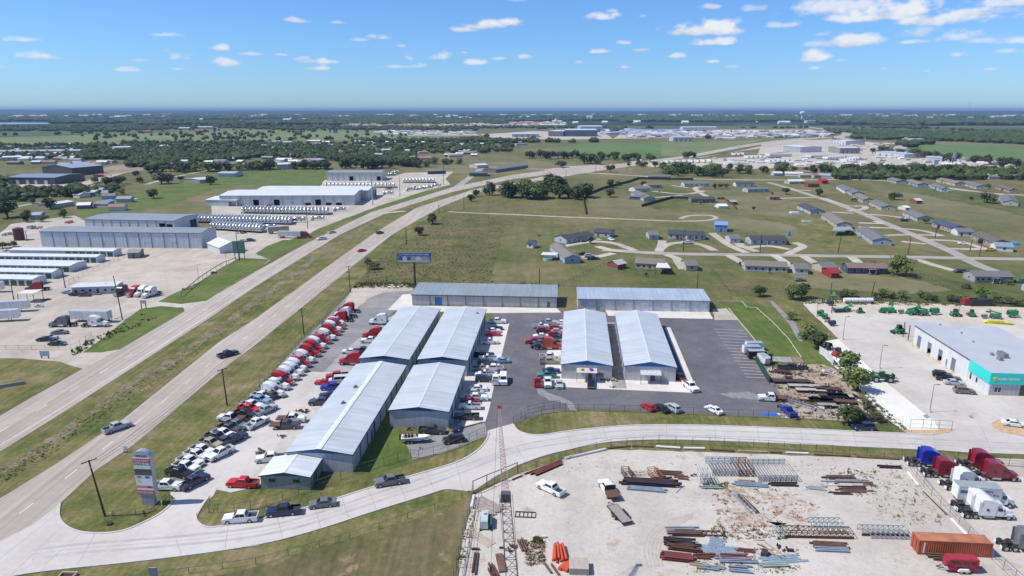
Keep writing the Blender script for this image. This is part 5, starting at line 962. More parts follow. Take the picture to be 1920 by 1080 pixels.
# --- signs
def pylon():
 p = G(281,945); p.z = 0; t = thing('pylon_sign','tall arched grey pylon sign with white and red tenant panels at the road junction','sign',p,R(-4))
 gm = plain('sign_metal',(.36,.38,.43),.4,.3,.05); w,d = 1.65,.55
 part('base_column',MB().box(-1.15,-.45,0,1.15,.45,2.35),plain('sign_base',(.30,.32,.36),.5),t)
 n = 12; prof = [(-w,2.36),(w,2.36),(w,9.75)] + [(w * cos(pi * i / n),9.75 + 1.25 * sin(pi * i / n)) for i in range(1,n)] + [(-w,9.75)]
 part('cabinet',MB().prism(prof,-d,d),gm,t)
 P_ = [(2.45,3.15,(.55,.03,.05),'TRUCK SALES & SERVICE',(.85,.8,.8)),(3.2,3.6,(.72,.72,.72),'',0),(3.65,4.05,(.70,.22,.25),'',0),(4.1,5.55,(.68,.70,.72),'',0),(5.6,6.15,(.66,.67,.68),'',0),(6.2,6.85,(.09,.085,.08),'',0),(6.9,7.4,(.06,.055,.06),'',0),(7.45,8.2,(.55,.60,.55),'',0),(8.25,8.75,(.14,.18,.20),'AUTO GLASS',(.75,.78,.8)),(8.8,9.45,(.50,.02,.05),'TRUCK DEPOT',(.85,.6,.62)),(9.5,9.72,(.62,.64,.66),'',0)]
 for z0,z1,c,s,tcol in P_:
  q = part('tenant_panel',MB().box(-w + .08,-d - .05,z0,w - .08,-d - .005,z1),plain('panel_%.2f_%.2f_%.1f' % (c[0],c[1],z0),c,.4,0,.05),t)
  if s: txt(q,s,.5,(-w + .2,-d - .065,z0 + .12),(pi / 2,0,0),plain('letters_%.2f' % tcol[1],tcol,.5),'lettering',2 * w - .45)
 part('heading',MB().box(-1.1,-d - .03,9.78,1.1,-d - .005,10.35),plain('heading_grey',(.40,.41,.45),.4),t)
 txt(t,'RIVER RIDGE',.42,(-.95,-d - .045,9.92),(pi / 2,0,0),plain('dark_letters',(.03,.03,.04),.5),'lettering',1.9)
 for (x,z,rx,rz_,c) in [(.7,5.87,.5,.2,(.03,.05,.30)),(-.85,5.87,.5,.18,(.20,.20,.25)),(.8,3.85,.42,.2,(.10,.09,.09))]:
  m = MB().cyl((0,-.03,0),(0,.0,0),1,14); m.v = [(x + a * rx,-d - .056 + b * .5,z + cc * rz_) for a,b,cc in m.v]; part('oval_emblem',m,plain('emblem_%.2f' % c[2],c,.4),t)
 part('yellow_patch',MB().box(-1.3,-d - .058,4.7,-.6,-d - .052,5.3),plain('yellow_patch',(.62,.60,.30),.5),t)
pylon()
def billboard():
 p = G(778,536); p.z = 0; zt = hgt(778,536,474); zb = hgt(778,536,491.5); w = 31.5 * (p.y * cos(TH) + 50 * sin(TH)) / F
 t = thing('billboard','large blue billboard picturing stone-fronted houses on a single tall pole','billboard',p,0)
 part('pole',MB().cyl((0,.5,0),(0,.5,zb + .3),.42,14),plain('pole_dark',(.06,.07,.07),.5,.3),t)
 part('cabinet',MB().box(-w,-.2,zb,w,1.2,zt),plain('billboard_back',(.10,.11,.13),.5),t)
 part('catwalk',MB().box(-w + .3,-1.1,zb - .35,w - .3,-.21,zb - .25),plain('catwalk_dark',(.05,.06,.06),.6),t)
 h = zt - zb
 a = part('poster',MB().box(-w + .15,-.26,zb + .12,w - .15,-.21,zt - .12),plain('poster_sky',(.10,.22,.52),.4,0,.05),t)
 part('poster_band',MB().box(-w + .15,-.275,zt - 1.6 * h / 6,w - .15,-.262,zt - .12),plain('poster_navy',(.03,.035,.20),.4,0,.03),a)
 st = plain('poster_stone',(.42,.38,.33),.6,0,.3,2); rf = plain('poster_roof',(.12,.09,.09),.6); wh = plain('poster_white',(.6,.6,.58),.6,0,.2,2); gn = plain('poster_green',(.06,.10,.07),.7)
 for x0,x1,k in [(-.95,-.70,rf),(-.70,-.42,wh),(-.42,-.2,rf),(-.2,.1,st),(.1,.45,wh),(.45,.95,st)]:
  x0 *= w - .2; x1 *= w - .2; m = MB().prism([(x0,zb + h * .2),(x1,zb + h * .2),(x1,zb + h * .5),((x0 + x1) / 2,zb + h * .66),(x0,zb + h * .5)],-.276,-.262); part('pictured_house',m,k,a)
 part('pictured_lawn',MB().box(-w + .15,-.277,zb + .12,w - .15,-.262,zb + h * .19),wh,a)
 txt(a,'Your Trusted Home Brick & Stone Supplier',.95,(-w + .5,-.285,zt - 1.30 * h / 6),(pi / 2,0,0),plain('white_letters',(.8,.8,.8),.5),'lettering',2 * w - 1.0)
billboard()
def panel_sign(name,label,px,py,top,w_px,col,s=None,tcol=(.8,.8,.8),posts=2,bottom=None,ang=0):
 p = G(px,py); z1 = hgt(px,py,top); z0 = hgt(px,py,bottom) if bottom else z1 * .4; w = w_px * (p.y * cos(TH) + (H - z1) * sin(TH)) / F; p.z = 0
 t = thing(name,label,'sign',p,R(ang)); part('sign_panel',MB().box(-w / 2,-.1,z0,w / 2,.1,z1),plain('signcol_%.2f_%.2f' % (col[0],col[1]),col,.5),t)
 for i in range(posts):
  x = 0 if posts == 1 else (-w * .38 + i * w * .76 / (posts - 1)); part('post',MB().box(x - .12,-.12 + .0,0,x + .12,.12,z0 - .005),plain('post_dark',(.06,.05,.045),.7),t)
 if s: txt(t,s,(z1 - z0) * .3,(-w * .45,-.12,z0 + (z1 - z0) * .25),(pi / 2,0,0),plain('letters_%.2f' % tcol[1],tcol,.5),'lettering',w * .9)
 return t,w,z0,z1
panel_sign('green_sign_board','big green directory sign on posts in front of the office annex',450,487,452,23,(.10,.20,.18),None,posts=3,bottom=475)
t,w,z0,z1 = panel_sign('rental_pylon_sign','green square sign with yellow sun on a tall dark pole at the rental yard',1559,587,545,14,(.01,.22,.08),'SUNBELT',(.8,.8,.8),1,558)
part('sun_logo',MB().cyl((0,-.14,z0 + (z1 - z0) * .68),(0,-.105,z0 + (z1 - z0) * .68),(z1 - z0) * .2,12),plain('logo_yellow',(.75,.62,.02),.5),t)
panel_sign('blue_sign_board','small pale blue sign on two posts beside the lower left side road',85,672,658,17,(.40,.48,.58),None,bottom=668)
panel_sign('red_sign_board','small white sign on posts in the truck yard verge',270,579,563,11,(.50,.40,.45),None,bottom=569)
panel_sign('small_road_sign','small white sign at the edge of the near carriageway',236,848,836,7,(.66,.66,.68),None,bottom=846)
panel_sign('grey_utility_box','grey-blue box sign leaning at the bottom road edge',290,1090,1064,15,(.22,.26,.33),None,bottom=1086)
# --- houses
def house(N,B,C,roofc,wallc,label,he=2.6,hr=1.5,wins=4,cat='house',name='house',door=True,z=0,group=None,dims=None):
 org,ang,L,Wd,front = dims or frame(N,B,C,z,9.5); Wd = max(Wd,3.0)
 t = thing(name,label,cat,org,ang,group); wm = plain('siding_%.2f_%.2f_%.2f' % wallc,wallc,.75,0,.12,2); rm = plain('shingle_%.2f_%.2f_%.2f' % roofc,roofc,.9,0,.25,2.2); ov = .35; sl = hr / (Wd / 2)
 m = MB(); m.add([(0,0,0),(L,0,0),(L,Wd,0),(0,Wd,0),(0,0,he),(L,0,he),(L,Wd,he),(0,Wd,he),(0,Wd / 2,he + hr),(L,Wd / 2,he + hr)],[(0,1,5,4),(1,2,6,9,5),(2,3,7,6),(3,0,4,8,7)])
 part('wall',m,wm,t)
 for y0,y1 in ((-ov,Wd / 2 - .004),(Wd + ov,Wd / 2 + .004)):
  z0,z1 = he + .01 - sl * ov,he + hr + .01; q = MB(); q.add([(-ov,y0,z0),(L + ov,y0,z0),(L + ov,y1,z1),(-ov,y1,z1),(-ov,y0,z0 + .12),(L + ov,y0,z0 + .12),(L + ov,y1,z1 + .12),(-ov,y1,z1 + .12)],[(3,2,1,0),(4,5,6,7),(0,1,5,4),(1,2,6,5),(2,3,7,6),(3,0,4,7)]); part('roof_slope',q,rm,t)
 fy = Wd if front else 0; o = .04 if front else -.04; ys = sorted((fy,fy + o)); wt = plain('window_trim',(.62,.63,.64),.6)
 for i in range(wins):
  x = L * (i + .5) / wins
  if door and i == wins // 2: part('door',MB().box(x - .5,ys[0],.1,x + .5,ys[1],2.15),plain('door_dark',(.10,.07,.06),.6),t); continue
  w_ = part('window',MB().box(x - .65,ys[0],1.0,x + .65,ys[1],2.1),wt,t); yy = sorted((fy + o * 1.1,fy + o * 1.5)); part('pane',MB().box(x - .55,yy[0],1.08,x + .55,yy[1],2.02),GLASS,w_)
 if wins > 2:
  for x in (-.04,L + .04):
   xs = sorted((x,x * .0 + (-.0 if x < 0 else L))); w_ = part('window',MB().box(xs[0],Wd / 2 - .6,1.0,xs[1],Wd / 2 + .6,2.0),wt,t); part('pane',MB().box(xs[0] - .015,Wd / 2 - .5,1.08,xs[1] + .015,Wd / 2 + .5,1.92),GLASS,w_)
  dx = L * (wins // 2 + .5) / wins; dy = fy + (1.0 if front else -1.0); part('deck',MB().box(dx - 1.5,dy - .9,.3,dx + 1.5,dy + .9,.42),plain('deck_boards',(.20,.14,.10),.9),t)
  for q in (-1.4,1.4): part('porch_post',MB().box(dx + q - .06,dy + (.8 if front else -.8) - .06,0,dx + q + .06,dy + (.8 if front else -.8) + .06,2.3),wt,t)
  if len(label) % 2: part('porch_roof',MB().box(dx - 1.7,dy - .95,2.31,dx + 1.7,dy + .95,2.42),rm,t)
  part('air_unit',MB().box(L * .15,Wd + .3 if front < 1 else -1.0,0,L * .15 + .8,Wd + 1.0 if front < 1 else -.3,.85),plain('air_unit',(.3,.31,.3),.6),t)
  part('vent_pipe',MB().box(L * .7,Wd * .36,he + hr * .7,L * .7 + .3,Wd * .36 + .3,he + hr + .35),plain('flue',(.35,.35,.35),.5),t)
 part('skirting',MB().box(-.03,-.03,0,L + .03,Wd + .03,.35),plain('skirt_%.2f' % wallc[0],tuple(c * .75 for c in wallc),.8),t)
 return t
DK = (.055,.06,.072); BRN = (.13,.105,.09); TAN_ = (.20,.17,.145); GRY = (.15,.15,.155); LB = (.36,.42,.46); BG = (.42,.38,.31); WH = (.60,.61,.62); DB = (.05,.07,.13); SG = (.30,.34,.31)
HS = [((1062,457.5),(1113,449),(1041,451),DK,LB,'pale blue-grey long house with dark roof left of the cul-de-sac',5),((1143,446),(1114,443.5),(1146,441),DK,BG,'beige garage with dark roof beside the white car',2),((1088,493.5),(1058,469),(1059,495),TAN_,(.28,.38,.48),'blue-walled long house with tan roof and metal porch roof',3),((999,466),(988,465),(1001,462),DK,WH,'small white shed with dark roof, alone left of the houses',1),
 ((1191,504),(1245,507),(1191,495),TAN_,(.36,.32,.27),'taupe long house with brown-grey roof and white gabled porch',5),((1286,508),(1308,508),(1285,499),GRY,BG,'small beige garage right of the taupe house',1),((1397,509),(1476,512),(1396,501),TAN_,(.40,.40,.38),'grey-brown roofed long house right of the fence line',6),((1490,514),(1515,515),(1487,504),GRY,(.45,.50,.52),'small white-blue garage before the crossing drives',1),((1545,513),(1571,512),(1541,502),GRY,(.42,.36,.30),'tan garage with grey roof behind the red barn',1),
 ((1589,513),(1664,514.5),(1578,506),(.20,.14,.12),DB,'dark blue long house with brown roof beside the big pale green tree',6),((1827,530),(1899,531),(1811,521),GRY,(.30,.30,.31),'grey long house with grey roof, rightmost in the meadow',7),((1935,552),(1970,553),(1903,543),DB,(.35,.42,.46),'dark-roofed house cut by the right edge above the rental yard',3),
 ((1635,459.5),(1604,437),(1666,456),GRY,(.33,.38,.43),'blue-grey gabled long house beside the middle lane',4),((1568,428),(1540,409),(1590,424),TAN_,BG,'beige long house behind the wide metal carport',4),((1519,403),(1494,391),(1542,400),DK,LB,'pale house with dark roof, upper left of the carport',3),((1652,395),(1629,384),(1675,393),GRY,BG,'beige and grey house beside the middle lane bend',3),((1719,416),(1692,404),(1744,414),GRY,(.40,.38,.34),'grey gabled house behind the dark blue SUV',3),
 ((1782,436),(1747,424),(1809,432),DB,(.36,.26,.20),'brick-coloured house with dark blue roof on the right',4),((1825,444),(1795,443),(1826,437),GRY,WH,'white garage with grey roof behind the brick-coloured house',2),((1857,463.5),(1820,447),(1887,459),BRN,(.30,.28,.26),'brown-grey long house right of the middle lane',5),((1899,473),(1866,471),(1899,465),(.20,.26,.31),WH,'white garage with blue-grey roof and yellow pickup beside',1),
 ((1617,381),(1598,371),(1634,379),TAN_,BG,'tan roofed house, second along the upper lane row',3),((1597,368),(1582,360),(1620,363),GRY,(.35,.40,.43),'grey house, first along the upper lane row',3),((1583,363),(1568,354),(1597,359),GRY,WH,'pale house at the head of the upper lane row',2),((1480,345.5),(1508,345),(1467,338),(.55,.57,.58),BG,'low tan house with white roof at the top of the lane',3),((1526,334),(1563,333),(1527,328),TAN_,BG,'house with tan roof above the far lane, left',3),((1611,336),(1660,336),(1609,330),DK,(.20,.24,.32),'long dark blue house above the far lane, right',5),
 ((1680,345),(1663,340),(1697,344),GRY,SG,'pale green gabled house right of the far meadow',2),((1720,351),(1698,344),(1742,352),TAN_,(.25,.30,.38),'blue gabled house in the far right row',3),((1765,360),(1744,352),(1789,364),GRY,LB,'grey-blue gabled house in the far right row',3),((1790,349),(1755,341),(1798,346),TAN_,BG,'beige house at the far right lane, upper',3),((1830,355),(1801,347),(1856,356),GRY,(.34,.36,.37),'grey house at the far right lane',3),((1893,362),(1866,354),(1912,364),BRN,(.38,.24,.20),'reddish house at the far right lane',3),((1880,385),(1872,373),(1920,388),GRY,(.40,.38,.36),'house cut by the right edge beside the round trees',3),
 ((1283,350),(1330,349.5),(1282,343),GRY,(.50,.52,.54),'white-ended long house above the fenced lawn',5),((1380,350),(1415,350),(1373,344),DK,WH,'white house with dark roof beside the far lane',3),((1402,361),(1442,360),(1400,352),GRY,LB,'pale blue long house left of the diagonal lane',4),((1215,336),(1258,336),(1212,330),GRY,(.44,.42,.40),'long pale house beyond the black fence',4),((1191,360),(1222,358),(1188,354),TAN_,WH,'white gabled house, upper of the cluster by the black fence',3),((1207,378),(1183,366),(1226,376),GRY,(.40,.40,.38),'grey gabled house, lower of the cluster by the black fence',3),
 ((1215,353),(1240,352),(1213,346),GRY,BG,'small beige house behind the cluster',2),((1296,380),(1341,380),(1292,373),DK,(.20,.18,.17),'long dark house inside the picket fence',5),((1252,447),(1287,449),(1252,440),DK,(.40,.43,.44),'pale house with dark roof, left half of the long pair',3),((1288,450),(1322,450),(1287,441),DK,(.40,.43,.44),'pale house with dark roof, right half of the long pair',3),((1217,449),(1235,449),(1215,440),GRY,(.38,.42,.43),'grey-roofed garage at the left end of the long pair',1),
 ((1369,456),(1388,456),(1366,447),GRY,LB,'small grey garage right of the blue shop',1),((1408,459),(1475,459),(1401,447),DK,LB,'blue-grey house with dark roof and metal awning left of the T junction',5)]
for (N,B,C,rc,wc,lab,wn) in HS: house(N,B,C,rc,wc,lab,wins=wn,door=wn > 1,he=2.5 if wn < 2 else 2.7,cat='garage' if 'garage' in lab and 'beside' not in lab[:20] else 'house')
house((1340,434),(1363,435),(1333,427),(.16,.30,.58),(.14,.26,.50),'bright blue metal shop building with pale roller door',4.0,1.4,1,'shop building','blue_shop',True)
house((1158,506),(1174,503),(1156,498),(.42,.40,.38),(.20,.065,.04),'small red-brown barn shed with pale roof left of the taupe house',2.4,1.3,1,'shed','barn_shed')
house((1558,522),(1573,522),(1556,512),(.28,.02,.03),(.26,.02,.03),'small bright red shed behind the green rental sign',2.3,1.3,1,'shed','barn_shed')
house((1347,391),(1364,391),(1348,387),(.72,.72,.72),(.66,.66,.66),'white tent-like shed inside the picket fence',1.8,1.0,0,'tent','white_tent',False)
house((1371,384),(1382,384),(1371,378),(.30,.32,.34),(.08,.07,.07),'small dark shed with pale roof outside the picket fence',2.2,.8,1,'shed','small_shed')
house((1515,351),(1536,351),(1514,346),(.14,.05,.04),(.24,.06,.03),'low red-brown house at the top of the diagonal lane',2.8,1.2,2); house((1541,345),(1552,345),(1541,340),(.42,.02,.02),(.38,.03,.03),'bright red barn beside the red-brown house',3.2,1.4,1,'barn','red_barn')
house((1718,382),(1729,382),(1716,376),(.50,.48,.46),(.24,.07,.05),'small red shed with white roof alone in the right meadow',2.4,1.2,1,'shed','barn_shed'); house((1697,395),(1706,395),(1695,391),(.70,.70,.70),(.6,.6,.6),'small white-roofed shed left of the right meadow',2.2,.8,1,'shed','small_shed')
house((1443,375),(1462,375),(1440,370),(.18,.14,.12),(.25,.20,.16),'small brown shed with a red car left of the diagonal lane',2.4,1.0,1,'shed','small_shed')
house((1180,374),(1205,375),(1182,370),(.10,.14,.20),(.10,.14,.25),'low blue and black shed by the grey gabled house',2.2,.6,1,'shed','small_shed'); house((1008,358),(1024,358),(1010,353),(.22,.27,.32),(.2,.25,.3),'blue-roofed shed hidden among the dark trees by the highway',2.6,.8,1,'shed','small_shed')
house((240,485),(262,484),(240,479),(.28,.27,.26),(.24,.21,.18),'lone brown shed with grey roof on the pale yard behind the warehouse',2.8,1.0,1,'shed','small_shed')
house((136,553),(219,550),(134,545),(.55,.57,.58),(.48,.50,.52),'long white office trailer in the left truck yard',3.0,.3,6,'office trailer','office_trailer')
def canopy(label,pts,zt,m,posts=4,name='carport',cat='carport'):
 P3 = [G(x,y,zt) for x,y in pts]; c = sum(P3,Vector()) / len(P3); c.z = 0; t = thing(name,label,cat,c); q = [p - c for p in P3]
 part('roof',MB().add([(p.x,p.y,zt) for p in q] + [(p.x,p.y,zt + .12) for p in q],[(3,2,1,0),(4,5,6,7),(0,1,5,4),(1,2,6,5),(2,3,7,6),(3,0,4,7)]),m,t)
 for p in q: part('post',MB().box(p.x * .94 - .07,p.y * .94 - .07,0,p.x * .94 + .07,p.y * .94 + .07,zt - .005),DARK,t)
canopy('wide grey metal carport before the beige long house',[(1560,433),(1600,432),(1594,425),(1564,426)],3.0,plain('tin_roof',(.40,.44,.46),.4,.4)); canopy('flat white canopy on posts over trailers in the left yard',[(31,551),(62,551),(80,543),(48,544)],3.6,plain('white_canopy',(.68,.66,.62),.5))
canopy('white metal porch roof beside the blue-walled house',[(1014,478),(1041,479),(1048,474),(1018,473)],2.6,plain('white_canopy',(.68,.66,.62),.5),cat='porch'); canopy('white gabled porch roof in front of the taupe house',[(1229,502),(1258,503),(1250,492),(1234,492)],3.0,plain('white_canopy',(.68,.66,.62),.5),cat='porch')
canopy('long patched tin lean-to at the back of the junk yard, left part',[(1449,678),(1486,680),(1483,670),(1448,669)],2.4,plain('patched_tin',(.42,.40,.36),.6,.3,.5,.8)); canopy('rust-brown tin lean-to at the back of the junk yard, right part',[(1487,680),(1508,681),(1503,671),(1485,670)],2.4,plain('rust_tin',(.28,.20,.15),.8,.1,.5,.8))
for (px,py,c,r,l) in [(1027,488,(.05,.32,.50),2.3,'round above-ground pool with bright blue water by the metal porch roof'),(1176,404,(.12,.12,.12),0,'')]:
 if not r: continue
 p = G(px,py); t = thing('round_pool',l,'pool',p); part('pool_wall',MB().cyl((0,0,0),(0,0,1.1),r,20),plain('pool_wall',(.35,.42,.45),.5),t); part('water',MB().cyl((0,0,1.105),(0,0,1.12),r * .93,20),plain('pool_water',c,.1),t)
for (px,py,sx,sy,sz,c,l,n) in [(1479,442,.8,.8,3.0,(.03,.25,.42),'bright blue portable toilet-like tower box in the meadow','blue_box'),(37,447,5,5,6.5,(.09,.012,.02),'',''),(1489,400,3,2,1.2,(.45,.52,.58),'pale blue covered boat in the meadow left of the pale house','covered_boat'),(1513,416,3,1.4,.9,(.25,.42,.36),'green upturned boat in the meadow','covered_boat'),(1897,459,3.2,2,1.4,(.05,.25,.55),'bright blue tarp-covered thing at the brown-grey house','tarp_cover'),(1740,372,1,1,1,(.3,.3,.3),'','')]:
 if l: o = link(n,MB().box(-sx,-sy,0,sx,sy,sz / 2,.1,.1).box(-sx + .12,-sy + .12,sz / 2 + .002,sx - .12,sy - .12,sz,.4,.3).mesh(n,plain(n + '%.2f' % c[0],c,.5)),None,G(px,py)); tag(o,l,n.replace('_',' '))
o = link('rust_silo',MB().cyl((0,0,0),(0,0,6.5),2.6,18).cyl((0,0,6.52),(0,0,7.1),2.6,18,.8).mesh('rust_silo',plain('maroon_tank',(.09,.014,.022),.6)),None,G(37,450)); tag(o,'dark maroon round tank left of the long white warehouse','tank')
# ------------------------------------------------------------ trees and plants
def leafmat(name,a,b):
 m,nt,bs = newmat(name); bs.inputs['Roughness'].default_value = .75; bs.inputs['Specular IOR Level'].default_value = .25
 oi = NN(nt,'ShaderNodeObjectInfo'); n = noise(nt,ocoord(nt),.9,3); f = M(nt,'ADD',M(nt,'MULTIPLY',n,.7),M(nt,'MULTIPLY',oi.outputs['Random'],.35))
 nt.links.new(ramp(nt,f,[(.25,a),(.8,b)]),bs.inputs['Base Color']); return m
LEAF = leafmat('dark_leaves',(.030,.050,.016),(.078,.100,.030)); LEAF2 = leafmat('fresh_leaves',(.075,.120,.026),(.145,.185,.052)); LEAF3 = leafmat('olive_leaves',(.050,.060,.024),(.105,.105,.045))
BARK = plain('bark',(.09,.07,.055),.95,0,.3,3)
def crown_mesh(seed,n,leaf,m,shape):
 r = random.Random(seed); lobes = []
 for i in range(7):
  a = r.uniform(0,2 * pi); q = r.uniform(.1,.62); lobes.append((cos(a) * q,sin(a) * q,r.uniform(-.55,.5) * shape,r.uniform(.34,.66)))
 lobes.append((r.uniform(-.2,.2),r.uniform(-.2,.2),.1,.5)); mb = MB()
 for i in range(n):
  L = lobes[i % len(lobes)]; d = Vector((r.gauss(0,1),r.gauss(0,1),r.gauss(0,1) + .25)); d.normalize(); rad = L[3] * (r.random() ** .35) * r.uniform(.8,1.2)
  c = Vector((L[0],L[1],L[2])) + d * rad * Vector((1,1,.85)).length / 1.6
  s = leaf * r.uniform(.6,1.4); nrm = (d + Vector((r.uniform(-.7,.7),r.uniform(-.7,.7),r.uniform(-.3,.9)))).normalized()
  u = nrm.cross(Vector((r.uniform(-1,1),r.uniform(-1,1),r.uniform(-1,1)))); 
  if u.length < .01: continue
  u.normalize(); v = nrm.cross(u); k = r.uniform(.5,1)
  mb.quad(c - u * s - v * s * k * .6,c + u * s * .9 - v * s * k,c + u * s * 1.1 + v * s * k * .8,c - u * s * .7 + v * s * k)
 return mb.mesh('crown',m)
CR = {'dark': [crown_mesh(i,700,.10,LEAF,.9) for i in range(5)],'fresh': [crown_mesh(20 + i,800,.08,LEAF2,1.1) for i in range(3)],'olive': [crown_mesh(40 + i,600,.10,LEAF3,.8) for i in range(4)]}
def trunk_mesh(seed):
 r = random.Random(seed); m = MB().cyl((0,0,0),(.02,.02,.5),.06,7,.035)
 for i in range(5):
  a = 1.3 * i + r.random(); z = .38 + .07 * i; m.cyl((0,0,z - .05),(cos(a) * .32,sin(a) * .32,z + .28),.024,5,.008)
 return m.mesh('trunk',BARK)
TK = [trunk_mesh(i) for i in range(3)]
trn = random.Random(11)
def tree(px,py,h,kind='dark',label='',group=None,wide=1.0,name='tree',world=None,low=.42):
 """h in metres"""
 p = world if world is not None else G(px,py); p.z = 0; t = thing(name,label,'bush' if name == 'bush' else 'tree',p,trn.uniform(0,6.28),group)
 c = link('crown',trn.choice(CR[kind]),t,(0,0,h * .54)); q = 1.18 if kind == 'fresh' else 1; c.scale = (h * .60 * wide * q,h * .60 * wide * q,h * .47)
 k = link('trunk',trn.choice(TK),t); k.scale = (h * .9,h * .9,h); return t
def hpx(py,n):
 y = G(960,py).y; return n * (y * cos(TH) + H * sin(TH)) / F * 1.04
NT = [(15,408,34,'dark',1.3,'large dark spreading tree at the far left edge of the village'),(50,405,12,'olive',1.2,'small tree right of the large dark tree at the left edge'),(62,382,12,'olive',1,'small brownish tree on the pale drive in the left village'),(50,416,18,'dark',1.1,'dark round tree behind the flat blue-grey shed'),(96,392,22,'dark',1.1,'dark tree left of the long white-roofed house'),(80,416,12,'fresh',1.2,'green bush-like tree right of the flat blue-grey shed'),
 (120,408,16,'dark',1,'dark round tree before the long white-roofed house'),(85,363,15,'dark',1.3,'dark tree behind the white-walled house'),(112,368,12,'dark',1,'small dark tree in the upper left village'),(131,370,20,'dark',1,'tall dark tree with grey trunk in the left village'),(148,370,18,'dark',1.2,'dark tree right of the tall dark one in the left village'),(178,362,14,'olive',1.2,'olive tree beside the dark house in the left village'),(205,352,22,'dark',1.1,'dark tree, left of the group in the green meadow'),(216,349,20,'dark',1,'dark tree, middle of the group in the green meadow'),(228,345,15,'dark',1.2,'dark tree, right of the group in the green meadow'),(178,343,11,'dark',1.6,'low dark bush tree below the red trailer'),
 (227,365,11,'fresh',1.2,'fresh green bush alone on the meadow slope'),(288,372,18,'dark',1.3,'dark green tree standing alone in the meadow above the warehouses'),(262,343,12,'olive',1.2,'olive bush in the meadow before the drive'),(255,330,10,'dark',1.5,'dark bush on the meadow rise'),(303,345,24,'olive',1.1,'tall olive tree beside the drive, left of two'),(316,344,20,'olive',1.1,'olive tree beside the drive, right of two'),(339,340,10,'dark',1,'small dark tree beside the pale shed drive'),(395,346,17,'dark',1.1,'dark tree hiding the pale shed by the meadow'),(283,328,8,'dark',1.2,'small dark bush on the meadow before the tree belt'),(346,327,8,'dark',1.3,'dark bush under the tree belt'),
 (5,466,14,'olive',1.5,'grey-green bush at the left edge behind the storage rows'),(25,463,12,'olive',1.2,'second grey-green bush behind the storage rows'),(811,420,20,'dark',1.1,'dark tree by the end of the dirt track beside the highway'),(785,441,18,'dark',1.2,'dark loose tree below the dirt track beside the highway'),(702,505,15,'olive',1.5,'rough olive bush left of the billboard by the highway fence'),(690,495,12,'olive',1.2,'pale rough bush behind the fence left of the billboard'),(884,378,14,'dark',1,'small dark tree at the highway edge, left of two'),(893,369,14,'dark',1,'small dark tree at the highway edge, right of two'),(918,366,26,'olive',.9,'tall loose olive tree at the highway edge'),(912,366,14,'dark',1,'dark tree at the foot of the tall olive tree'),
 (1145,323,14,'dark',1.1,'round dark tree at the highway crossover'),(1052,314,13,'dark',1.7,'wide dark tree alone in the pasture beyond the crossover'),(1413,394,8,'olive',1,'tiny tree alone in the right meadow'),(1473,364,12,'dark',1.2,'olive dark tree on the left of the diagonal lane'),(1537,368,15,'dark',1,'dark tree right of the diagonal lane'),(1677,375,15,'dark',1.5,'dark spreading tree alone in the right meadow'),(1851,380,20,'dark',1.4,'dark spreading tree in the far right meadow'),(1820,375,8,'olive',1,'young tree left of the dark spreading one'),(1145,370,17,'dark',1.1,'dark tree beside the black fence, nearest'),(1143,352,16,'dark',1,'dark tree behind the black fence'),(1205,350,11,'dark',1.2,'dark tree above the white gabled house'),(1160,348,9,'olive',1.2,'olive tree beside the far black fence'),
 (1340,353,9,'dark',1,'left small tree before the long white-ended house'),(1350,353,9,'dark',1,'middle small tree before the long white-ended house'),(1362,353,9,'dark',1,'right small tree before the long white-ended house'),(1682,517,38,'fresh',.95,'tall light green tree beside the dark blue house'),(1425,556,20,'dark',1.3,'dark bush right of the light blue roofed storage building'),(1487,562,26,'fresh',1.0,'fresh green tree at the corner of the rental yard, left'),(1503,560,30,'dark',1.0,'darker green tree at the corner of the rental yard, right'),(1483,600,16,'fresh',1.0,'young bush on the green strip beside the asphalt path'),(1513,636,30,'fresh',1.0,'loose green tree on the green strip, left of the rental yard'),(1530,655,34,'dark',1.05,'dense dark green tree at the inner corner of the rental yard'),
 (1590,714,54,'fresh',.85,'large light green tree in front of the junk yard, left one'),(1608,732,46,'fresh',.8,'large light green tree in front of the junk yard, right one'),(1590,795,40,'dark',1.1,'dense dark bush by the dark blue SUV'),(1615,790,20,'olive',1.6,'brown scrubby bush right of the dense dark bush'),(1640,790,20,'olive',1.3,'grey scrub at the end of the junk yard fence'),(1625,765,18,'olive',1.2,'grey scrub beside the pale drive at the junk yard'),(1841,562,22,'fresh',1.1,'fresh green tree behind the fence of the rental yard, left'),(1866,568,18,'fresh',1.1,'green tree behind the fence of the rental yard, right'),(1811,541,10,'olive',1.6,'low olive bush in the meadow below the rightmost house')]
for (px,py,n,k,w,lab) in NT: tree(px,py,hpx(py,n),k,lab,None,w,'bush' if 'bush' in lab or 'scrub' in lab else 'tree')
def belt(pts,n,hm,kinds,label,group,spread=1.0,seed=1):
 r = random.Random(seed); W = [G(*p) for p in pts]; L = [(b - a).length for a,b in zip(W[:-1],W[1:])]; T = sum(L)
 for i in range(n):
  s = (i + r.random() * .8) / n * T; k = 0
  while k < len(L) - 1 and s > L[k]: s -= L[k]; k += 1
  p = W[k].lerp(W[k + 1],min(1,s / L[k])); p = p + Vector((r.uniform(-5,5),r.uniform(-14,14) * spread,0))
  tree(0,0,hm * r.uniform(.7,1.25),r.choice(kinds),f'{label}, {ORD[i]} from left' if n <= 30 else label,group,r.uniform(.95,1.35),world=p)
belt([(278,322),(340,321),(410,320),(475,318)],26,10,['dark','fresh','dark','olive'],'green tree in the dense tree belt left of the cream barn','tree belt left of the cream barn',1,1)
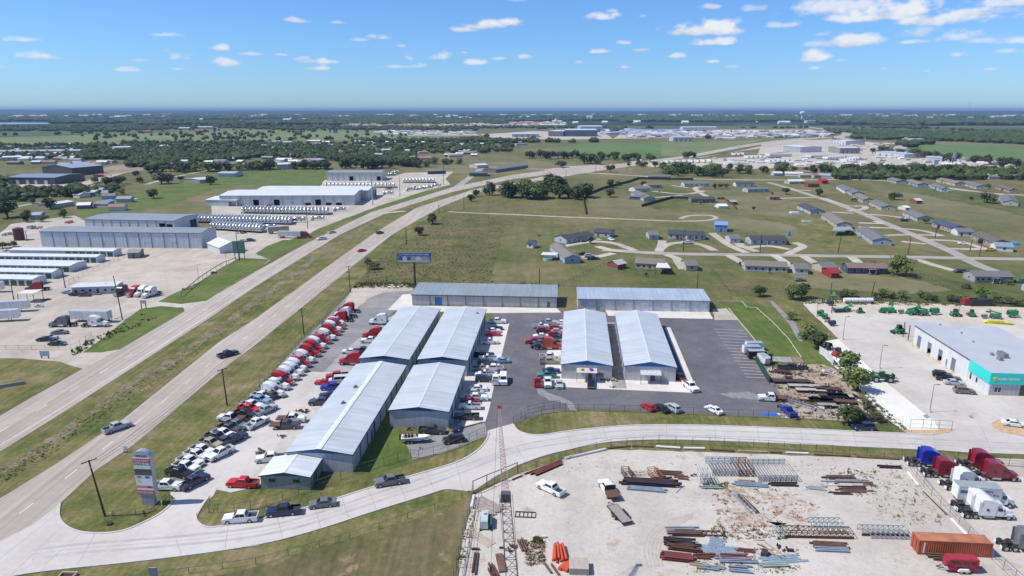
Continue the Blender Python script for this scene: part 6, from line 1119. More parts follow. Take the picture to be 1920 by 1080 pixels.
belt([(480,318),(515,318)],8,11,['dark'],'dark tree directly left of the cream barn','trees left of the cream barn',1,2); belt([(552,317),(620,317)],14,10,['dark','dark','olive'],'dark tree between the cream barn and the bay building','trees right of the cream barn',1,3)
belt([(646,315),(668,315)],5,11,['dark'],'dark tree in the small clump above the bay building','clump above the bay building',.6,4); belt([(682,316),(725,315)],11,12,['dark'],'dark tree in the wide clump above the bay building','wide clump above the bay building',.8,5); belt([(740,311),(800,314)],12,10,['dark','fresh'],'tree in the group right of the wide clump','trees right of the wide clump',1.2,6); belt([(808,307),(860,308)],9,7,['fresh','olive'],'low light tree by the thin side road','low trees by the side road',.8,7)
belt([(985,296),(1060,297),(1150,299),(1215,303)],30,11,['dark','olive','dark'],'tree in the long row beyond the highway crossover','long tree row beyond the crossover',1.6,8); belt([(1095,306),(1115,308)],5,12,['dark'],'tall tree in front of the long row','tall trees before the long row',.5,9); belt([(1285,297),(1305,296)],3,12,['dark'],'dark tree close to the far carriageway','dark trees close to the far carriageway',.5,10)
belt([(945,370),(985,372),(1018,372)],11,12.5,['dark','dark','fresh'],'tree in the dark clump between highway and meadow, left','left dark clump by the meadow',.7,12); belt([(1030,360),(1050,362)],3,14,['dark','olive'],'tall tree behind the dark clump by the meadow','tall trees behind the dark clump',.5,13); belt([(1045,372),(1090,373),(1105,368)],9,10,['dark'],'tree in the dark clump left of the black fence','right dark clump by the meadow',.6,14)
belt([(1180,312),(1250,314),(1300,320)],14,7,['olive','dark'],'scrubby tree along the distant trailer yard','scrub trees along the trailer yard',1,15); belt([(1245,325),(1300,326),(1345,330)],22,11,['dark','fresh','dark'],'tree in the wood above the black-fenced houses','wood above the black-fenced houses',2.2,16)
for q_,(w_,p_) in enumerate((('left',[(1350,322),(1550,322)]),('middle',[(1553,322),(1740,324)]),('right',[(1743,325),(1920,330),(2000,334)]))): belt(p_,24,9,['dark','dark','olive','fresh'],f'tree in the {w_} part of the wooded line behind the subdivision',f'wooded line behind the subdivision, {w_} part',2.4,17 + 30 * q_)
belt([(1640,288),(1720,296),(1800,304),(1920,316)],30,12,['dark','olive'],'tree in the hedgerow before the far green field','hedgerow before the far green field',1.6,18)
belt([(1560,555),(1700,560),(1800,566),(1920,573)],22,3.0,['olive','fresh','olive'],'scrubby bush along the back fence of the rental yard','scrub along the back fence of the rental yard',.15,19)
def woods(name,n,y0,y1,x0,x1,hmin,hmax,avoid=(),seed=5,thr=.5,m=None,wide=1.0):
 """a far-off wood that reads as one mass: crude crowns, no two alike, scattered in clumps"""
 r = random.Random(seed); g = {}; vs = []; fs = []
 def nz(x,y):
  s = 0; a = 1.0; f = 1 / 420
  for o in range(3):
   X,Y = x * f,y * f; ix,iy = math.floor(X),math.floor(Y); fx,fy = X - ix,Y - iy
   def v(i,j):
    k = (i,j,o)
    if k not in g: g[k] = random.Random(i * 73856 + j * 19349 + o * 83492 + seed).random()
    return g[k]
   s += a * ((v(ix,iy) * (1 - fx) + v(ix + 1,iy) * fx) * (1 - fy) + (v(ix,iy + 1) * (1 - fx) + v(ix + 1,iy + 1) * fx) * fy); a *= .55; f *= 2.6
  return s / 1.85
 k = 0; tries = 0
 while k < n and tries < n * 6:
  tries += 1; py = y0 + (y1 - y0) * r.random() ** .75; px = r.uniform(x0,x1); p = G(px,py)
  if nz(p.x,p.y) < thr: continue
  if any(inside(px,py,q) for q in avoid): continue
  h = r.uniform(hmin,hmax); w = h * r.uniform(.45,.75) * wide; b = len(vs); a0 = r.uniform(0,1)
  for z,q,nn in ((.12,.75,5),(.55,1.0,5)):
   for i in range(nn): a = a0 + 2 * pi * i / nn; s = q * w * r.uniform(.75,1.2); vs.append((p.x + cos(a) * s,p.y + sin(a) * s,z * h * r.uniform(.85,1.15)))
  vs.append((p.x + r.uniform(-.3,.3) * w,p.y + r.uniform(-.3,.3) * w,h))
  for i in range(5): j = (i + 1) % 5; fs.append((b + i,b + j,b + 5 + j,b + 5 + i)); fs.append((b + 5 + i,b + 5 + j,b + 10))
  k += 1
 me = bpy.data.meshes.new(name); me.from_pydata(vs,[],fs); me.materials.append(m or WOODM); o = link(name,me); o['kind'] = 'stuff'; return o
def inside(x,y,poly):
 c = False; j = len(poly) - 1
 for i in range(len(poly)):
  if (poly[i][1] > y) != (poly[j][1] > y) and x < (poly[j][0] - poly[i][0]) * (y - poly[i][1]) / (poly[j][1] - poly[i][1]) + poly[i][0]: c = not c
  j = i
 return c
WOODM = groundmat('wood_foliage',[(.026,.044,.015),(.046,.066,.022),(.078,.094,.036)],[(60,1),(14,1),(4,1)],bstr=0)
FP = [p for _,p,_ in F_[:9]] + [[(-300,228.5),(100,228.5),(100,238),(-300,240)],[(385,225.5),(565,225.5),(565,231),(385,231)],[(1180,300),(1290,298),(1420,262),(1500,258),(1640,262),(1862,318),(1600,318),(1215,314)],[(1170,241),(1520,241),(1560,258),(1480,260),(1150,260)],[(900,245),(1140,240),(1150,260),(920,262)],[(1000,320),(1180,300),(1440,262),(1600,248),(1600,262),(1440,276),(1180,313),(1000,340)],[(-600,262),(240,247),(700,244),(880,256),(880,266),(500,266),(-600,274)]]
CUT = [[(-100,300),(240,300),(240,350),(-100,350)],[(780,288),(1140,288),(1140,340),(780,340)]]
woods('distant_woods',7500,212,236,-300,2250,14,26,FP,5,.47,None,1.9)
woods('pasture_trees',220,237,264,-100,900,7,12,[],13,.5,None,1.0); woods('village_trees',3600,236,268,-200,2100,8,13,FP,6,.47,None,1.4)
woods('village_trees',2100,262,314,-100,960,5,10,FP + CUT,7,.44,None,1.15); woods('village_trees',160,335,425,-60,235,4,8,[[(60,300),(245,300),(245,352),(0,360)],[(150,385),(240,350),(240,430),(150,430)]],12,.3,None,1.2)
woods('roadside_woods',900,268,300,1600,2050,8,13,FP,8,.52,None,1.3); woods('village_trees',300,316,338,1560,2050,5,9,(),9,.45,None,1.1)
# far village houses and estates
vr = random.Random(21); VC = [((.55,.56,.57),'grey-white'),((.30,.30,.31),'grey'),((.74,.74,.73),'bright white'),((.30,.18,.13),'red-brown'),((.22,.19,.17),'dark brown'),((.30,.36,.44),'blue-grey')]
def village(n,x0,x1,y0,y1,where,seed,size=(9,22)):
 r = random.Random(seed); got = 0; tries = 0
 while got < n and tries < 9000:
  tries += 1; px,py = r.uniform(x0,x1),r.uniform(y0,y1)
  if any(inside(px,py,q) for q in FP): continue
  c,cn = r.choice(VC); p = G(px,py); L = r.uniform(*size); w = r.uniform(7,10)
  house(None,None,None,c,r.choice([BG,WH,LB,GRY]),f'small far house with {cn} roof among the trees {where}',2.8,1.6,0,group=f'{cn} roofed far houses {where}',door=False,dims=(p,r.uniform(-.5,.5),L,w,0)); got += 1
village(80,-20,560,272,314,'of the left village',1); village(62,480,900,264,308,'of the middle village',2); village(22,560,1000,258,275,'behind the middle village',3,(14,30)); village(16,1360,1920,326,338,'behind the subdivision',4); village(18,1330,1700,246,262,'along the far highway bend',5,(15,40)); village(10,60,240,352,405,'in the near left village',6,(7,12))
def estate(name,n,x0,x1,y0,y1,cols,s,seed,h=(4,6)):
 """a far-off estate too small to count"""
 r = random.Random(seed); mb = MB()
 for i in range(n):
  p = G(r.uniform(x0,x1),r.uniform(y0,y1)); L = r.uniform(*s); w = L * r.uniform(.4,.9); z = r.uniform(*h); mb.add([(p.x - L / 2,p.y - w / 2,0),(p.x + L / 2,p.y - w / 2,0),(p.x + L / 2,p.y + w / 2,0),(p.x - L / 2,p.y + w / 2,0),(p.x - L / 2,p.y,z),(p.x + L / 2,p.y,z),(p.x - L / 2,p.y - w / 2,z * .55),(p.x + L / 2,p.y - w / 2,z * .55),(p.x + L / 2,p.y + w / 2,z * .55),(p.x - L / 2,p.y + w / 2,z * .55)],
   [(0,1,7,6),(1,2,8,5,7),(2,3,9,8),(3,0,6,4,9),(6,7,5,4),(9,4,5,8)])
 o = link(name,mb.mesh(name,groundmat('estate_' + name + str(seed),cols,[(120,1),(40,1)],bstr=0))); o['kind'] = 'stuff'
estate('distant_rooftops',520,640,1010,231,239,[(.20,.12,.09),(.30,.22,.18),(.5,.47,.43)],(14,26),31,(8,12)); estate('distant_rooftops',130,940,1060,229,236,[(.3,.2,.15),(.5,.45,.4),(.6,.6,.6)],(14,30),32)
estate('distant_yard_clutter',300,1170,1560,247,259,[(.12,.13,.15),(.35,.34,.34),(.66,.66,.66)],(8,20),33,(4,8)); estate('distant_yard_clutter',260,1130,1280,244,252,[(.08,.12,.25),(.2,.25,.4),(.6,.6,.6)],(10,30),34,(3,6)); estate('distant_yard_clutter',70,705,890,247,253,[(.2,.2,.21),(.45,.45,.45),(.66,.66,.66)],(8,24),35,(4,7)); estate('distant_yard_clutter',90,0,150,284,301,[(.4,.4,.4),(.68,.68,.68)],(6,16),36)
estate('distant_yard_clutter',55,1330,1600,295,311,[(.16,.16,.17),(.45,.45,.44),(.7,.7,.7)],(4,12),41,(2,4)); estate('distant_yard_clutter',50,1600,1840,294,317,[(.2,.18,.16),(.5,.47,.42),(.7,.7,.7)],(4,12),42,(2,5))
yr = random.Random(77)
for (N,B,C,rc,wc,lab,wn) in HS:
 if wn < 3: continue
 for k in range(1):
  a_ = G(*N).lerp(G(*B),yr.uniform(-.15,1.15)); a_ += Vector((yr.uniform(-4,4),yr.choice((-1,1,1)) * yr.uniform(9,16),0))
  tree(0,0,yr.uniform(1.4,4.2),yr.choice(['dark','olive','fresh']),'small young tree or shrub planted in a yard of the scattered long houses','young yard trees around the scattered houses',yr.uniform(.8,1.3),world=a_)
estate('distant_town',260,-100,2000,209.5,221,[(.3,.3,.3),(.55,.55,.54)],(40,130),37,(12,22)); estate('distant_town',90,300,2000,220,232,[(.45,.42,.38),(.72,.72,.7)],(20,60),38,(8,16)); estate('distant_yard_clutter',60,1560,1700,270,283,[(.3,.3,.3),(.6,.5,.45)],(6,14),39,(2,4)); estate('distant_yard_clutter',50,1760,1900,305,318,[(.35,.32,.3),(.6,.55,.5)],(5,12),40,(2,5))
# ------------------------------------------------------------ distant landmarks
p = G(1503,227); t = thing('water_tower','white water tower with bulging tank standing on the wooded horizon','water tower',p)
wt = plain('tower_white',(.72,.73,.74),.5); zt = hgt(1503,227,208.8); part('stem',MB().cyl((0,0,0),(0,0,zt * .72),zt * .10,16),plain('tower_stem',(.55,.52,.48),.6),t); part('tank',MB().cyl((0,0,zt * .70),(0,0,zt * .78),zt * .10,18,zt * .26).cyl((0,0,zt * .78),(0,0,zt * .93),zt * .26,18).cyl((0,0,zt * .93),(0,0,zt),zt * .26,18,zt * .1),wt,t)
p = G(1043,231); t = thing('water_tower','small white water tank on the bare hill far away in the middle','water tower',p); part('stem',MB().cyl((0,0,0),(0,0,16),2,10),MATS[('p','tower_stem')],t); part('tank',MB().cyl((0,0,13),(0,0,24),9,14),wt,t)
p = G(1812,236); t = thing('radio_mast','thin lattice radio mast rising above the horizon at the right','mast',p); hm = hgt(1812,236,192); part('mast',MB().cyl((0,0,0),(0,0,hm),1.0,6,.45),plain('mast_grey',(.25,.22,.22),.6),t); part('aerial',MB().cyl((0,0,hm * .99),(0,0,hm),1.6,8),MATS[('p','mast_grey')],t)
p = G(1787,308); hs = hgt(1787,308,285); t = thing('batching_silo','tall leaning blue-grey silo of the concrete batching plant','silo',p); part('silo',MB().cyl((0,0,3),(1.2,0,hs),2.6,12),plain('blue_grey_steel',(.14,.19,.22),.5),t); part('frame',MB().bar((-3,-2,0),(-2,-1.5,9),.3).bar((3,-2,0),(2,-1.5,9),.3).bar((-3,2,0),(-2,1.5,9),.3).bar((3,2,0),(2,1.5,9),.3),DARK,t)
p = G(1752,313); t = thing('batching_hopper','pale blue hopper cabin at the batching plant','hopper',p); part('hopper',MB().box(-3,-3,0,3,3,9,.3,.3),plain('pale_blue_steel',(.34,.40,.44),.5),t)
for i,px in enumerate([619,627,631]):
 o = link('dark_silo',MB().cyl((0,0,0),(0,0,13),2.6 if i else 2.2,12).mesh('dark_silo',plain('dark_silo',(.03,.04,.04),.6)),None,G(px,249.5)); tag(o,['dark silo on the pasture ridge, leftmost and apart','dark silo on the pasture ridge, middle of three','dark silo on the pasture ridge, rightmost of three'][i],'silo','dark silos on the pasture ridge')
for i,(px,py,c) in enumerate([(258,249.5,'dark red'),(335,243,'grey'),(368,241,'white'),(365,248,'red')]):
 p = G(px,py); house(None,None,None,(.30,.10,.08) if 'red' in c else (.5,.5,.5),(.35,.25,.22),f'{c} ranch building on the pale pasture ridge upper left',5,3,0,'ranch','ranch_building',False,dims=(p,.1,38 if i != 2 else 60,20,0))
# ------------------------------------------------------------ poles, lamps, wires
WOOD = plain('creosote_wood',(.055,.042,.033),.9,0,.3,4)
def power_pole(px,py,top,label,lean=(0,0),arms=2,thick=.15,col=None,az=0.9,group='wooden power poles'):
 p = G(px,py); h = hgt(px,py,top); t = thing('power_pole',label,'power pole',p,0,group); m = col or WOOD; a = Vector((lean[0],lean[1],h)); part('pole',MB().cyl((0,0,0),a,thick * 1.15,8,thick * .75),m,t)
 for i in range(arms):
  c = a * (1 - .015 - .09 * i); an = az + (1.3 if i else 0); d = Vector((cos(an),sin(an),0)) * (1.25 if i == 0 else 1.15)
  k = part('crossarm',MB().bar(c - d,c + d,.06,.08),m,t)
  for s in (-.9,0,.9): part('insulator',MB().cyl(c + d * s + Vector((0,0,.085)),c + d * s + Vector((0,0,.3)),.06,6),plain('porcelain',(.5,.5,.5),.3),k)
PP = [(197,968,863,'tall dark wooden power pole with two crossarms on the corner lawn',(-1.2,0),2),(426,760,692,'wooden power pole beside the highway fence behind the parked pickups',(-.25,0),2),(570,627,579,'wooden power pole beside the row of semi tractors',(-.15,0),1),(657,548,499,'wooden power pole at the far end of the truck lot',(-.1,0),1),(230,600,517,'dark leaning power pole beside the white box trailer on the left',(-.9,0),0),(123,540,503,'power pole at the end of the storage rows',(-.3,0),1),(449,490,424,'tall dark power pole in front of the big green sign',(-.4,0),0),(577,428,384,'power pole at the tank trailer yard fence',(0,0),0),(750,368,331,'power pole beside the far carriageway verge',(0,0),0),(832,346,302,'power pole by the crossover road verge',(0,0),0),(870,395,369,'power pole on the meadow side of the highway',(0,0),0),(762,457,430,'short power pole in the rough below the dirt track',(0,0),0),(823,398,385,'small pole at the start of the dirt track',(0,0),1),(28,572,534,'pole carrying the wires by the white canopy',(0,0),1),(51,452,433,'pole with crossarm left of the long warehouse',(0,0),1),(1011,537,503,'pole with grey transformer behind the long storage building',(0,0),0),(1307,545,511,'pole behind the light blue roofed building',(0,0),0),(1281,471,441,'pole before the long pair of dark-roofed houses',(0,0),0),(1425,473,440,'pole by the lane near the blue-grey awning house',(0,0),0),
  (1571,475,443,'pole above the lane, left in the meadow',(.6,0),0),(1702,478,445,'pole above the lane, middle of the meadow',(.3,0),0),(1753,446,424,'pole by the brick-coloured house',(.3,0),0),(1818,472,452,'pole by the yellow pickup',(.3,0),0),(1836,481,447,'pole right of the lane crossing',(.3,0),0),(1632,562,528,'pale leaning pole behind the rental yard fence',(.8,0),0),(1555,560,528,'pole just behind the green rental sign',(.3,0),0),(1863,573,548,'thin pole right behind the rental yard fence',(0,0),0),(1061,341,318,'pole on the meadow edge of the near carriageway, left',(0,0),0),(1117,325,309,'pole at the crossover, middle',(0,0),0),(1175,323,305,'pole at the crossover, right',(0,0),0)]
for (px,py,top,lab,lean,arms) in PP: power_pole(px,py,top,lab,lean,arms,.17 if py > 480 else .2)
power_pole(699,384,336,'thick pale concrete pole in front of the plant hall',(0,0),1,.42,plain('pale_pole',(.42,.42,.41),.6)); power_pole(691,530,482,'thin metal post left of the billboard',(0,0),0,.07,group=None)
for i,(px,py,top,lab) in enumerate([(1580,637,594,'tall lamp post at the grassy corner of the rental yard'),(1649,691,648,'tall lamp post behind the green telehandler'),(1743,773,721,'tall lamp post at the gate of the rental yard'),(1531,594,566,'lamp post beside the green rental sign'),(1797,590,570,'lamp post behind the roof of the rental building'),(1664,590,567,'lamp post beyond the green lifts'),(372,522,496,'low lamp post at the edge of the empty pale yard'),(425,497,472,'low lamp post by the road of the empty pale yard')]):
 p = G(px,py); h = hgt(px,py,top); t = thing('lamp_post',lab,'lamp post',p,0,'tall yard lamp posts'); lm = plain('lamp_pole',(.20,.19,.18),.5,.4); part('pole',MB().cyl((0,0,.6),(0,0,h),.09,8,.06),lm,t); part('base',MB().cyl((0,0,0),(0,0,.6),.3,10),plain('lamp_base',(.58,.55,.42),.8),t); part('arm',MB().bar((0,0,h - .05),(.9,0,h),.05),lm,t); part('lamp_head',MB().box(.75,-.18,h - .03,1.35,.18,h + .09),lm,t)
def wires(a,b,ha,hb,label,n=3):
 A,B = G(*a),G(*b)
 for i in range(n):
  m = MB(); prev = None
  for k in range(13):
   t = k / 12; q = A.lerp(B,t); q.z = ha + (hb - ha) * t - 1.6 * 4 * t * (1 - t) * .6; q.x += (i - (n - 1) / 2) * .9
   if prev is not None: m.bar(prev,q,.018)
   prev = q
  o = link('power_line',m.mesh('power_line',DARK)); tag(o,label,'power line',label)
wires((196,966),(426,760),10.6,10.6,'overhead wire from the corner lawn pole to the next pole'); wires((426,760),(570,627),10.6,9.8,'overhead wire between the poles behind the parked pickups'); wires((570,627),(657,548),9.8,13,'overhead wire between the poles beside the semi row')
# ------------------------------------------------------------ fences
FW = plain('fence_wire',(.16,.155,.15),.7,.3); RUST = plain('rusty_steel',(.12,.055,.035),.9,.1,.35,2); FP_ = plain('fence_post',(.09,.075,.065),.8,.2)
def fence(label,pts,h=1.9,gap=3.0,pm=None,rm=None,rails=(.98,.5,.05),name='chain_link_fence',cat='fence',r=.045,rr=.018,post_h=1.0,brace=False):
 W = [G(*p) for p in pts]; t = thing(name,label,cat,W[0]); o = W[0]; pm = pm or FP_; rm = rm or FW; c = 0; seg = 0
 pmesh = MB().cyl((0,0,0),(0,0,h * post_h),r,6).mesh('post',pm)
 for a,b in zip(W[:-1],W[1:]):
  n = max(1,round((b - a).length / gap))
  for i in range(n):
   if c < 290: link('post',pmesh,t,a.lerp(b,i / n) - o); c += 1
  for f in rails: part('rail',MB().bar(a - o + Vector((0,0,h * f)),b - o + Vector((0,0,h * f)),rr if f < .9 else rr * 1.6),rm,t)
 link('post',pmesh,t,W[-1] - o); return t
fence('tall wire fence between highway and the parked trucks',[(655,545),(610,597),(560,648),(505,710),(440,775),(380,835),(330,885),(300,915)],2.0,3.2); fence('wire fence around the corner lawn beneath the tall sign',[(213,970),(255,966),(291,958),(318,934)],1.3,3.5); fence('wire fence from the yard drive past the office to the shed corner',[(394,948),(392,962),(440,962),(500,950),(560,928),(610,912),(668,888)],1.9,3.2)
fence('wire fence along the side lawn and gravel corner',[(668,888),(720,873),(770,858),(785,860),(840,845),(880,828),(908,815)],1.9,3.0); fence('black fence of the asphalt lot along the front road',[(963,797),(985,785),(1015,776),(1060,772),(1085,771),(1200,774),(1300,778),(1440,784),(1560,790),(1664,797)],1.9,3.4,plain('black_fence',(.03,.03,.032),.6)); fence('black fence along the curved entrance, inner line',[(963,795),(990,775),(1020,768),(1050,764)],1.9,3.0,MATS[('p','black_fence')])
fence('wire fence of the steel yard along the front road',[(972,888),(1005,880),(1060,860),(1145,838),(1235,832),(1330,835),(1440,841),(1560,850),(1690,860)],1.9,3.4,RUST); fence('heavy pipe gate fence at the steel yard entrance',[(887,925),(913,913),(940,902),(970,889)],2.6,3.4,RUST,RUST,(.98,.04),'pipe_gate','gate',.08,.035); fence('mesh fence between the steel yard and the mown field',[(887,926),(880,960),(868,1010),(856,1065),(845,1120)],2.2,3.0,RUST,None,(.98,.66,.33,.03)); fence('second fence line just inside the field side of the steel yard',[(892,960),(884,1010),(874,1065),(866,1120)],1.6,3.0)
fence('diagonal wire fence between steel yard and truck yard',[(1695,862),(1718,895),(1746,930),(1780,968),(1815,1005),(1860,1050),(1925,1110)],2.0,3.0,plain('galvanised_post',(.22,.22,.22),.6,.4)); fence('black fence of the truck yard along the front road',[(1695,861),(1760,862),(1830,868),(1862,872),(1920,876),(1990,880)],2.2,3.4,MATS[('p','black_fence')],None,(.98,.6,.3,.03))
fence('low wire fence on the verge of the mown field',[(-40,1145),(120,1110),(290,1085),(480,1058),(655,1010),(815,955),(866,935)],1.2,5,None,None,(.95,)); fence('black slat gate of the rental yard',[(1706,803),(1730,803),(1760,804.5),(1784,806)],2.2,2.2,MATS[('p','black_fence')],None,(.98,.5,.05),'slat_gate','gate'); fence('wire fence between junk yard and pale drive of the rental yard',[(1548,690),(1580,700),(1612,735),(1650,780),(1690,806)],2.0,3.0,MATS[('p','galvanised_post')]); fence('wire fence behind the rental yard',[(1504,570),(1560,563),(1720,568),(1920,577),(2000,582)],2.0,4.0)
fence('pale low pipe rail around the green plot right of the sheds',[(1345,568),(1391,569),(1400,580),(1418,581),(1450,610),(1478,640),(1502,675)],.9,5,plain('cream_pipe',(.55,.52,.36),.6),MATS[('p','cream_pipe')] if ('p','cream_pipe') in MATS else None,(.95,),'pipe_rail','rail',.06,.05); fence('pale kerb rail along the right edge of the asphalt lot',[(1366,580),(1384,602),(1422,648),(1440,672)],.5,4,MATS[('p','cream_pipe')],MATS[('p','cream_pipe')],(.9,),'pipe_rail','rail',.06,.06)
fence('long dark post and wire fence on the meadow below the houses',[(1048,537),(1100,513),(1155,489)],1.4,3.4,DARK,DARK,(.95,.5),'field_fence'); fence('dark field fence right of the garages',[(1328,503),(1345,518),(1368,551)],1.4,3.4,DARK,DARK,(.95,),'field_fence'); fence('dark field fence sloping down to the rental yard',[(1690,500),(1740,522),(1810,558)],1.3,3.4,DARK,DARK,(.95,),'field_fence'); fence('fence across the back of the storage buildings',[(674,531),(780,533),(1050,537),(1300,543),(1500,552)],1.8,5)
fence('fence along the side road of the left truck yard',[(-60,655),(60,656),(134,655),(150,646),(172,630)],1.4,4); fence('rusty pipe fence along the empty pale yard',[(340,556),(372,528),(395,512),(415,500),(443,488)],1.5,6,RUST,RUST,(.95,),'pipe_rail','rail',.08,.07); fence('wire fence between storage rows and empty yard',[(120,538),(165,513),(205,495),(240,480)],1.8,5); fence('red-brown picket fence around the dark house lawn',[(1216,391),(1290,392),(1380,393),(1372,383),(1358,376),(1345,373)],1.4,3,plain('red_picket',(.16,.06,.04),.8),MATS[('p','red_picket')] if ('p','red_picket') in MATS else None,(.95,.5),'picket_fence')
def board_fence(label,pts,h,m,name='board_fence'):
 W = [G(*p) for p in pts]; t = thing(name,label,'fence',W[0]); o = W[0]; k = 0
 for a,b in zip(W[:-1],W[1:]):
  d = b - a; n = max(1,round(d.length / 2.4)); u = d.normalized(); nn = Vector((-u.y,u.x,0)) * .04
  for i in range(n):
   p = a.lerp(b,i / n) - o + u * .06; q = a.lerp(b,(i + 1) / n) - o - u * .0; v = [p - nn,q - nn,q + nn,p + nn]; v = v + [x + Vector((0,0,h)) for x in v]
   part('fence_panel',MB().add(v,[(3,2,1,0),(4,5,6,7),(0,1,5,4),(1,2,6,5),(2,3,7,6),(3,0,4,7)]),m,t)
   part('post',MB().box(p.x - .1,p.y - .07,0,p.x - .01,p.y + .07,h + .1),m,t)
board_fence('tall tan wooden fence seen end-on in the middle meadow',[(1098,402),(1092,370)],2.4,plain('tan_boards',(.24,.16,.09),.9)); board_fence('long black screen fence running up to the far lane',[(1098,368),(1130,355),(1180,342),(1196,336),(1300,338)],2.2,plain('black_boards',(.035,.035,.035),.9)); board_fence('black screen fence left of the picket lawn',[(1203,388),(1232,380),(1260,372),(1296,374)],2.0,MATS[('p','black_boards')]); board_fence('red-brown board fence right of the dark house',[(1345,374),(1358,374),(1372,384),(1381,392)],1.8,plain('red_boards',(.15,.06,.04),.9)); board_fence('dark green privacy screen between asphalt and junk yard',[(1417,677),(1428,697),(1442,718)],1.9,plain('green_screen',(.012,.07,.05),.7)); board_fence('dark green screen behind the enclosed trailers',[(1421,676),(1447,676),(1450,682)],2.0,MATS[('p','green_screen')]); board_fence('white screen panels beside the red machine behind the junk yard',[(1536,662),(1551,672),(1562,685)],2.2,plain('white_screen',(.6,.6,.6),.7)); board_fence('navy blue screen fence behind the farthest tank trailers',[(802,327),(836,326)],3.5,plain('navy_screen',(.03,.06,.14),.7))
# ------------------------------------------------------------ steel yard
LBS = plain('light_blue_steel',(.27,.34,.39),.55,.2,.2,1); REDS = plain('red_primer_steel',(.17,.045,.035),.75,0,.25,1); DKS = plain('dark_steel',(.055,.04,.045),.75,.2,.3,1); WHP = plain('white_pipe',(.66,.65,.62),.5,0,.12,1); TANS = plain('tan_steel',(.38,.29,.20),.8,0,.3,1); BRS = plain('brown_steel',(.15,.085,.06),.85,0,.35,1); GRS = plain('pale_green_steel',(.32,.40,.37),.6,.1,.2,1); GYS = plain('grey_steel',(.33,.37,.40),.6,.3,.25,1); ORS = plain('orange_pipe',(.55,.085,.03),.55,0,.2,1)
MC = {'light blue': LBS,'red': REDS,'dark': DKS,'white': WHP,'tan': TANS,'brown': BRS,'rusty': RUST,'pale green': GRS,'grey': GYS,'orange': ORS}
def ibeam(L,h,w):
 m = MB(); x = L / 2; return m.box(-x,-w / 2,0,x,w / 2,.03).box(-x,-w / 2,h - .03,x,w / 2,h).box(-x,-.02,.031,x,.02,h - .031)
def steel(px0,py0,px1,py1,n,colour,where,kind='beam',gapy=.42,h=.34,w=.26,jx=1.2,seed=None,z=.035,stack=1):
 """n parallel members between two pixels, laid side by side"""
 r = random.Random(seed or int(px0 * 7 + py0)); a,b = G(px0,py0),G(px1,py1); d = b - a; L = d.length; an = atan2(d.y,d.x); nn = Vector((-sin(an),cos(an),0)); c = (a + b) / 2
 for i in range(n):
  for s in range(stack):
   LL = L * r.uniform(.78,1.02); mb = ibeam(LL,h,w) if kind == 'beam' else (MB().cyl((-LL / 2,0,h / 2),(LL / 2,0,h / 2),h / 2,10) if kind == 'pipe' else MB().box(-LL / 2,-w / 2,0,LL / 2,w / 2,h))
   p = c + nn * (i - (n - 1) / 2) * gapy + Vector((cos(an),sin(an),0)) * r.uniform(-jx,jx) * .5; p.z = z + s * (h + .015)
   o = link({'beam': 'steel_beam','pipe': 'steel_pipe','bar': 'steel_bar'}[kind],mb.mesh('steel_member',MC[colour]),None,p,an + r.uniform(-.012,.012)); tag(o,f"{colour} {kind if kind != 'bar' else 'section'}" + (f", {ORD[i]} from front" if n > 1 else ' of steel') + (', upper' if s else ', lower' if stack > 1 else '') + f", {where}",{'beam': 'steel beam','pipe': 'pipe','bar': 'steel bar'}[kind],f'{colour} steel {kind}s {where}')
S = steel
S(1163,905,1275,911,4,'dark','in the long dark pile near the white towing truck',gapy=.5,h=.4,w=.36,stack=2); S(1176,916,1250,922,4,'light blue','in front of the long dark pile',gapy=.35,h=.4,jx=.4); S(1232,887,1282,890,3,'brown','behind the long dark pile at its right',gapy=.6); S(1225,899,1254,896,2,'rusty','leaning beside the ladder-like rack',gapy=.5); S(1268,896,1290,898,3,'brown','in the short heap right of the long dark pile','bar',.5)
S(1245,994,1312,994,3,'grey','at the top of the middle stack',gapy=.5,stack=1); S(1255,1003,1320,1004,3,'brown','on the middle stack, second row',gapy=.4,stack=2); S(1248,1018,1308,1022,4,'dark','on the middle stack, third row',gapy=.45,stack=2); S(1248,1026,1312,1034,4,'rusty','on the middle stack, lowest row',gapy=.4,stack=2)
S(1240,1045,1304,1052,4,'red','in the bright primer-red pile at the bottom',gapy=.42,h=.36,w=.34,stack=2,jx=.8); S(1250,1042,1292,1046,2,'red','behind the primer-red pile',gapy=.4,stack=1); S(1290,1057,1332,1064,2,'tan','right below the primer-red pile','bar',.5); S(1297,1045,1345,1043,2,'red','in the thin red rows','bar',.6); S(1345,1045,1400,1048,3,'red','in the thin red rows further right','bar',.6); S(1310,1048,1340,1050,1,'rusty','below the thin red rows','bar')
S(1309,1030,1391,1037,5,'light blue','in the flat light blue sheets row','bar',.55,.12,.5,2.5); S(1328,1016,1358,1020,6,'light blue','in the small light blue stack above the sheets','bar',.4,.2,.35,.8); S(1309,1064,1356,1069,3,'light blue','in the lower left light blue row',gapy=.4); S(1346,1052,1418,1054,3,'light blue','in the lower middle light blue row',gapy=.45); S(1371,1063,1407,1066,2,'light blue','in the lowest light blue pair, upper',gapy=.4); S(1371,1071,1414,1075,2,'light blue','in the lowest light blue pair, lower',gapy=.4); S(1440,1052,1516,1046,4,'light blue','in the long pale blue row right of the middle','bar',.5,.15,.45,3); S(1418,1062,1478,1060,3,'pale green','below the long pale blue row',gapy=.4); S(1427,1038,1441,1042,3,'dark','short dark block in the middle','bar',.5,.6,.5,.2)
S(1384,1033,1422,1036,2,'red','right of the light blue sheets','bar',.5); S(1425,1015,1470,1048,2,'tan','lying diagonally in the middle','bar',.9,.15,.2); S(1420,1024,1455,1040,2,'rusty','lying diagonally in the middle','bar',.9,.12,.15)
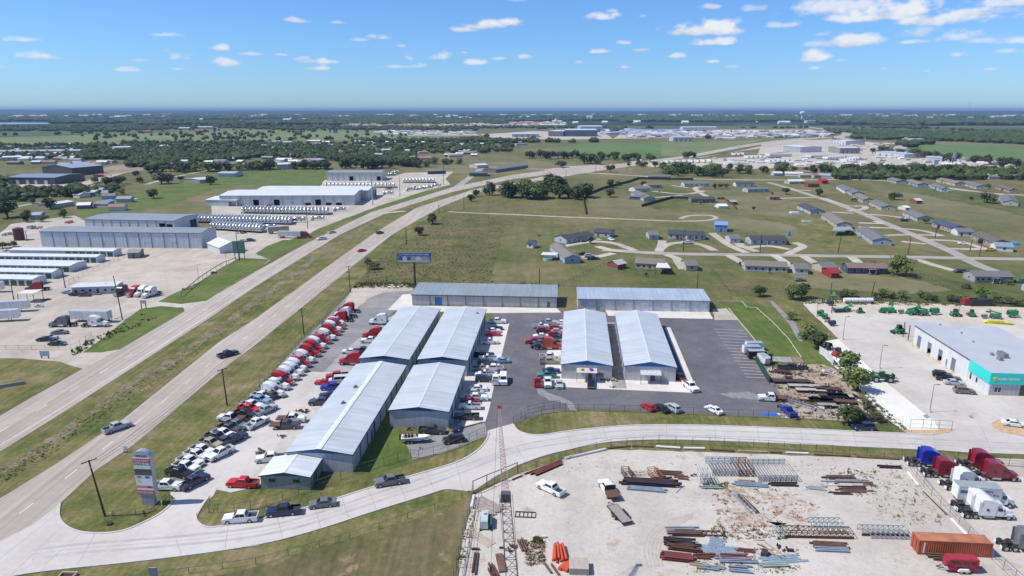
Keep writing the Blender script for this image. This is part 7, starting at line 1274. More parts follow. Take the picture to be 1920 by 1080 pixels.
S(1514,1021,1590,1025,4,'brown','in the brown pile below the green truss',gapy=.4,jx=1.5,stack=1); S(1524,1031,1596,1034,3,'light blue','below the brown pile',gapy=.4,jx=.5); S(1380,903,1412,905,2,'tan','under the grey racks',gapy=.5); S(1375,908,1440,912,4,'light blue','in front of the grey racks',gapy=.4); S(1440,909,1500,910,3,'dark','in front of the second grey rack',gapy=.5); S(1310,915,1355,916,2,'pale green','in front of the white crate stack',gapy=.5)
for i,(y,c) in enumerate([(894,'brown'),(898,'dark'),(902,'grey'),(906,'brown'),(910,'white'),(914,'dark'),(918,'rusty'),(922,'brown'),(926,'dark')]): S(1545 + i * 3,y,1608 + (i % 4) * 6,y + 1,2,c,f'{ORD[i]} row of the loose heap beside the scrub','pipe',.5,.28,.3,3,seed=i + 50)
S(1511,915,1545,918,3,'grey','left of the long loose heap','pipe',.4); S(1642,876,1692,878,2,'dark','at the corner of the fence by the scrub','beam',.6); S(1232,880,1240,900,1,'rusty','lying away from camera by the rack','bar'); S(1266,926,1276,917,1,'grey','thin, alone on the bare gravel','bar',.3,.1,.1)
S(1740,1046,1800,1050,3,'brown','under the orange container edge',gapy=.6,h=.5); S(974,1012,984,1034,3,'brown','standing in a short row beside the crane boom',gapy=.4)
for (a,b,c,d,col,wh,r) in [(979,892,1055,865,'rusty','along the curved fence, left',.35),(960,901,979,893,'rusty','along the curved fence, near the gate',.3),(1056,862,1139,843,'white','along the curved fence, left of the bend',.5),(1140,842,1182,838,'rusty','along the fence past the bend',.3),(1183,838,1228,839,'rusty','along the fence, second past the bend',.3),(1229,839,1276,842,'white','along the fence, middle',.5),(1277,842,1326,843,'white','along the fence, right of the middle',.5),(1328,844,1380,847,'rusty','along the fence, right',.35),(1381,847,1440,849,'tan','along the fence, farther right',.35),(1441,849,1469,850,'rusty','along the fence, before the white pole',.3),(1470,850,1519,852,'white','along the fence at the right',.4),(1520,853,1600,857,'rusty','along the fence, far right',.3),(1602,858,1690,863,'rusty','along the fence to the corner',.3),(1699,884,1725,916,'white','along the diagonal fence, upper',.45),(1782,974,1815,1008,'white','along the diagonal fence, lower',.45),(1726,918,1781,972,'rusty','along the diagonal fence, between the white ones',.25),(889,931,884,956,'white','standing along the field fence',.6),(1016,1009,1024,1008,'white','short piece by the green weed',.5)]:
 S(a,b,c,d,1,col,wh,'pipe',.4,r,.3,.01)
S(997,893,1056,867,3,'red','in the slanting row before the curved fence','beam',.5,.4,.35,.6)
for i in range(9):
 p = G(1036 + i * 3.6,1042 + (i % 3) * 2); o = link('steel_pipe',MB().cyl((0,0,.2),(0,4.2,.2),.19,10).mesh('steel_pipe',ORS),None,(p.x,p.y - 1.5,.04 + (.38 if i % 2 else 0)),R(-6 + i * 1.6)); tag(o,'bright orange pipe in the loose bundle at the bottom','pipe','bright orange pipes at the bottom')
S(1054,1072,1068,1060,3,'orange','leaning over the edge of the orange bundle','bar',.5,.5,.5,.2); S(1026,1057,1042,1080,2,'brown','lying left below the orange bundle',gapy=.9); S(888,1078,894,1034,2,'rusty','upright T-shaped beam at the lower left',gapy=.5,h=.3); S(884,1031,903,1032,1,'rusty','crossing the top of the T-shaped beam'); S(918,1062,930,1085,3,'rusty','in the short rusty heap left of the crane',gapy=.45); S(936,1042,944,1080,1,'brown','wide one left of the crane boom','bar',.5,.3,1.2)
t = thing('plank_pile','tan wooden planks laid side by side near the yard gate','plank pile',G(912,950),R(-42))
for i in range(9): part('plank',MB().box(-2.8,-1.9 + i * .42,.05,2.8 + .2 * (i % 3),-1.9 + i * .42 + .36,.3 + .02 * (i % 2)),plain('weathered_plank%d' % (i % 2),(.36 - .05 * (i % 2),.31 - .05 * (i % 2),.25),.9,0,.3,2),t)
t = thing('plank_pile','second pile of pale boards with rusty frames lying below the machine','plank pile',G(900,1008),R(-45))
for i in range(4): part('plank',MB().box(-3,-1.0 + i * .5,.05,3,-1.0 + i * .5 + .25,.16),plain('pale_board',(.42,.35,.29),.9),t)
def greenunit(px,py,label,s=1.0,rz=0):
 t = thing('machine_unit',label,'machine',G(px,py) + Vector((0,0,.03)),rz); t.scale = (s,s,s); m = plain('pale_mint_paint',(.42,.52,.48),.5); part('housing',MB().box(-.8,-1.7,.25,.4,1.7,1.5,.05,.1),m,t); part('side_box',MB().box(.42,-1.4,.25,1.0,1.3,1.0),plain('dark_teal_unit',(.03,.09,.08),.6),t); part('skid',MB().box(-.9,-1.9,0,-.7,1.9,.24).box(.8,-1.9,0,1.0,1.9,.24),DARK,t); part('cap',MB().cyl((-.2,.5,1.51),(-.2,.5,1.8),.25,10),m,t)
greenunit(911,983,'pale mint green machine on skids beside the plank pile',1.1)
t = thing('pallet_stack','tan crate-like stack of boards at the bottom beside the orange pipes','crate',G(1085,1068),R(-3))
for i in range(7): part('board',MB().box(-1.5,-1.4,.04 + i * .17,1.5,1.4,.17 + i * .17 if i < 6 else 1.2,.03 * (i % 2),.0),plain('crate_board%d' % (i % 2),(.40 - .06 * (i % 2),.36 - .06 * (i % 2),.29),.9),t)
def rack(px0,px1,py,label,m,nx,levels=4,dep=3.0,h=2.6):
 a,b = G(px0,py),G(px1,py); L = b.x - a.x; t = thing('steel_rack',label,'steel rack',a + Vector((0,0,.03)))
 for i in range(nx + 1):
  for y in (0,dep): part('upright',MB().box(L * i / nx - .06,y - .06,0,L * i / nx + .06,y + .06,h),m,t)
 for k in range(levels):
  z = .3 + (h - .4) * k / (levels - 1)
  for y in (0,dep): part('long_beam',MB().box(.07,y - .05,z,L - .07,y + .05,z + .12),m,t)
  if k % 2: 
   for i in range(nx * 2 + 1): part('cross_beam',MB().box(L * i / nx / 2 - .05,.06,z + .125,L * i / nx / 2 + .05,dep - .06,z + .2),m,t)
 for i in range(nx): part('brace',MB().bar((L * i / nx,-.09,.2),(L * (i + 1) / nx,-.09,h - .3),.035).bar((L * (i + 1) / nx,-.09,.2),(L * i / nx,-.09,h - .3),.035),m,t)
rack(1336,1384,893,'grey steel rack frame, left of the upper pair',GYS,4,4,5.0,1.5); rack(1386,1413,894,'rusty red rack frame between the two grey ones',RUST,2,4,5.0,1.5); rack(1422,1494,904,'grey steel rack frame, wide right one',GYS,7,4,6.5,1.4); rack(1312,1331,907,'white stacked crate rack left of the grey frames',WHP,2,6,2.0,2.4)
def truss(px,py,L,w,h,label,m,rz=0,n=8,box=False,z=.03):
 t = thing('steel_truss',label,'steel truss',G(px,py) + Vector((0,0,z)),R(rz))
 for y in (-w / 2,w / 2):
  for zz in (.05,h): part('chord',MB().box(-L / 2,y - .06,zz - .05,L / 2,y + .06,zz + .05),m,t)
  q = MB()
  for i in range(n): x0 = -L / 2 + L * i / n; x1 = x0 + L / n; q.bar((x0,y,.06),(x1,y,h - .06),.035).bar((x0,y,.06),(x0,y,h - .06),.035)
  part('lacing',q,m,t)
 for i in range(n + 1): part('strut',MB().box(-L / 2 + L * i / n - .04,-w / 2 + .07,h - .04,-L / 2 + L * i / n + .04,w / 2 - .07,h + .04),m,t)
 if box: part('side_plate',MB().box(-L / 2,-w / 2 - .12,0,L / 2,-w / 2 - .07,h * .55),RUST,t)
truss(1531,1003,11.5,2.0,1.0,'long rusty box truss lying in front of the scrub',RUST,-2,12,True); truss(1546,995,5.4,1.5,1.0,'pale green lattice truss lying on the rusty one',GRS,-1,6,False,1.08); truss(1655,1000,7.8,1.8,1.0,'grey-green lattice sections lying left of the orange container',GRS,-3,9,True); truss(1668,1008,6.5,1.0,.5,'grey lattice piece in front of the grey-green sections',GYS,-3,8)
truss(1395,945,6.6,.9,.5,'grey ladder frame lying away from camera in the brown weeds',GYS,100,7); truss(1402,946,6.0,.5,.4,'thin rusty ladder frame beside the grey one',RUST,104,6); truss(1333,1002,3.4,1.2,.3,'short brown ladder frame right of the middle stack',BRS,-2,4); truss(1176,893,3.2,1.5,1.2,'rusty tangled grate frame left of the cream frame',RUST,-80,5); truss(1228,895,3.8,1.6,1.2,'rust-orange roller rack right of the cream frame',plain('rust_orange',(.30,.12,.06),.8),-75,6); truss(1197,890,3.2,1.2,.5,'cream steel frame between two rusty racks',plain('cream_steel',(.60,.54,.42),.6),0,2); truss(985,966,3.6,1.6,.15,'flat dark grid frame lying right of the crane boom',DKS,-4,5)
truss(1461,1005,1.6,1.6,1.4,'pale green square end frame at the left of the rusty truss',GRS,10,2)
# heaps of small scrap as single things
def scrap(px,py,label,cols,n,size,name='scrap_heap',seed=0,hz=.5):
 grp = 'small mixed scrap heaps in the junk yard' if label.startswith('small mixed') else None
 r = random.Random(seed + int(px)); p = G(px,py); t = thing(name,label,'scrap heap',p + Vector((0,0,.03)),0,grp)
 for i in range(n):
  s = r.uniform(.25,.6) * size; a = r.uniform(0,3.1); q = link('scrap_piece',MB().box(-s,-s * r.uniform(.2,.6),0,s,s * .4,s * r.uniform(.3,.9),.05 * s,.03).mesh('scrap_piece',MC.get(r.choice(cols)) or RUST),t,(r.gauss(0,size * .8),r.gauss(0,size * .5),r.random() * hz * .4),a); q.rotation_euler[0] = r.uniform(-.4,.4)
for (px,py,l,c,n,s) in [(1295,893,'small rusty heap beside the steel sections',['rusty','brown'],5,.7),(1356,1003,'dark scrap heap in the brown weeds',['dark','brown'],4,.6),(1470,1027,'black round plate and chain heap below the green end frame',['dark'],5,.9),(1435,1000,'white broken frames in the weeds',['white','tan'],6,.7),(960,1030,'rusty and brown scrap at the foot of the crane boom',['rusty','brown','dark'],8,.8),(1805,1062,'heap of orange and green junk right of the red trailer',['orange','pale green','rusty','grey'],12,.9),(1815,1045,'rusty pieces along the fence behind the container',['rusty','brown'],8,.8),(590,750,'rusty axle parts beside the dark pickup',['rusty','brown','dark'],9,.6),(567,772,'yellow and brown engine parts on the tan apron',['tan','brown','rusty','dark'],12,.9),(527,818,'white tanks and red cylinder behind the grey flatbed',['white','dark','red'],9,.7),(487,850,'pallet frames and black bins beside the longest shed',['dark','grey','brown'],12,.9),(770,805,'red and rusty bits behind the boat',['red','rusty','brown'],7,.7),(787,841,'small rusty engine on the gravel corner',['rusty','brown'],4,.5),(1143,713,'tall rusty pipe frames stacked beside the fifth shed',['rusty','brown','tan'],12,1.2),(1152,727,'dark bits below the rusty pipe frames',['dark','grey'],5,.6),(1035,703,'rusty parts behind the old teal pickup',['rusty','brown'],5,.6),
 (1447,697,'bright blue tarp heap in the junk yard',['light blue','dark'],6,1.1),(1495,703,'yellow loader-like heap in the junk yard',['tan','rusty','dark'],7,.9),(1515,697,'brown brush and timber pile in the junk yard',['brown','tan'],9,1.0),(1555,700,'white and grey scrap bodies in the junk yard',['white','grey','dark'],10,1.1),(1475,707,'dark timber heap left in the junk yard',['dark','brown'],7,.9),(1605,745,'grey metal parts at the edge of the junk yard',['grey','dark','brown'],9,1.0),(1617,755,'white tubs at the edge of the junk yard',['white','tan'],6,.8),(1535,768,'white and blue covered things by the junk yard fence',['white','grey','light blue'],8,1.1),(1505,757,'green and white small objects by the ramp frames',['pale green','white','dark'],6,.7),(1485,772,'blue machine with white parts by the lot fence',['light blue','dark','white'],8,.8),(1560,775,'dark boxes beneath the bush in the junk yard',['dark','grey'],7,1.0),(1632,770,'dark brush heap beside the pale drive',['dark','brown'],9,1.2),(20,440,'grey pipes and white tanks left of the long warehouse',['grey','white'],14,3.0),(60,428,'pipe racks left of the long warehouse',['grey','tan'],12,3.0),(130,418,'orange and grey materials behind the long warehouse',['orange','grey','tan'],12,2.5),(20,470,'grey blocks near the left edge by the storage rows',['grey','white'],10,2.2),(455,438,'brown heap before the tank trailers',['rusty','brown'],7,1.6),(505,386,'orange and brown parts at the plant hall doors',['orange','rusty','brown'],8,1.6),(730,355,'rusty chassis parts right of the plant hall',['rusty','red','dark'],14,2.6),(723,362,'dark red scrap by the plant hall end',['rusty','dark'],8,1.8),(180,550,'small parts before the long office trailer',['dark','grey','rusty'],8,.9),(75,575,'green and dark wrecks between the white trailers and the canopy',['pale green','dark','grey','white'],14,1.3),(85,563,'row of black tyres and parts beside the canopy',['dark'],10,1.1),(168,640,'old dark wreck in the grass of the left yard',['dark','grey'],4,1.0),(233,608,'rusty orange box at the foot of the leaning pole',['rusty','tan'],3,.8),(268,590,'rusty box in the verge grass',['rusty','tan'],3,.8),(220,597,'white boat-like cover by the leaning pole',['white'],3,1.2),(405,512,'rusty frames on the pipe fence, right',['rusty','dark'],5,1.4),(348,543,'rusty posts heap at the left end of the pipe fence',['rusty','brown'],7,1.0),(1540,560 + 8,'dark blue bins at the corner of the rental yard',['dark','grey'],5,.9)]: scrap(px,py,l,c,n,s)
jr = random.Random(8)
JY = [(1440,680),(1545,686),(1580,702),(1610,742),(1648,793),(1470,783),(1462,735)]; jc = 0
while jc < 26:
 x_,y_ = jr.uniform(1437,1650),jr.uniform(682,793)
 if inside(x_,y_,JY): scrap(x_,y_,'small mixed heap of grey, brown and pale scrap lying in the junk yard',['grey','brown','dark','white','rusty','tan'],jr.randint(4,9),jr.uniform(.5,.95),seed=jc); jc += 1
woodsteel = plain('brown_trailer_deck',(.11,.06,.045),.9,0,.3,1)
for (px,py,L,c,rz,l) in [(1507,727,8.0,(.42,.36,.30),-4,'pale flat trailer bed, upper left in the junk yard'),(1552,733,6.2,(.10,.03,.03),-6,'dark red sided trailer in the junk yard'),(1520,735,7.5,(.45,.42,.38),-6,'pale gooseneck trailer bed, middle of the junk yard'),(1562,745,7.0,(.07,.04,.04),-6,'dark brown sided trailer in the junk yard'),(1560,755,11,(.12,.06,.045),-9,'wide rust-brown deck lying in the junk yard'),(1575,746,6.2,(.46,.38,.30),-6,'pale narrow trailer, right in the junk yard'),(1530,753,8.0,(.36,.26,.18),-12,'tan plank trailer, lower left in the junk yard'),(1550,763,4.5,(.30,.20,.12),-6,'short tan and brown trailer by the bush'),(1483,718,9.5,(.07,.055,.06),-2,'dark flat deck along the back of the junk yard'),(1468,700,3.6,(.10,.06,.06),-20,'small dark trailer beside the blue tarp heap')]:
 spawn(utility_trailer_proto(L,c,'old_trailer'),l,'trailer',G(px,py) + Vector((0,0,.03)),R(rz),'old trailers in the junk yard')
for (px,py,rz,l) in [(1488,757,-42,'grey steel ramp frame, left of two beside the flatbed truck'),(1500,755,-44,'rusty steel ramp frame, right of two beside the flatbed truck')]: truss(px,py,8.5,1.3,.6,l,GYS if 'grey' in l else RUST,rz,9)
t = thing('blue_tarp','bright blue and white tarpaulin spread on the asphalt by the fence','tarpaulin',G(1443,777)); part('sheet',MB().box(-1.9,-.6,.03,1.9,.6,.16,.1,.1),plain('blue_tarp',(.02,.13,.60),.5),t); part('edge',MB().box(1.95,-.55,.03,2.5,.5,.12),WHP,t)
for i,(px,py) in enumerate([(1496,787),(206,983)]): o = link('tyre',MB().cyl((0,0,0),(0,0,.25),.5,14).mesh('tyre',TYRE),None,G(px,py)); tag(o,['loose black tyre on the verge below the lot fence','small dark plate on the corner lawn'][i],'tyre')
S(865,804,906,792,1,'brown','lying alone across the white apron','bar',.4,.2,.2,.1)
# orange container
a,b = G(1720,1040),G(1850,1046); d = b - a; an = atan2(d.y,d.x); L = 11.4; c = a + d.normalized() * L / 2 + Vector((-sin(an),cos(an),0)) * 1.22
t = thing('shipping_container','long weathered orange shipping container beside the diagonal fence','container',(c.x,c.y,.04),an); om = plain('container_orange',(.42,.10,.045),.6,0,.3,.7); m = MB(); x = -L / 2 + .1
part('body',MB().box(-L / 2 + .06,-1.14,.12,L / 2 - .06,1.14,2.56),om,t)
q = MB(); k = 0
while x < L / 2 - .3:
 for s in (-1,1): q.add([(x,s * 1.142,.2),(x + .08,s * 1.2,.2),(x + .2,s * 1.2,.2),(x + .28,s * 1.142,.2),(x,s * 1.142,2.45),(x + .08,s * 1.2,2.45),(x + .2,s * 1.2,2.45),(x + .28,s * 1.142,2.45)],[(0,1,5,4),(1,2,6,5),(2,3,7,6)])
 x += .36
part('corrugation',q,om,t,kind='stuff')
fr = MB()
for xx in (-L / 2,L / 2 - .12):
 for yy in (-1.22,1.1): fr.box(xx,yy,0,xx + .12,yy + .12,2.6)
part('corner_frame',fr,om,t)
for zz in (0,2.46):
 for yy in (-1.215,1.105): part('rail',MB().box(-L / 2 + .125,yy,zz + .01,L / 2 - .125,yy + .11,zz + .13),om,t)
part('roof',MB().box(-L / 2 + .1,-1.1,2.565,L / 2 - .1,1.1,2.585),plain('container_roof',(.46,.17,.085),.7,0,.35,.5),t)
for s in (-1,1): part('door',MB().box(-L / 2 - .04,s * .56 - .53,.15,-L / 2 + .055,s * .56 + .53,2.45),om,t); part('lock_rod',MB().cyl((-L / 2 - .08,s * .5,.2),(-L / 2 - .08,s * .5,2.4),.03,6),DARK,t)
part('white_marking',MB().box(-L / 2 + .75,-1.225,.35,-L / 2 + 1.0,-1.203,2.2),plain('white_mark',(.7,.7,.7),.5),t)
# red horse trailer
t = thing('horse_trailer','dark red horse trailer with white fenders at the bottom right','trailer',G(1803,1073) + Vector((0,.6,.03)),R(176)); rm = plain('horse_trailer_red',(.26,.015,.03),.35,0,.1,1)
part('body',MB().prism([(-2.3,.5),(-2.3,2.3),(2.0,2.3),(2.45,1.9),(2.5,.7),(2.3,.5)],-.95,.95,lambda x,z: .45 if x > 2.4 else (.15 if z > 2.2 else 0)),rm,t); part('roof',MB().box(-2.25,-.78,2.305,1.9,.78,2.4,.05,.12),plain('horse_roof',(.34,.03,.035),.4),t)
for s in (-1,1): part('fender',MB().prism([(.85,.45),(.6,.85),(-.75,.85),(-1.0,.45)],s * 1.08 - .12,s * 1.08 + .12),plain('white_fender',(.8,.82,.84),.4),t)
for x in (-1.5,-.4,.7,1.5): part('window_slot',MB().box(x - .3,-.975,1.5,x + .3,-.955,1.85),GLASS,t); part('window_slot',MB().box(x - .3,.955,1.5,x + .3,.975,1.85),GLASS,t)
part('nose_guard',MB().box(2.1,-.9,.52,2.56,.9,.9,.1,.3),plain('pale_guard',(.5,.5,.52),.4,.3),t); part('tongue',MB().bar((2.3,-.5,.5),(3.6,0,.45),.05).bar((2.3,.5,.5),(3.6,0,.45),.05),DARK,t); P = []
add_wheels(P,[(.35,1.08),(.35,-1.08),(-.5,1.08),(-.5,-1.08)],.34,.22); ms = []
for (n_,me_,l_,pi__) in P: ms.append(link(n_,me_,t if pi__ < 0 else ms[pi__],l_))
# grey box truck with lettering
t = thing('box_truck','white box truck with grey roof and dark lettering on its long side','box truck',G(1838,944) + Vector((0,0,.03)),R(-9)); part('box_body',MB().box(-4.6,-1.25,1.1,2.6,1.25,3.7),plain('grey_white_side',(.50,.52,.56),.4),t); part('roof',MB().box(-4.62,-1.27,3.71,2.62,1.27,3.78),plain('box_roof_grey',(.30,.32,.33),.6),t); wp = cpaint('white')
part('cab',MB().prism([(2.75,.7),(2.75,2.7),(3.4,2.7),(3.9,1.95),(3.95,.7)],-1.05,1.05,lambda x,z: .12 if z > 2.6 else 0),wp,t); part('hood',MB().prism([(3.96,.6),(3.96,1.8),(4.9,1.6),(5.15,1.3),(5.15,.6)],-.95,.95,lambda x,z: .15 if x > 5 else 0),wp,t); part('windshield',MB().quad((3.92,-.9,1.98),(3.92,.9,1.98),(3.44,.85,2.66),(3.44,-.85,2.66)),GLASS,t)
for s in (-1,1): part('side_window',MB().box(2.95,s * 1.06 - .01,1.75,3.6,s * 1.06 + .01,2.4),GLASS,t)
part('chassis',MB().box(-4.5,-.5,.7,4.6,.5,1.0),DARK,t); part('rear_door',MB().box(-4.68,-1.15,1.2,-4.61,1.15,3.6),wp,t); P = []; add_wheels(P,[(4.3,.95),(4.3,-.95),(-2.6,.9),(-2.6,-.9)],.5,.35); ms = []
for (n_,me_,l_,pi__) in P: ms.append(link(n_,me_,t if pi__ < 0 else ms[pi__],l_))
lt = plain('dark_blue_letters',(.04,.05,.12),.5); txt(t,"BIG DADDY'S",.62,(-2.6,-1.27,2.95),(pi / 2,0,0),lt,'lettering',3.6); part('dark_panel',MB().box(-4.3,-1.275,2.5,-3.1,-1.255,3.1),plain('dark_green_panel',(.06,.10,.12),.5),t); txt(t,'816',.5,(1.2,-1.27,2.3),(pi / 2,0,0),plain('maroon_letters',(.2,.03,.05),.5),'lettering',.9)
# boat on a trailer
t = thing('motor_boat','white motor boat with black seats on a trailer beside the short shed','boat',G(778,829) + Vector((0,0,.03)),R(4)); wb = plain('boat_white',(.74,.75,.73),.25,0,.05)
part('hull',MB().prism([(-2.9,.75),(-2.9,1.35),(2.2,1.45),(3.3,1.55),(2.3,.9),(1.2,.65)],-1.1,1.1,lambda x,z: 1.02 if x > 3 else (.35 if x > 2 else (.4 if z < .8 else 0))),wb,t); part('deck_well',MB().box(-2.6,-.8,1.37,.6,.8,1.44),plain('boat_interior',(.35,.30,.26),.7),t)
for x in (-2.2,-1.5,-.8): part('seat',MB().box(x,-.7,1.445,x + .35,.7,1.8,.04,.04),DARK,t)
part('windscreen',MB().add([(.7,-.8,1.45),(.7,.8,1.45),(.35,.75,1.95),(.35,-.75,1.95)],[(0,1,2,3)]),GLASS,t); part('outboard',MB().box(-3.35,-.22,.7,-2.95,.22,1.9,.05,.04),DARK,t); part('stripe',MB().box(-2.85,-1.125,1.1,1.9,-1.105,1.2),DARK,t)
t = thing('boat_trailer','low dark trailer carrying the white motor boat','trailer',G(778,829) + Vector((0,0,.03)),R(4)); part('frame',MB().box(-2.6,-.85,.42,1.8,-.75,.52).box(-2.6,.75,.42,1.8,.85,.52).bar((1.8,-.8,.47),(3.6,0,.47),.05).bar((1.8,.8,.47),(3.6,0,.47),.05),DARK,t); P = []; add_wheels(P,[(-.6,1.0),(-.6,-1.0),(-1.35,1.0),(-1.35,-1.0)],.32,.2); ms = []
for (n_,me_,l_,pi__) in P: ms.append(link(n_,me_,t if pi__ < 0 else ms[pi__],l_))
# crane
t = thing('lattice_crane','tall lattice boom crane with dark lower boom and faded red upper boom','crane',(.8,60,0),0); O = Vector((.8,60,0)); cr = plain('faded_red_lattice',(.42,.29,.26),.7,0,.2,1); cd_ = plain('dark_lattice',(.09,.085,.095),.6,.3,.2,1)
base = Vector((1.2,64,2.4)) - O; tip = Vector((-1.9,91.5,28.2)) - O
def lattice(a,b,w0,w1,n,m,nm,r=.032):
 d = (b - a).normalized(); s = Vector((1,0,0)); u = s.cross(d).normalized(); s = d.cross(u).normalized()
 def cs(t): w = (w0 + (w1 - w0) * t) / 2; c = a.lerp(b,t); return [c - s * w - u * w,c + s * w - u * w,c + s * w + u * w,c - s * w + u * w]
 A_,B_ = cs(0),cs(1)
 for i in range(4): part(nm + '_chord',MB().bar(A_[i],B_[i],r * 1.5),m,t)
 q = MB()
 for k in range(n):
  c0,c1 = cs(k / n),cs((k + 1) / n)
  for i in range(4): j = (i + 1) % 4; q.bar(c0[i],c1[j] if k % 2 else c1[i].lerp(c1[j],.98),r * .8); q.bar(c0[i],c0[j],r * .8)
 part(nm + '_lacing',q,m,t)
kn = base.lerp(tip,.66)
lattice(base,kn,1.9,1.15,22,cd_,'lower_boom'); lattice(kn + (tip - base).normalized() * .5,tip,1.0,.28,26,cr,'upper_boom',.02); k3 = kn
part('boom_head',MB().box(k3.x - .75,k3.y - .55,k3.z - .6,k3.x + .75,k3.y + .55,k3.z + .6,.1,.1),plain('head_grey',(.12,.12,.13),.5,.3),t); part('tip_sheave',MB().cyl(tip + Vector((.25,0,.1)),tip + Vector((.4,0,.1)),.35,12),plain('sheave_red',(.30,.03,.03),.6),t); part('tip_block',MB().box(tip.x - .2,tip.y - .2,tip.z - .2,tip.x + .2,tip.y + .3,tip.z + .3),plain('sheave_red',(.30,.03,.03),.6),t)
for dx in (-.9,.9): part('pendant_line',MB().bar(base + Vector((dx * .6,-4,4)),k3 + Vector((dx,0,.3)),.03),DARK,t)
part('hoist_line',MB().bar(tip + Vector((-.2,0,0)),Vector((tip.x - 1.0,tip.y - 10,9)),.02),DARK,t); part('hook_block',MB().box(tip.x - 1.15,tip.y - 10.15,8.2,tip.x - .85,tip.y - 9.85,9.0),plain('hook_dark',(.05,.05,.05),.5),t)
part('upper_works',MB().box(-2,-5.5,1.4,2.4,3.4,3.6,.1,.1),cr,t); part('operator_cab',MB().box(-3.3,1.0,1.4,-2.05,3.4,3.4,.1,.1),plain('cab_dark',(.1,.1,.1),.4),t); part('counterweight',MB().box(-1.8,-7,1.4,2.2,-5.52,3.4),DARK,t); part('turntable',MB().cyl((.2,0,.95),(.2,0,1.39),1.5,16),DARK,t)
for x in (-2.6,2.2): part('crawler_track',MB().prism([(-4,.3),(-4,.7),(-3.6,1.0),(3.6,1.0),(4,.7),(4,.3),(3.6,0),(-3.6,0)],0,.9),DARK,t,(x,0,0),0)
for o in [c for c in t.children if c.name.startswith('crawler_track')]: o.rotation_euler = (0,0,pi / 2); o.location.x += .9
# ------------------------------------------------------------ rental yard machines
GM = plain('machine_green',(.02,.23,.075),.45,0,.1,1); YM = plain('machine_yellow',(.72,.62,.03),.5)
def machine(px,py,label,kind,s=1.0,rz=0.0,col=None):
 g = col or GM; t = thing(kind,label,kind.replace('_',' '),G(px,py) + Vector((0,0,.03)),R(rz)); t.scale = (s,s,s); P = []
 if kind == 'telehandler':
  part('body',MB().prism([(-2.6,.8),(-2.8,1.3),(-2.2,1.65),(1.6,1.25),(2.5,1.1),(2.4,.8)],-.62,.62),g,t); part('cab',MB().box(-.9,-.85,1.75,.4,-.05,2.75,.1,.05),GLASS,t); part('cab_roof',MB().box(-.95,-.9,2.76,.45,0,2.86),g,t)
  part('boom',MB().bar((-2.4,.3,2.2),(3.0,.3,1.5),.16,.18),g,t); part('fork_carriage',MB().box(2.7,-.6,.9,2.95,.95,2.0).box(2.96,-.4,.9,4.0,-.25,.98).box(2.96,.55,.9,4.0,.7,.98),DARK,t); part('beacon',MB().cyl((-.3,-.45,2.865),(-.3,-.45,3.1),.1,8),YM,t); add_wheels(P,[(1.7,1.0),(1.7,-1.0),(-1.7,1.0),(-1.7,-1.0)],.82,.5)
 elif kind in ('boom_lift','scissor_lift'):
  part('base',MB().box(-1.3,-.8,.45,1.3,.8,1.3,.08,.08),g,t); part('platform',MB().box(1.5,-.7,1.7,2.5,.7,1.85),DARK,t); part('guard_rail',MB().box(1.5,-.7,2.6,2.5,-.65,2.66).box(1.5,.65,2.6,2.5,.7,2.66).box(1.5,-.7,1.86,1.56,.7,2.6),g,t); part('boom',MB().bar((-1.4,0,1.5),(1.4,0,2.1),.17),g,t); add_wheels(P,[(.9,.85),(.9,-.85),(-.9,.85),(-.9,-.85)],.42,.3)
 elif kind == 'generator':
  part('canopy',MB().box(-1.2,-.7,.6,1.2,.7,2.0,.1,.08),g,t); part('exhaust',MB().cyl((.7,0,2.005),(.7,0,2.3),.08,8),DARK,t); part('tow_bar',MB().bar((1.2,0,.6),(2.2,0,.5),.05),DARK,t); part('panel',MB().box(-1.28,-.5,1.0,-1.21,.5,1.7),DARK,t); add_wheels(P,[(0,.8),(0,-.8)],.33,.2)
 elif kind == 'skid_steer':
  part('body',MB().box(-1.2,-.65,.4,.9,.65,1.3,.1,.05),g,t); part('cab',MB().box(-.5,-.5,1.31,.6,.5,2.2,.08,.06),GLASS,t); part('arm',MB().bar((-1.1,-.75,1.4),(1.2,-.75,.6),.08).bar((-1.1,.75,1.4),(1.2,.75,.6),.08),g,t); part('bucket',MB().box(1.25,-.85,.1,1.8,.85,.65,.1,.05),DARK,t); add_wheels(P,[(.5,.8),(.5,-.8),(-.7,.8),(-.7,-.8)],.4,.28)
 ms = []
 for (n_,me_,l_,pi__) in P: ms.append(link(n_,me_,t if pi__ < 0 else ms[pi__],l_))
machine(1652,715,'big green telehandler with four large wheels at the edge of the pale drive','telehandler',1.05,-6)
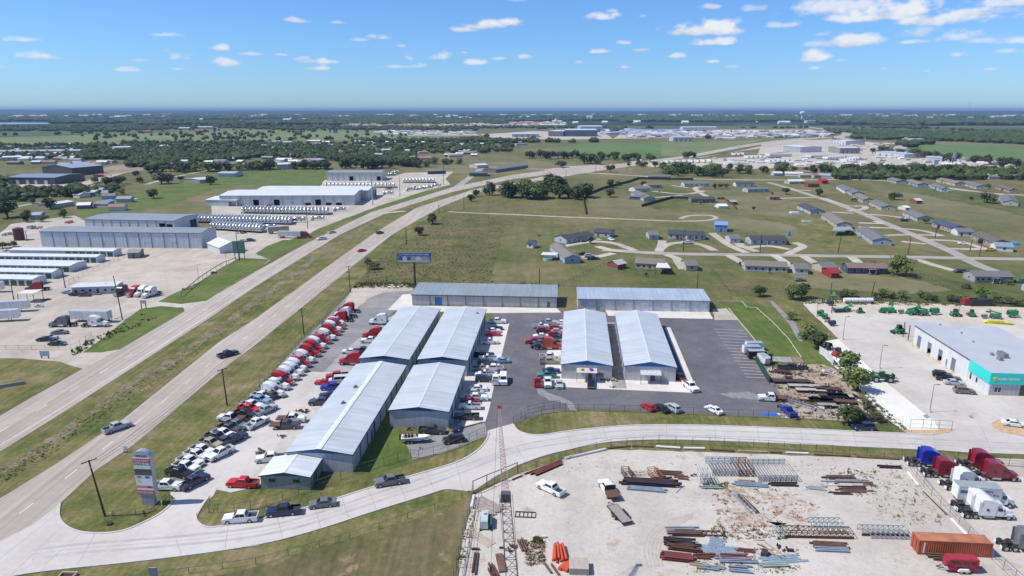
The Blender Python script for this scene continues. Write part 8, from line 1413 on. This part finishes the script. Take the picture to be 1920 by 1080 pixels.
for (px,py,k,s,rz,l) in [(1587,584,'boom_lift',1.0,20,'green boom lift right of the blue container, far yard row'),(1612,587,'skid_steer',.9,10,'low green machine next to the white tank in the far row'),(1658,587,'generator',1.0,0,'round green machine left of the raised lifts'),(1671,585,'boom_lift',1.15,70,'raised green boom lift, taller one in the far row'),(1710,590,'boom_lift',1.3,0,'long green boom lift lying low, left of two'),(1729,591,'boom_lift',1.3,180,'long green boom lift lying low, right of two'),(1751,590,'generator',1.2,5,'green box generator in the far row'),(1790,593,'skid_steer',1.2,0,'dark green tractor loader in the far row'),(1821,593,'skid_steer',1.1,80,'green and maroon tractor facing the camera'),(1866,597,'boom_lift',1.2,160,'bright green lift near the yellow chute'),(1897,595,'generator',1.3,0,'tall green box machine, rightmost in the far row'),(1557,573,'generator',.9,0,'dark small machine under the green sign'),(1538,592,'generator',1.0,40,'green-grey machine first along the left fence'),(1546,598,'generator',.9,40,'white-roofed machine second along the left fence'),(1552,604,'skid_steer',.8,40,'grey-blue machine third along the left fence'),(1560,611,'generator',.9,20,'dark blue machine fourth along the left fence'),(1685,625,'skid_steer',1.3,180,'green mower-like machine beside the lean-to'),(1889,654,'boom_lift',1.0,60,'green drill-like machine behind the rental building, left'),(1900,650,'boom_lift',1.0,100,'green drill-like machine behind the rental building, middle'),(1912,656,'boom_lift',1.0,120,'green drill-like machine behind the rental building, right'),(1548,655,'telehandler',.8,30,'dark teal machine under the dense tree'),(1570,668,'skid_steer',1.2,20,'red machine behind the large light green tree'),(1652,586,'skid_steer',.7,0,'small grey stand machine left of the round green one'),(1689,588,'generator',.7,0,'small brown machine between the lift groups'),(1845,597,'generator',.7,0,'small grey and yellow machine in the far row')]:
 machine(px,py,l,k,s,rz,plain('machine_red',(.4,.05,.04),.5) if 'red machine' in l else plain('machine_navy',(.03,.05,.10),.5) if 'dark blue' in l or 'dark small' in l else plain('machine_grey',(.2,.2,.2),.5) if 'grey' in l and 'green' not in l or 'brown' in l else None)
t = thing('steel_box','dark blue open skip box in the far row of the rental yard','skip',G(1572,585)); part('box',MB().box(-1.6,-1,.1,1.6,1,1.4,-.1,-.05),plain('machine_navy',(.03,.05,.10),.5),t); part('load',MB().box(-1.4,-.85,1.41,1.4,.85,1.45),GYS,t)
t = thing('yellow_chute','long bright yellow tapered hull lying on the pale rental yard','yellow hull',G(1873,607),R(-12)); part('hull',MB().prism([(-4.6,.5),(-4.0,.9),(3.0,.55),(4.8,.15),(3,.05),(-3.5,.05)],-.9,.9,lambda x,z: .75 if x > 4 else (.4 if x < -4.4 else 0)),YM,t); part('rim',MB().box(-3.6,-.5,.91,1.5,.5,.98,.3,.15),plain('rim_yellow',(.62,.50,.03),.5),t)
t = thing('white_tank_row','row of white tanks on skids along the back fence of the rental yard','tanks',G(1607,568))
for i in range(4): part('tank',MB().cyl((-5 + i * 2.8,0,1.1),(-2.8 + i * 2.8,0,1.1),.9,12),plain('tank_white',(.72,.72,.72),.4),t)
for (px,py,c,l,sx) in [(1817,572,(.28,.02,.03),'red covered trailer behind the back fence of the rental yard',2.6),(1836,573,(.03,.03,.035),'black covered trailer behind the back fence of the rental yard',4.0),(185,332,(.28,.05,.03),'red-brown container on the white yard by the dark hall',5)]:
 o = link('covered_trailer',MB().box(-sx,-1.2,.4,sx,1.2,2.6,.1,.1).box(-sx + .4,-1,0,sx - .4,1,.39).mesh('covered_trailer',plain('cover_%.2f_%.2f' % (c[0],c[1]),c,.6)),None,G(px,py)); tag(o,l,'trailer')
# bricks of the small gate signs at the right edge and the brick utility frame bottom left
t = thing('culvert_frame','pale timber frame with dark opening at the bottom road edge','culvert',G(131,1078)); part('frame',MB().box(-1.2,0,0,1.2,.2,.5).box(-1.2,-3,0,-1.05,-.01,.5).box(1.05,-3,0,1.2,-.01,.5),plain('pale_timber',(.45,.38,.28),.9),t); part('opening',MB().box(-1.04,-2.9,.0,1.04,-.01,.2),plain('dark_red_water',(.10,.02,.04),.4),t)
for (px,py,l) in [(322,945,'short yellow gas marker post, left of two by the yard drive'),(304,951,'short yellow marker post, right of the tall sign base'),(208,973,'short yellow post at the foot of the tall power pole'),(370,972,'small white post cap on the curved kerb'),(1553,632,'yellow post on the green strip of the rental yard')]:
 t = thing('marker_post',l,'marker post',G(px,py),0,'small yellow marker posts'); part('post',MB().cyl((0,0,0),(0,0,1.1),.09,8),plain('yellow_bollard',(.65,.50,.08),.5),t); part('cap',MB().cyl((0,0,1.101),(0,0,1.2),.1,8),WHP,t)
t = thing('guard_rail','grey concrete barrier lying on the grass at the left edge','barrier',G(0,728),R(32)); part('barrier',MB().box(-5,-.35,0,5.5,.35,.9,.1,.22),plain('barrier_concrete',(.30,.28,.25),.9),t)
# ------------------------------------------------------------ weeds: small clumps nobody could count
def clumps(name,polys,n,size,m,seed=3,flat=.6):
 r = random.Random(seed); vs = []; fs = []; k = 0; tries = 0
 bb = [(min(p[0] for p in q),max(p[0] for p in q),min(p[1] for p in q),max(p[1] for p in q)) for q in polys]
 while k < n and tries < n * 12:
  tries += 1; i = r.randrange(len(polys)); b = bb[i]; px,py = r.uniform(b[0],b[1]),r.uniform(b[2],b[3])
  if not inside(px,py,polys[i]): continue
  p = G(px,py); s = size * r.uniform(.4,1.5) * (1.8 if r.random() < .12 else 1)
  for j in range(6):
   a = r.uniform(0,6.28); d = s * r.uniform(.2,1); c = Vector((p.x + cos(a) * d * .6,p.y + sin(a) * d * .6,.02)); w = s * .3; h = s * flat * r.uniform(.5,1.2); q = len(vs); an = r.uniform(0,3.1)
   vs += [(c.x - cos(an) * w,c.y - sin(an) * w,.0),(c.x + cos(an) * w,c.y + sin(an) * w,.0),(c.x + cos(an) * w * .6 + cos(a) * h * .4,c.y + sin(an) * w * .6 + sin(a) * h * .4,h),(c.x - cos(an) * w * .6 + cos(a) * h * .4,c.y - sin(an) * w * .6 + sin(a) * h * .4,h * .9)]; fs.append((q,q + 1,q + 2,q + 3))
  k += 1
 me = bpy.data.meshes.new(name); me.from_pydata(vs,[],fs); me.materials.append(m); o = link(name,me); o['kind'] = 'stuff'
WEED = leafmat('weed_green',(.07,.10,.025),(.14,.15,.05)); DRYW = leafmat('dry_weed',(.13,.11,.05),(.26,.21,.12))
clumps('median_weeds',[[(-20,893),(87,825),(190,754),(260,708),(425,599),(580,486),(650,443),(650,451),(580,497),(425,613),(260,724),(190,770),(87,840),(-20,908)]],1500,.20,DRYW,1,.3); clumps('median_weeds',[[(-20,905),(87,834),(190,765),(260,718),(425,608),(580,490),(660,440),(668,444),(580,512),(425,624),(260,742),(190,788),(87,860),(-20,922)]],2600,.22,WEED,2,.35)
clumps('yard_weeds',[[(1330,900),(1480,915),(1540,950),(1530,975),(1450,990),(1440,1012),(1340,1010)],[(1540,880),(1690,868),(1790,985),(1700,985),(1600,930)],[(1300,1030),(1500,1030),(1500,1075),(1300,1075)],[(985,1015),(1022,1015),(1022,1060),(985,1060)]],1500,.22,DRYW,4); clumps('yard_weeds',[[(1330,985),(1500,985),(1480,1012),(1340,1012)],[(1320,908),(1365,905),(1365,918),(1320,918)],[(1000,1008),(1016,1008),(1016,1016),(1000,1016)],[(855,1040),(885,960),(890,965),(870,1075)],[(1540,890),(1640,880),(1640,930),(1540,925)]],800,.26,WEED,5)
clumps('junk_yard_weeds',[[(1437,680),(1547,684),(1650,795),(1466,784)]],500,.35,WEED,6); clumps('meadow_weeds',[[(690,500),(835,403),(953,405),(918,530),(680,530)]],6000,.26,WEED,7); clumps('fence_line_weeds',[[(1504,560),(1920,568),(1920,576),(1504,570)],[(664,530),(1050,534),(1050,540),(664,541)],[(130,662),(180,630),(300,590),(300,594),(190,640),(140,668)],[(1540,660),(1560,672),(1700,806),(1680,806)]],1500,.55,WEED,8); clumps('yard_mud_clods',[[(1050,860),(1330,850),(1690,866),(1700,880),(1640,930),(1300,930),(1280,880),(1200,880),(1060,900)],[(1600,900),(1700,890),(1790,985),(1650,980)]],2200,.16,plain('mud_clod',(.17,.12,.09),.95),9,.3)
# ------------------------------------------------------------ air
hz = link('haze',MB().box(-46000,-46000,-1.0,46000,46000,112).mesh('haze',None)); hz['kind'] = 'stuff'
hm_ = bpy.data.materials.new('haze_air'); hm_.use_nodes = True; ht = hm_.node_tree; ht.nodes.clear(); pv = NN(ht,'ShaderNodeVolumePrincipled'); ho = NN(ht,'ShaderNodeOutputMaterial'); ht.links.new(pv.outputs[0],ho.inputs['Volume'])
pv.inputs['Color'].default_value = (.30,.48,.76,1); pv.inputs['Density'].default_value = 6e-5; pv.inputs['Anisotropy'].default_value = 0.0
hz.data.materials.append(hm_); hz.display_type = 'WIRE'
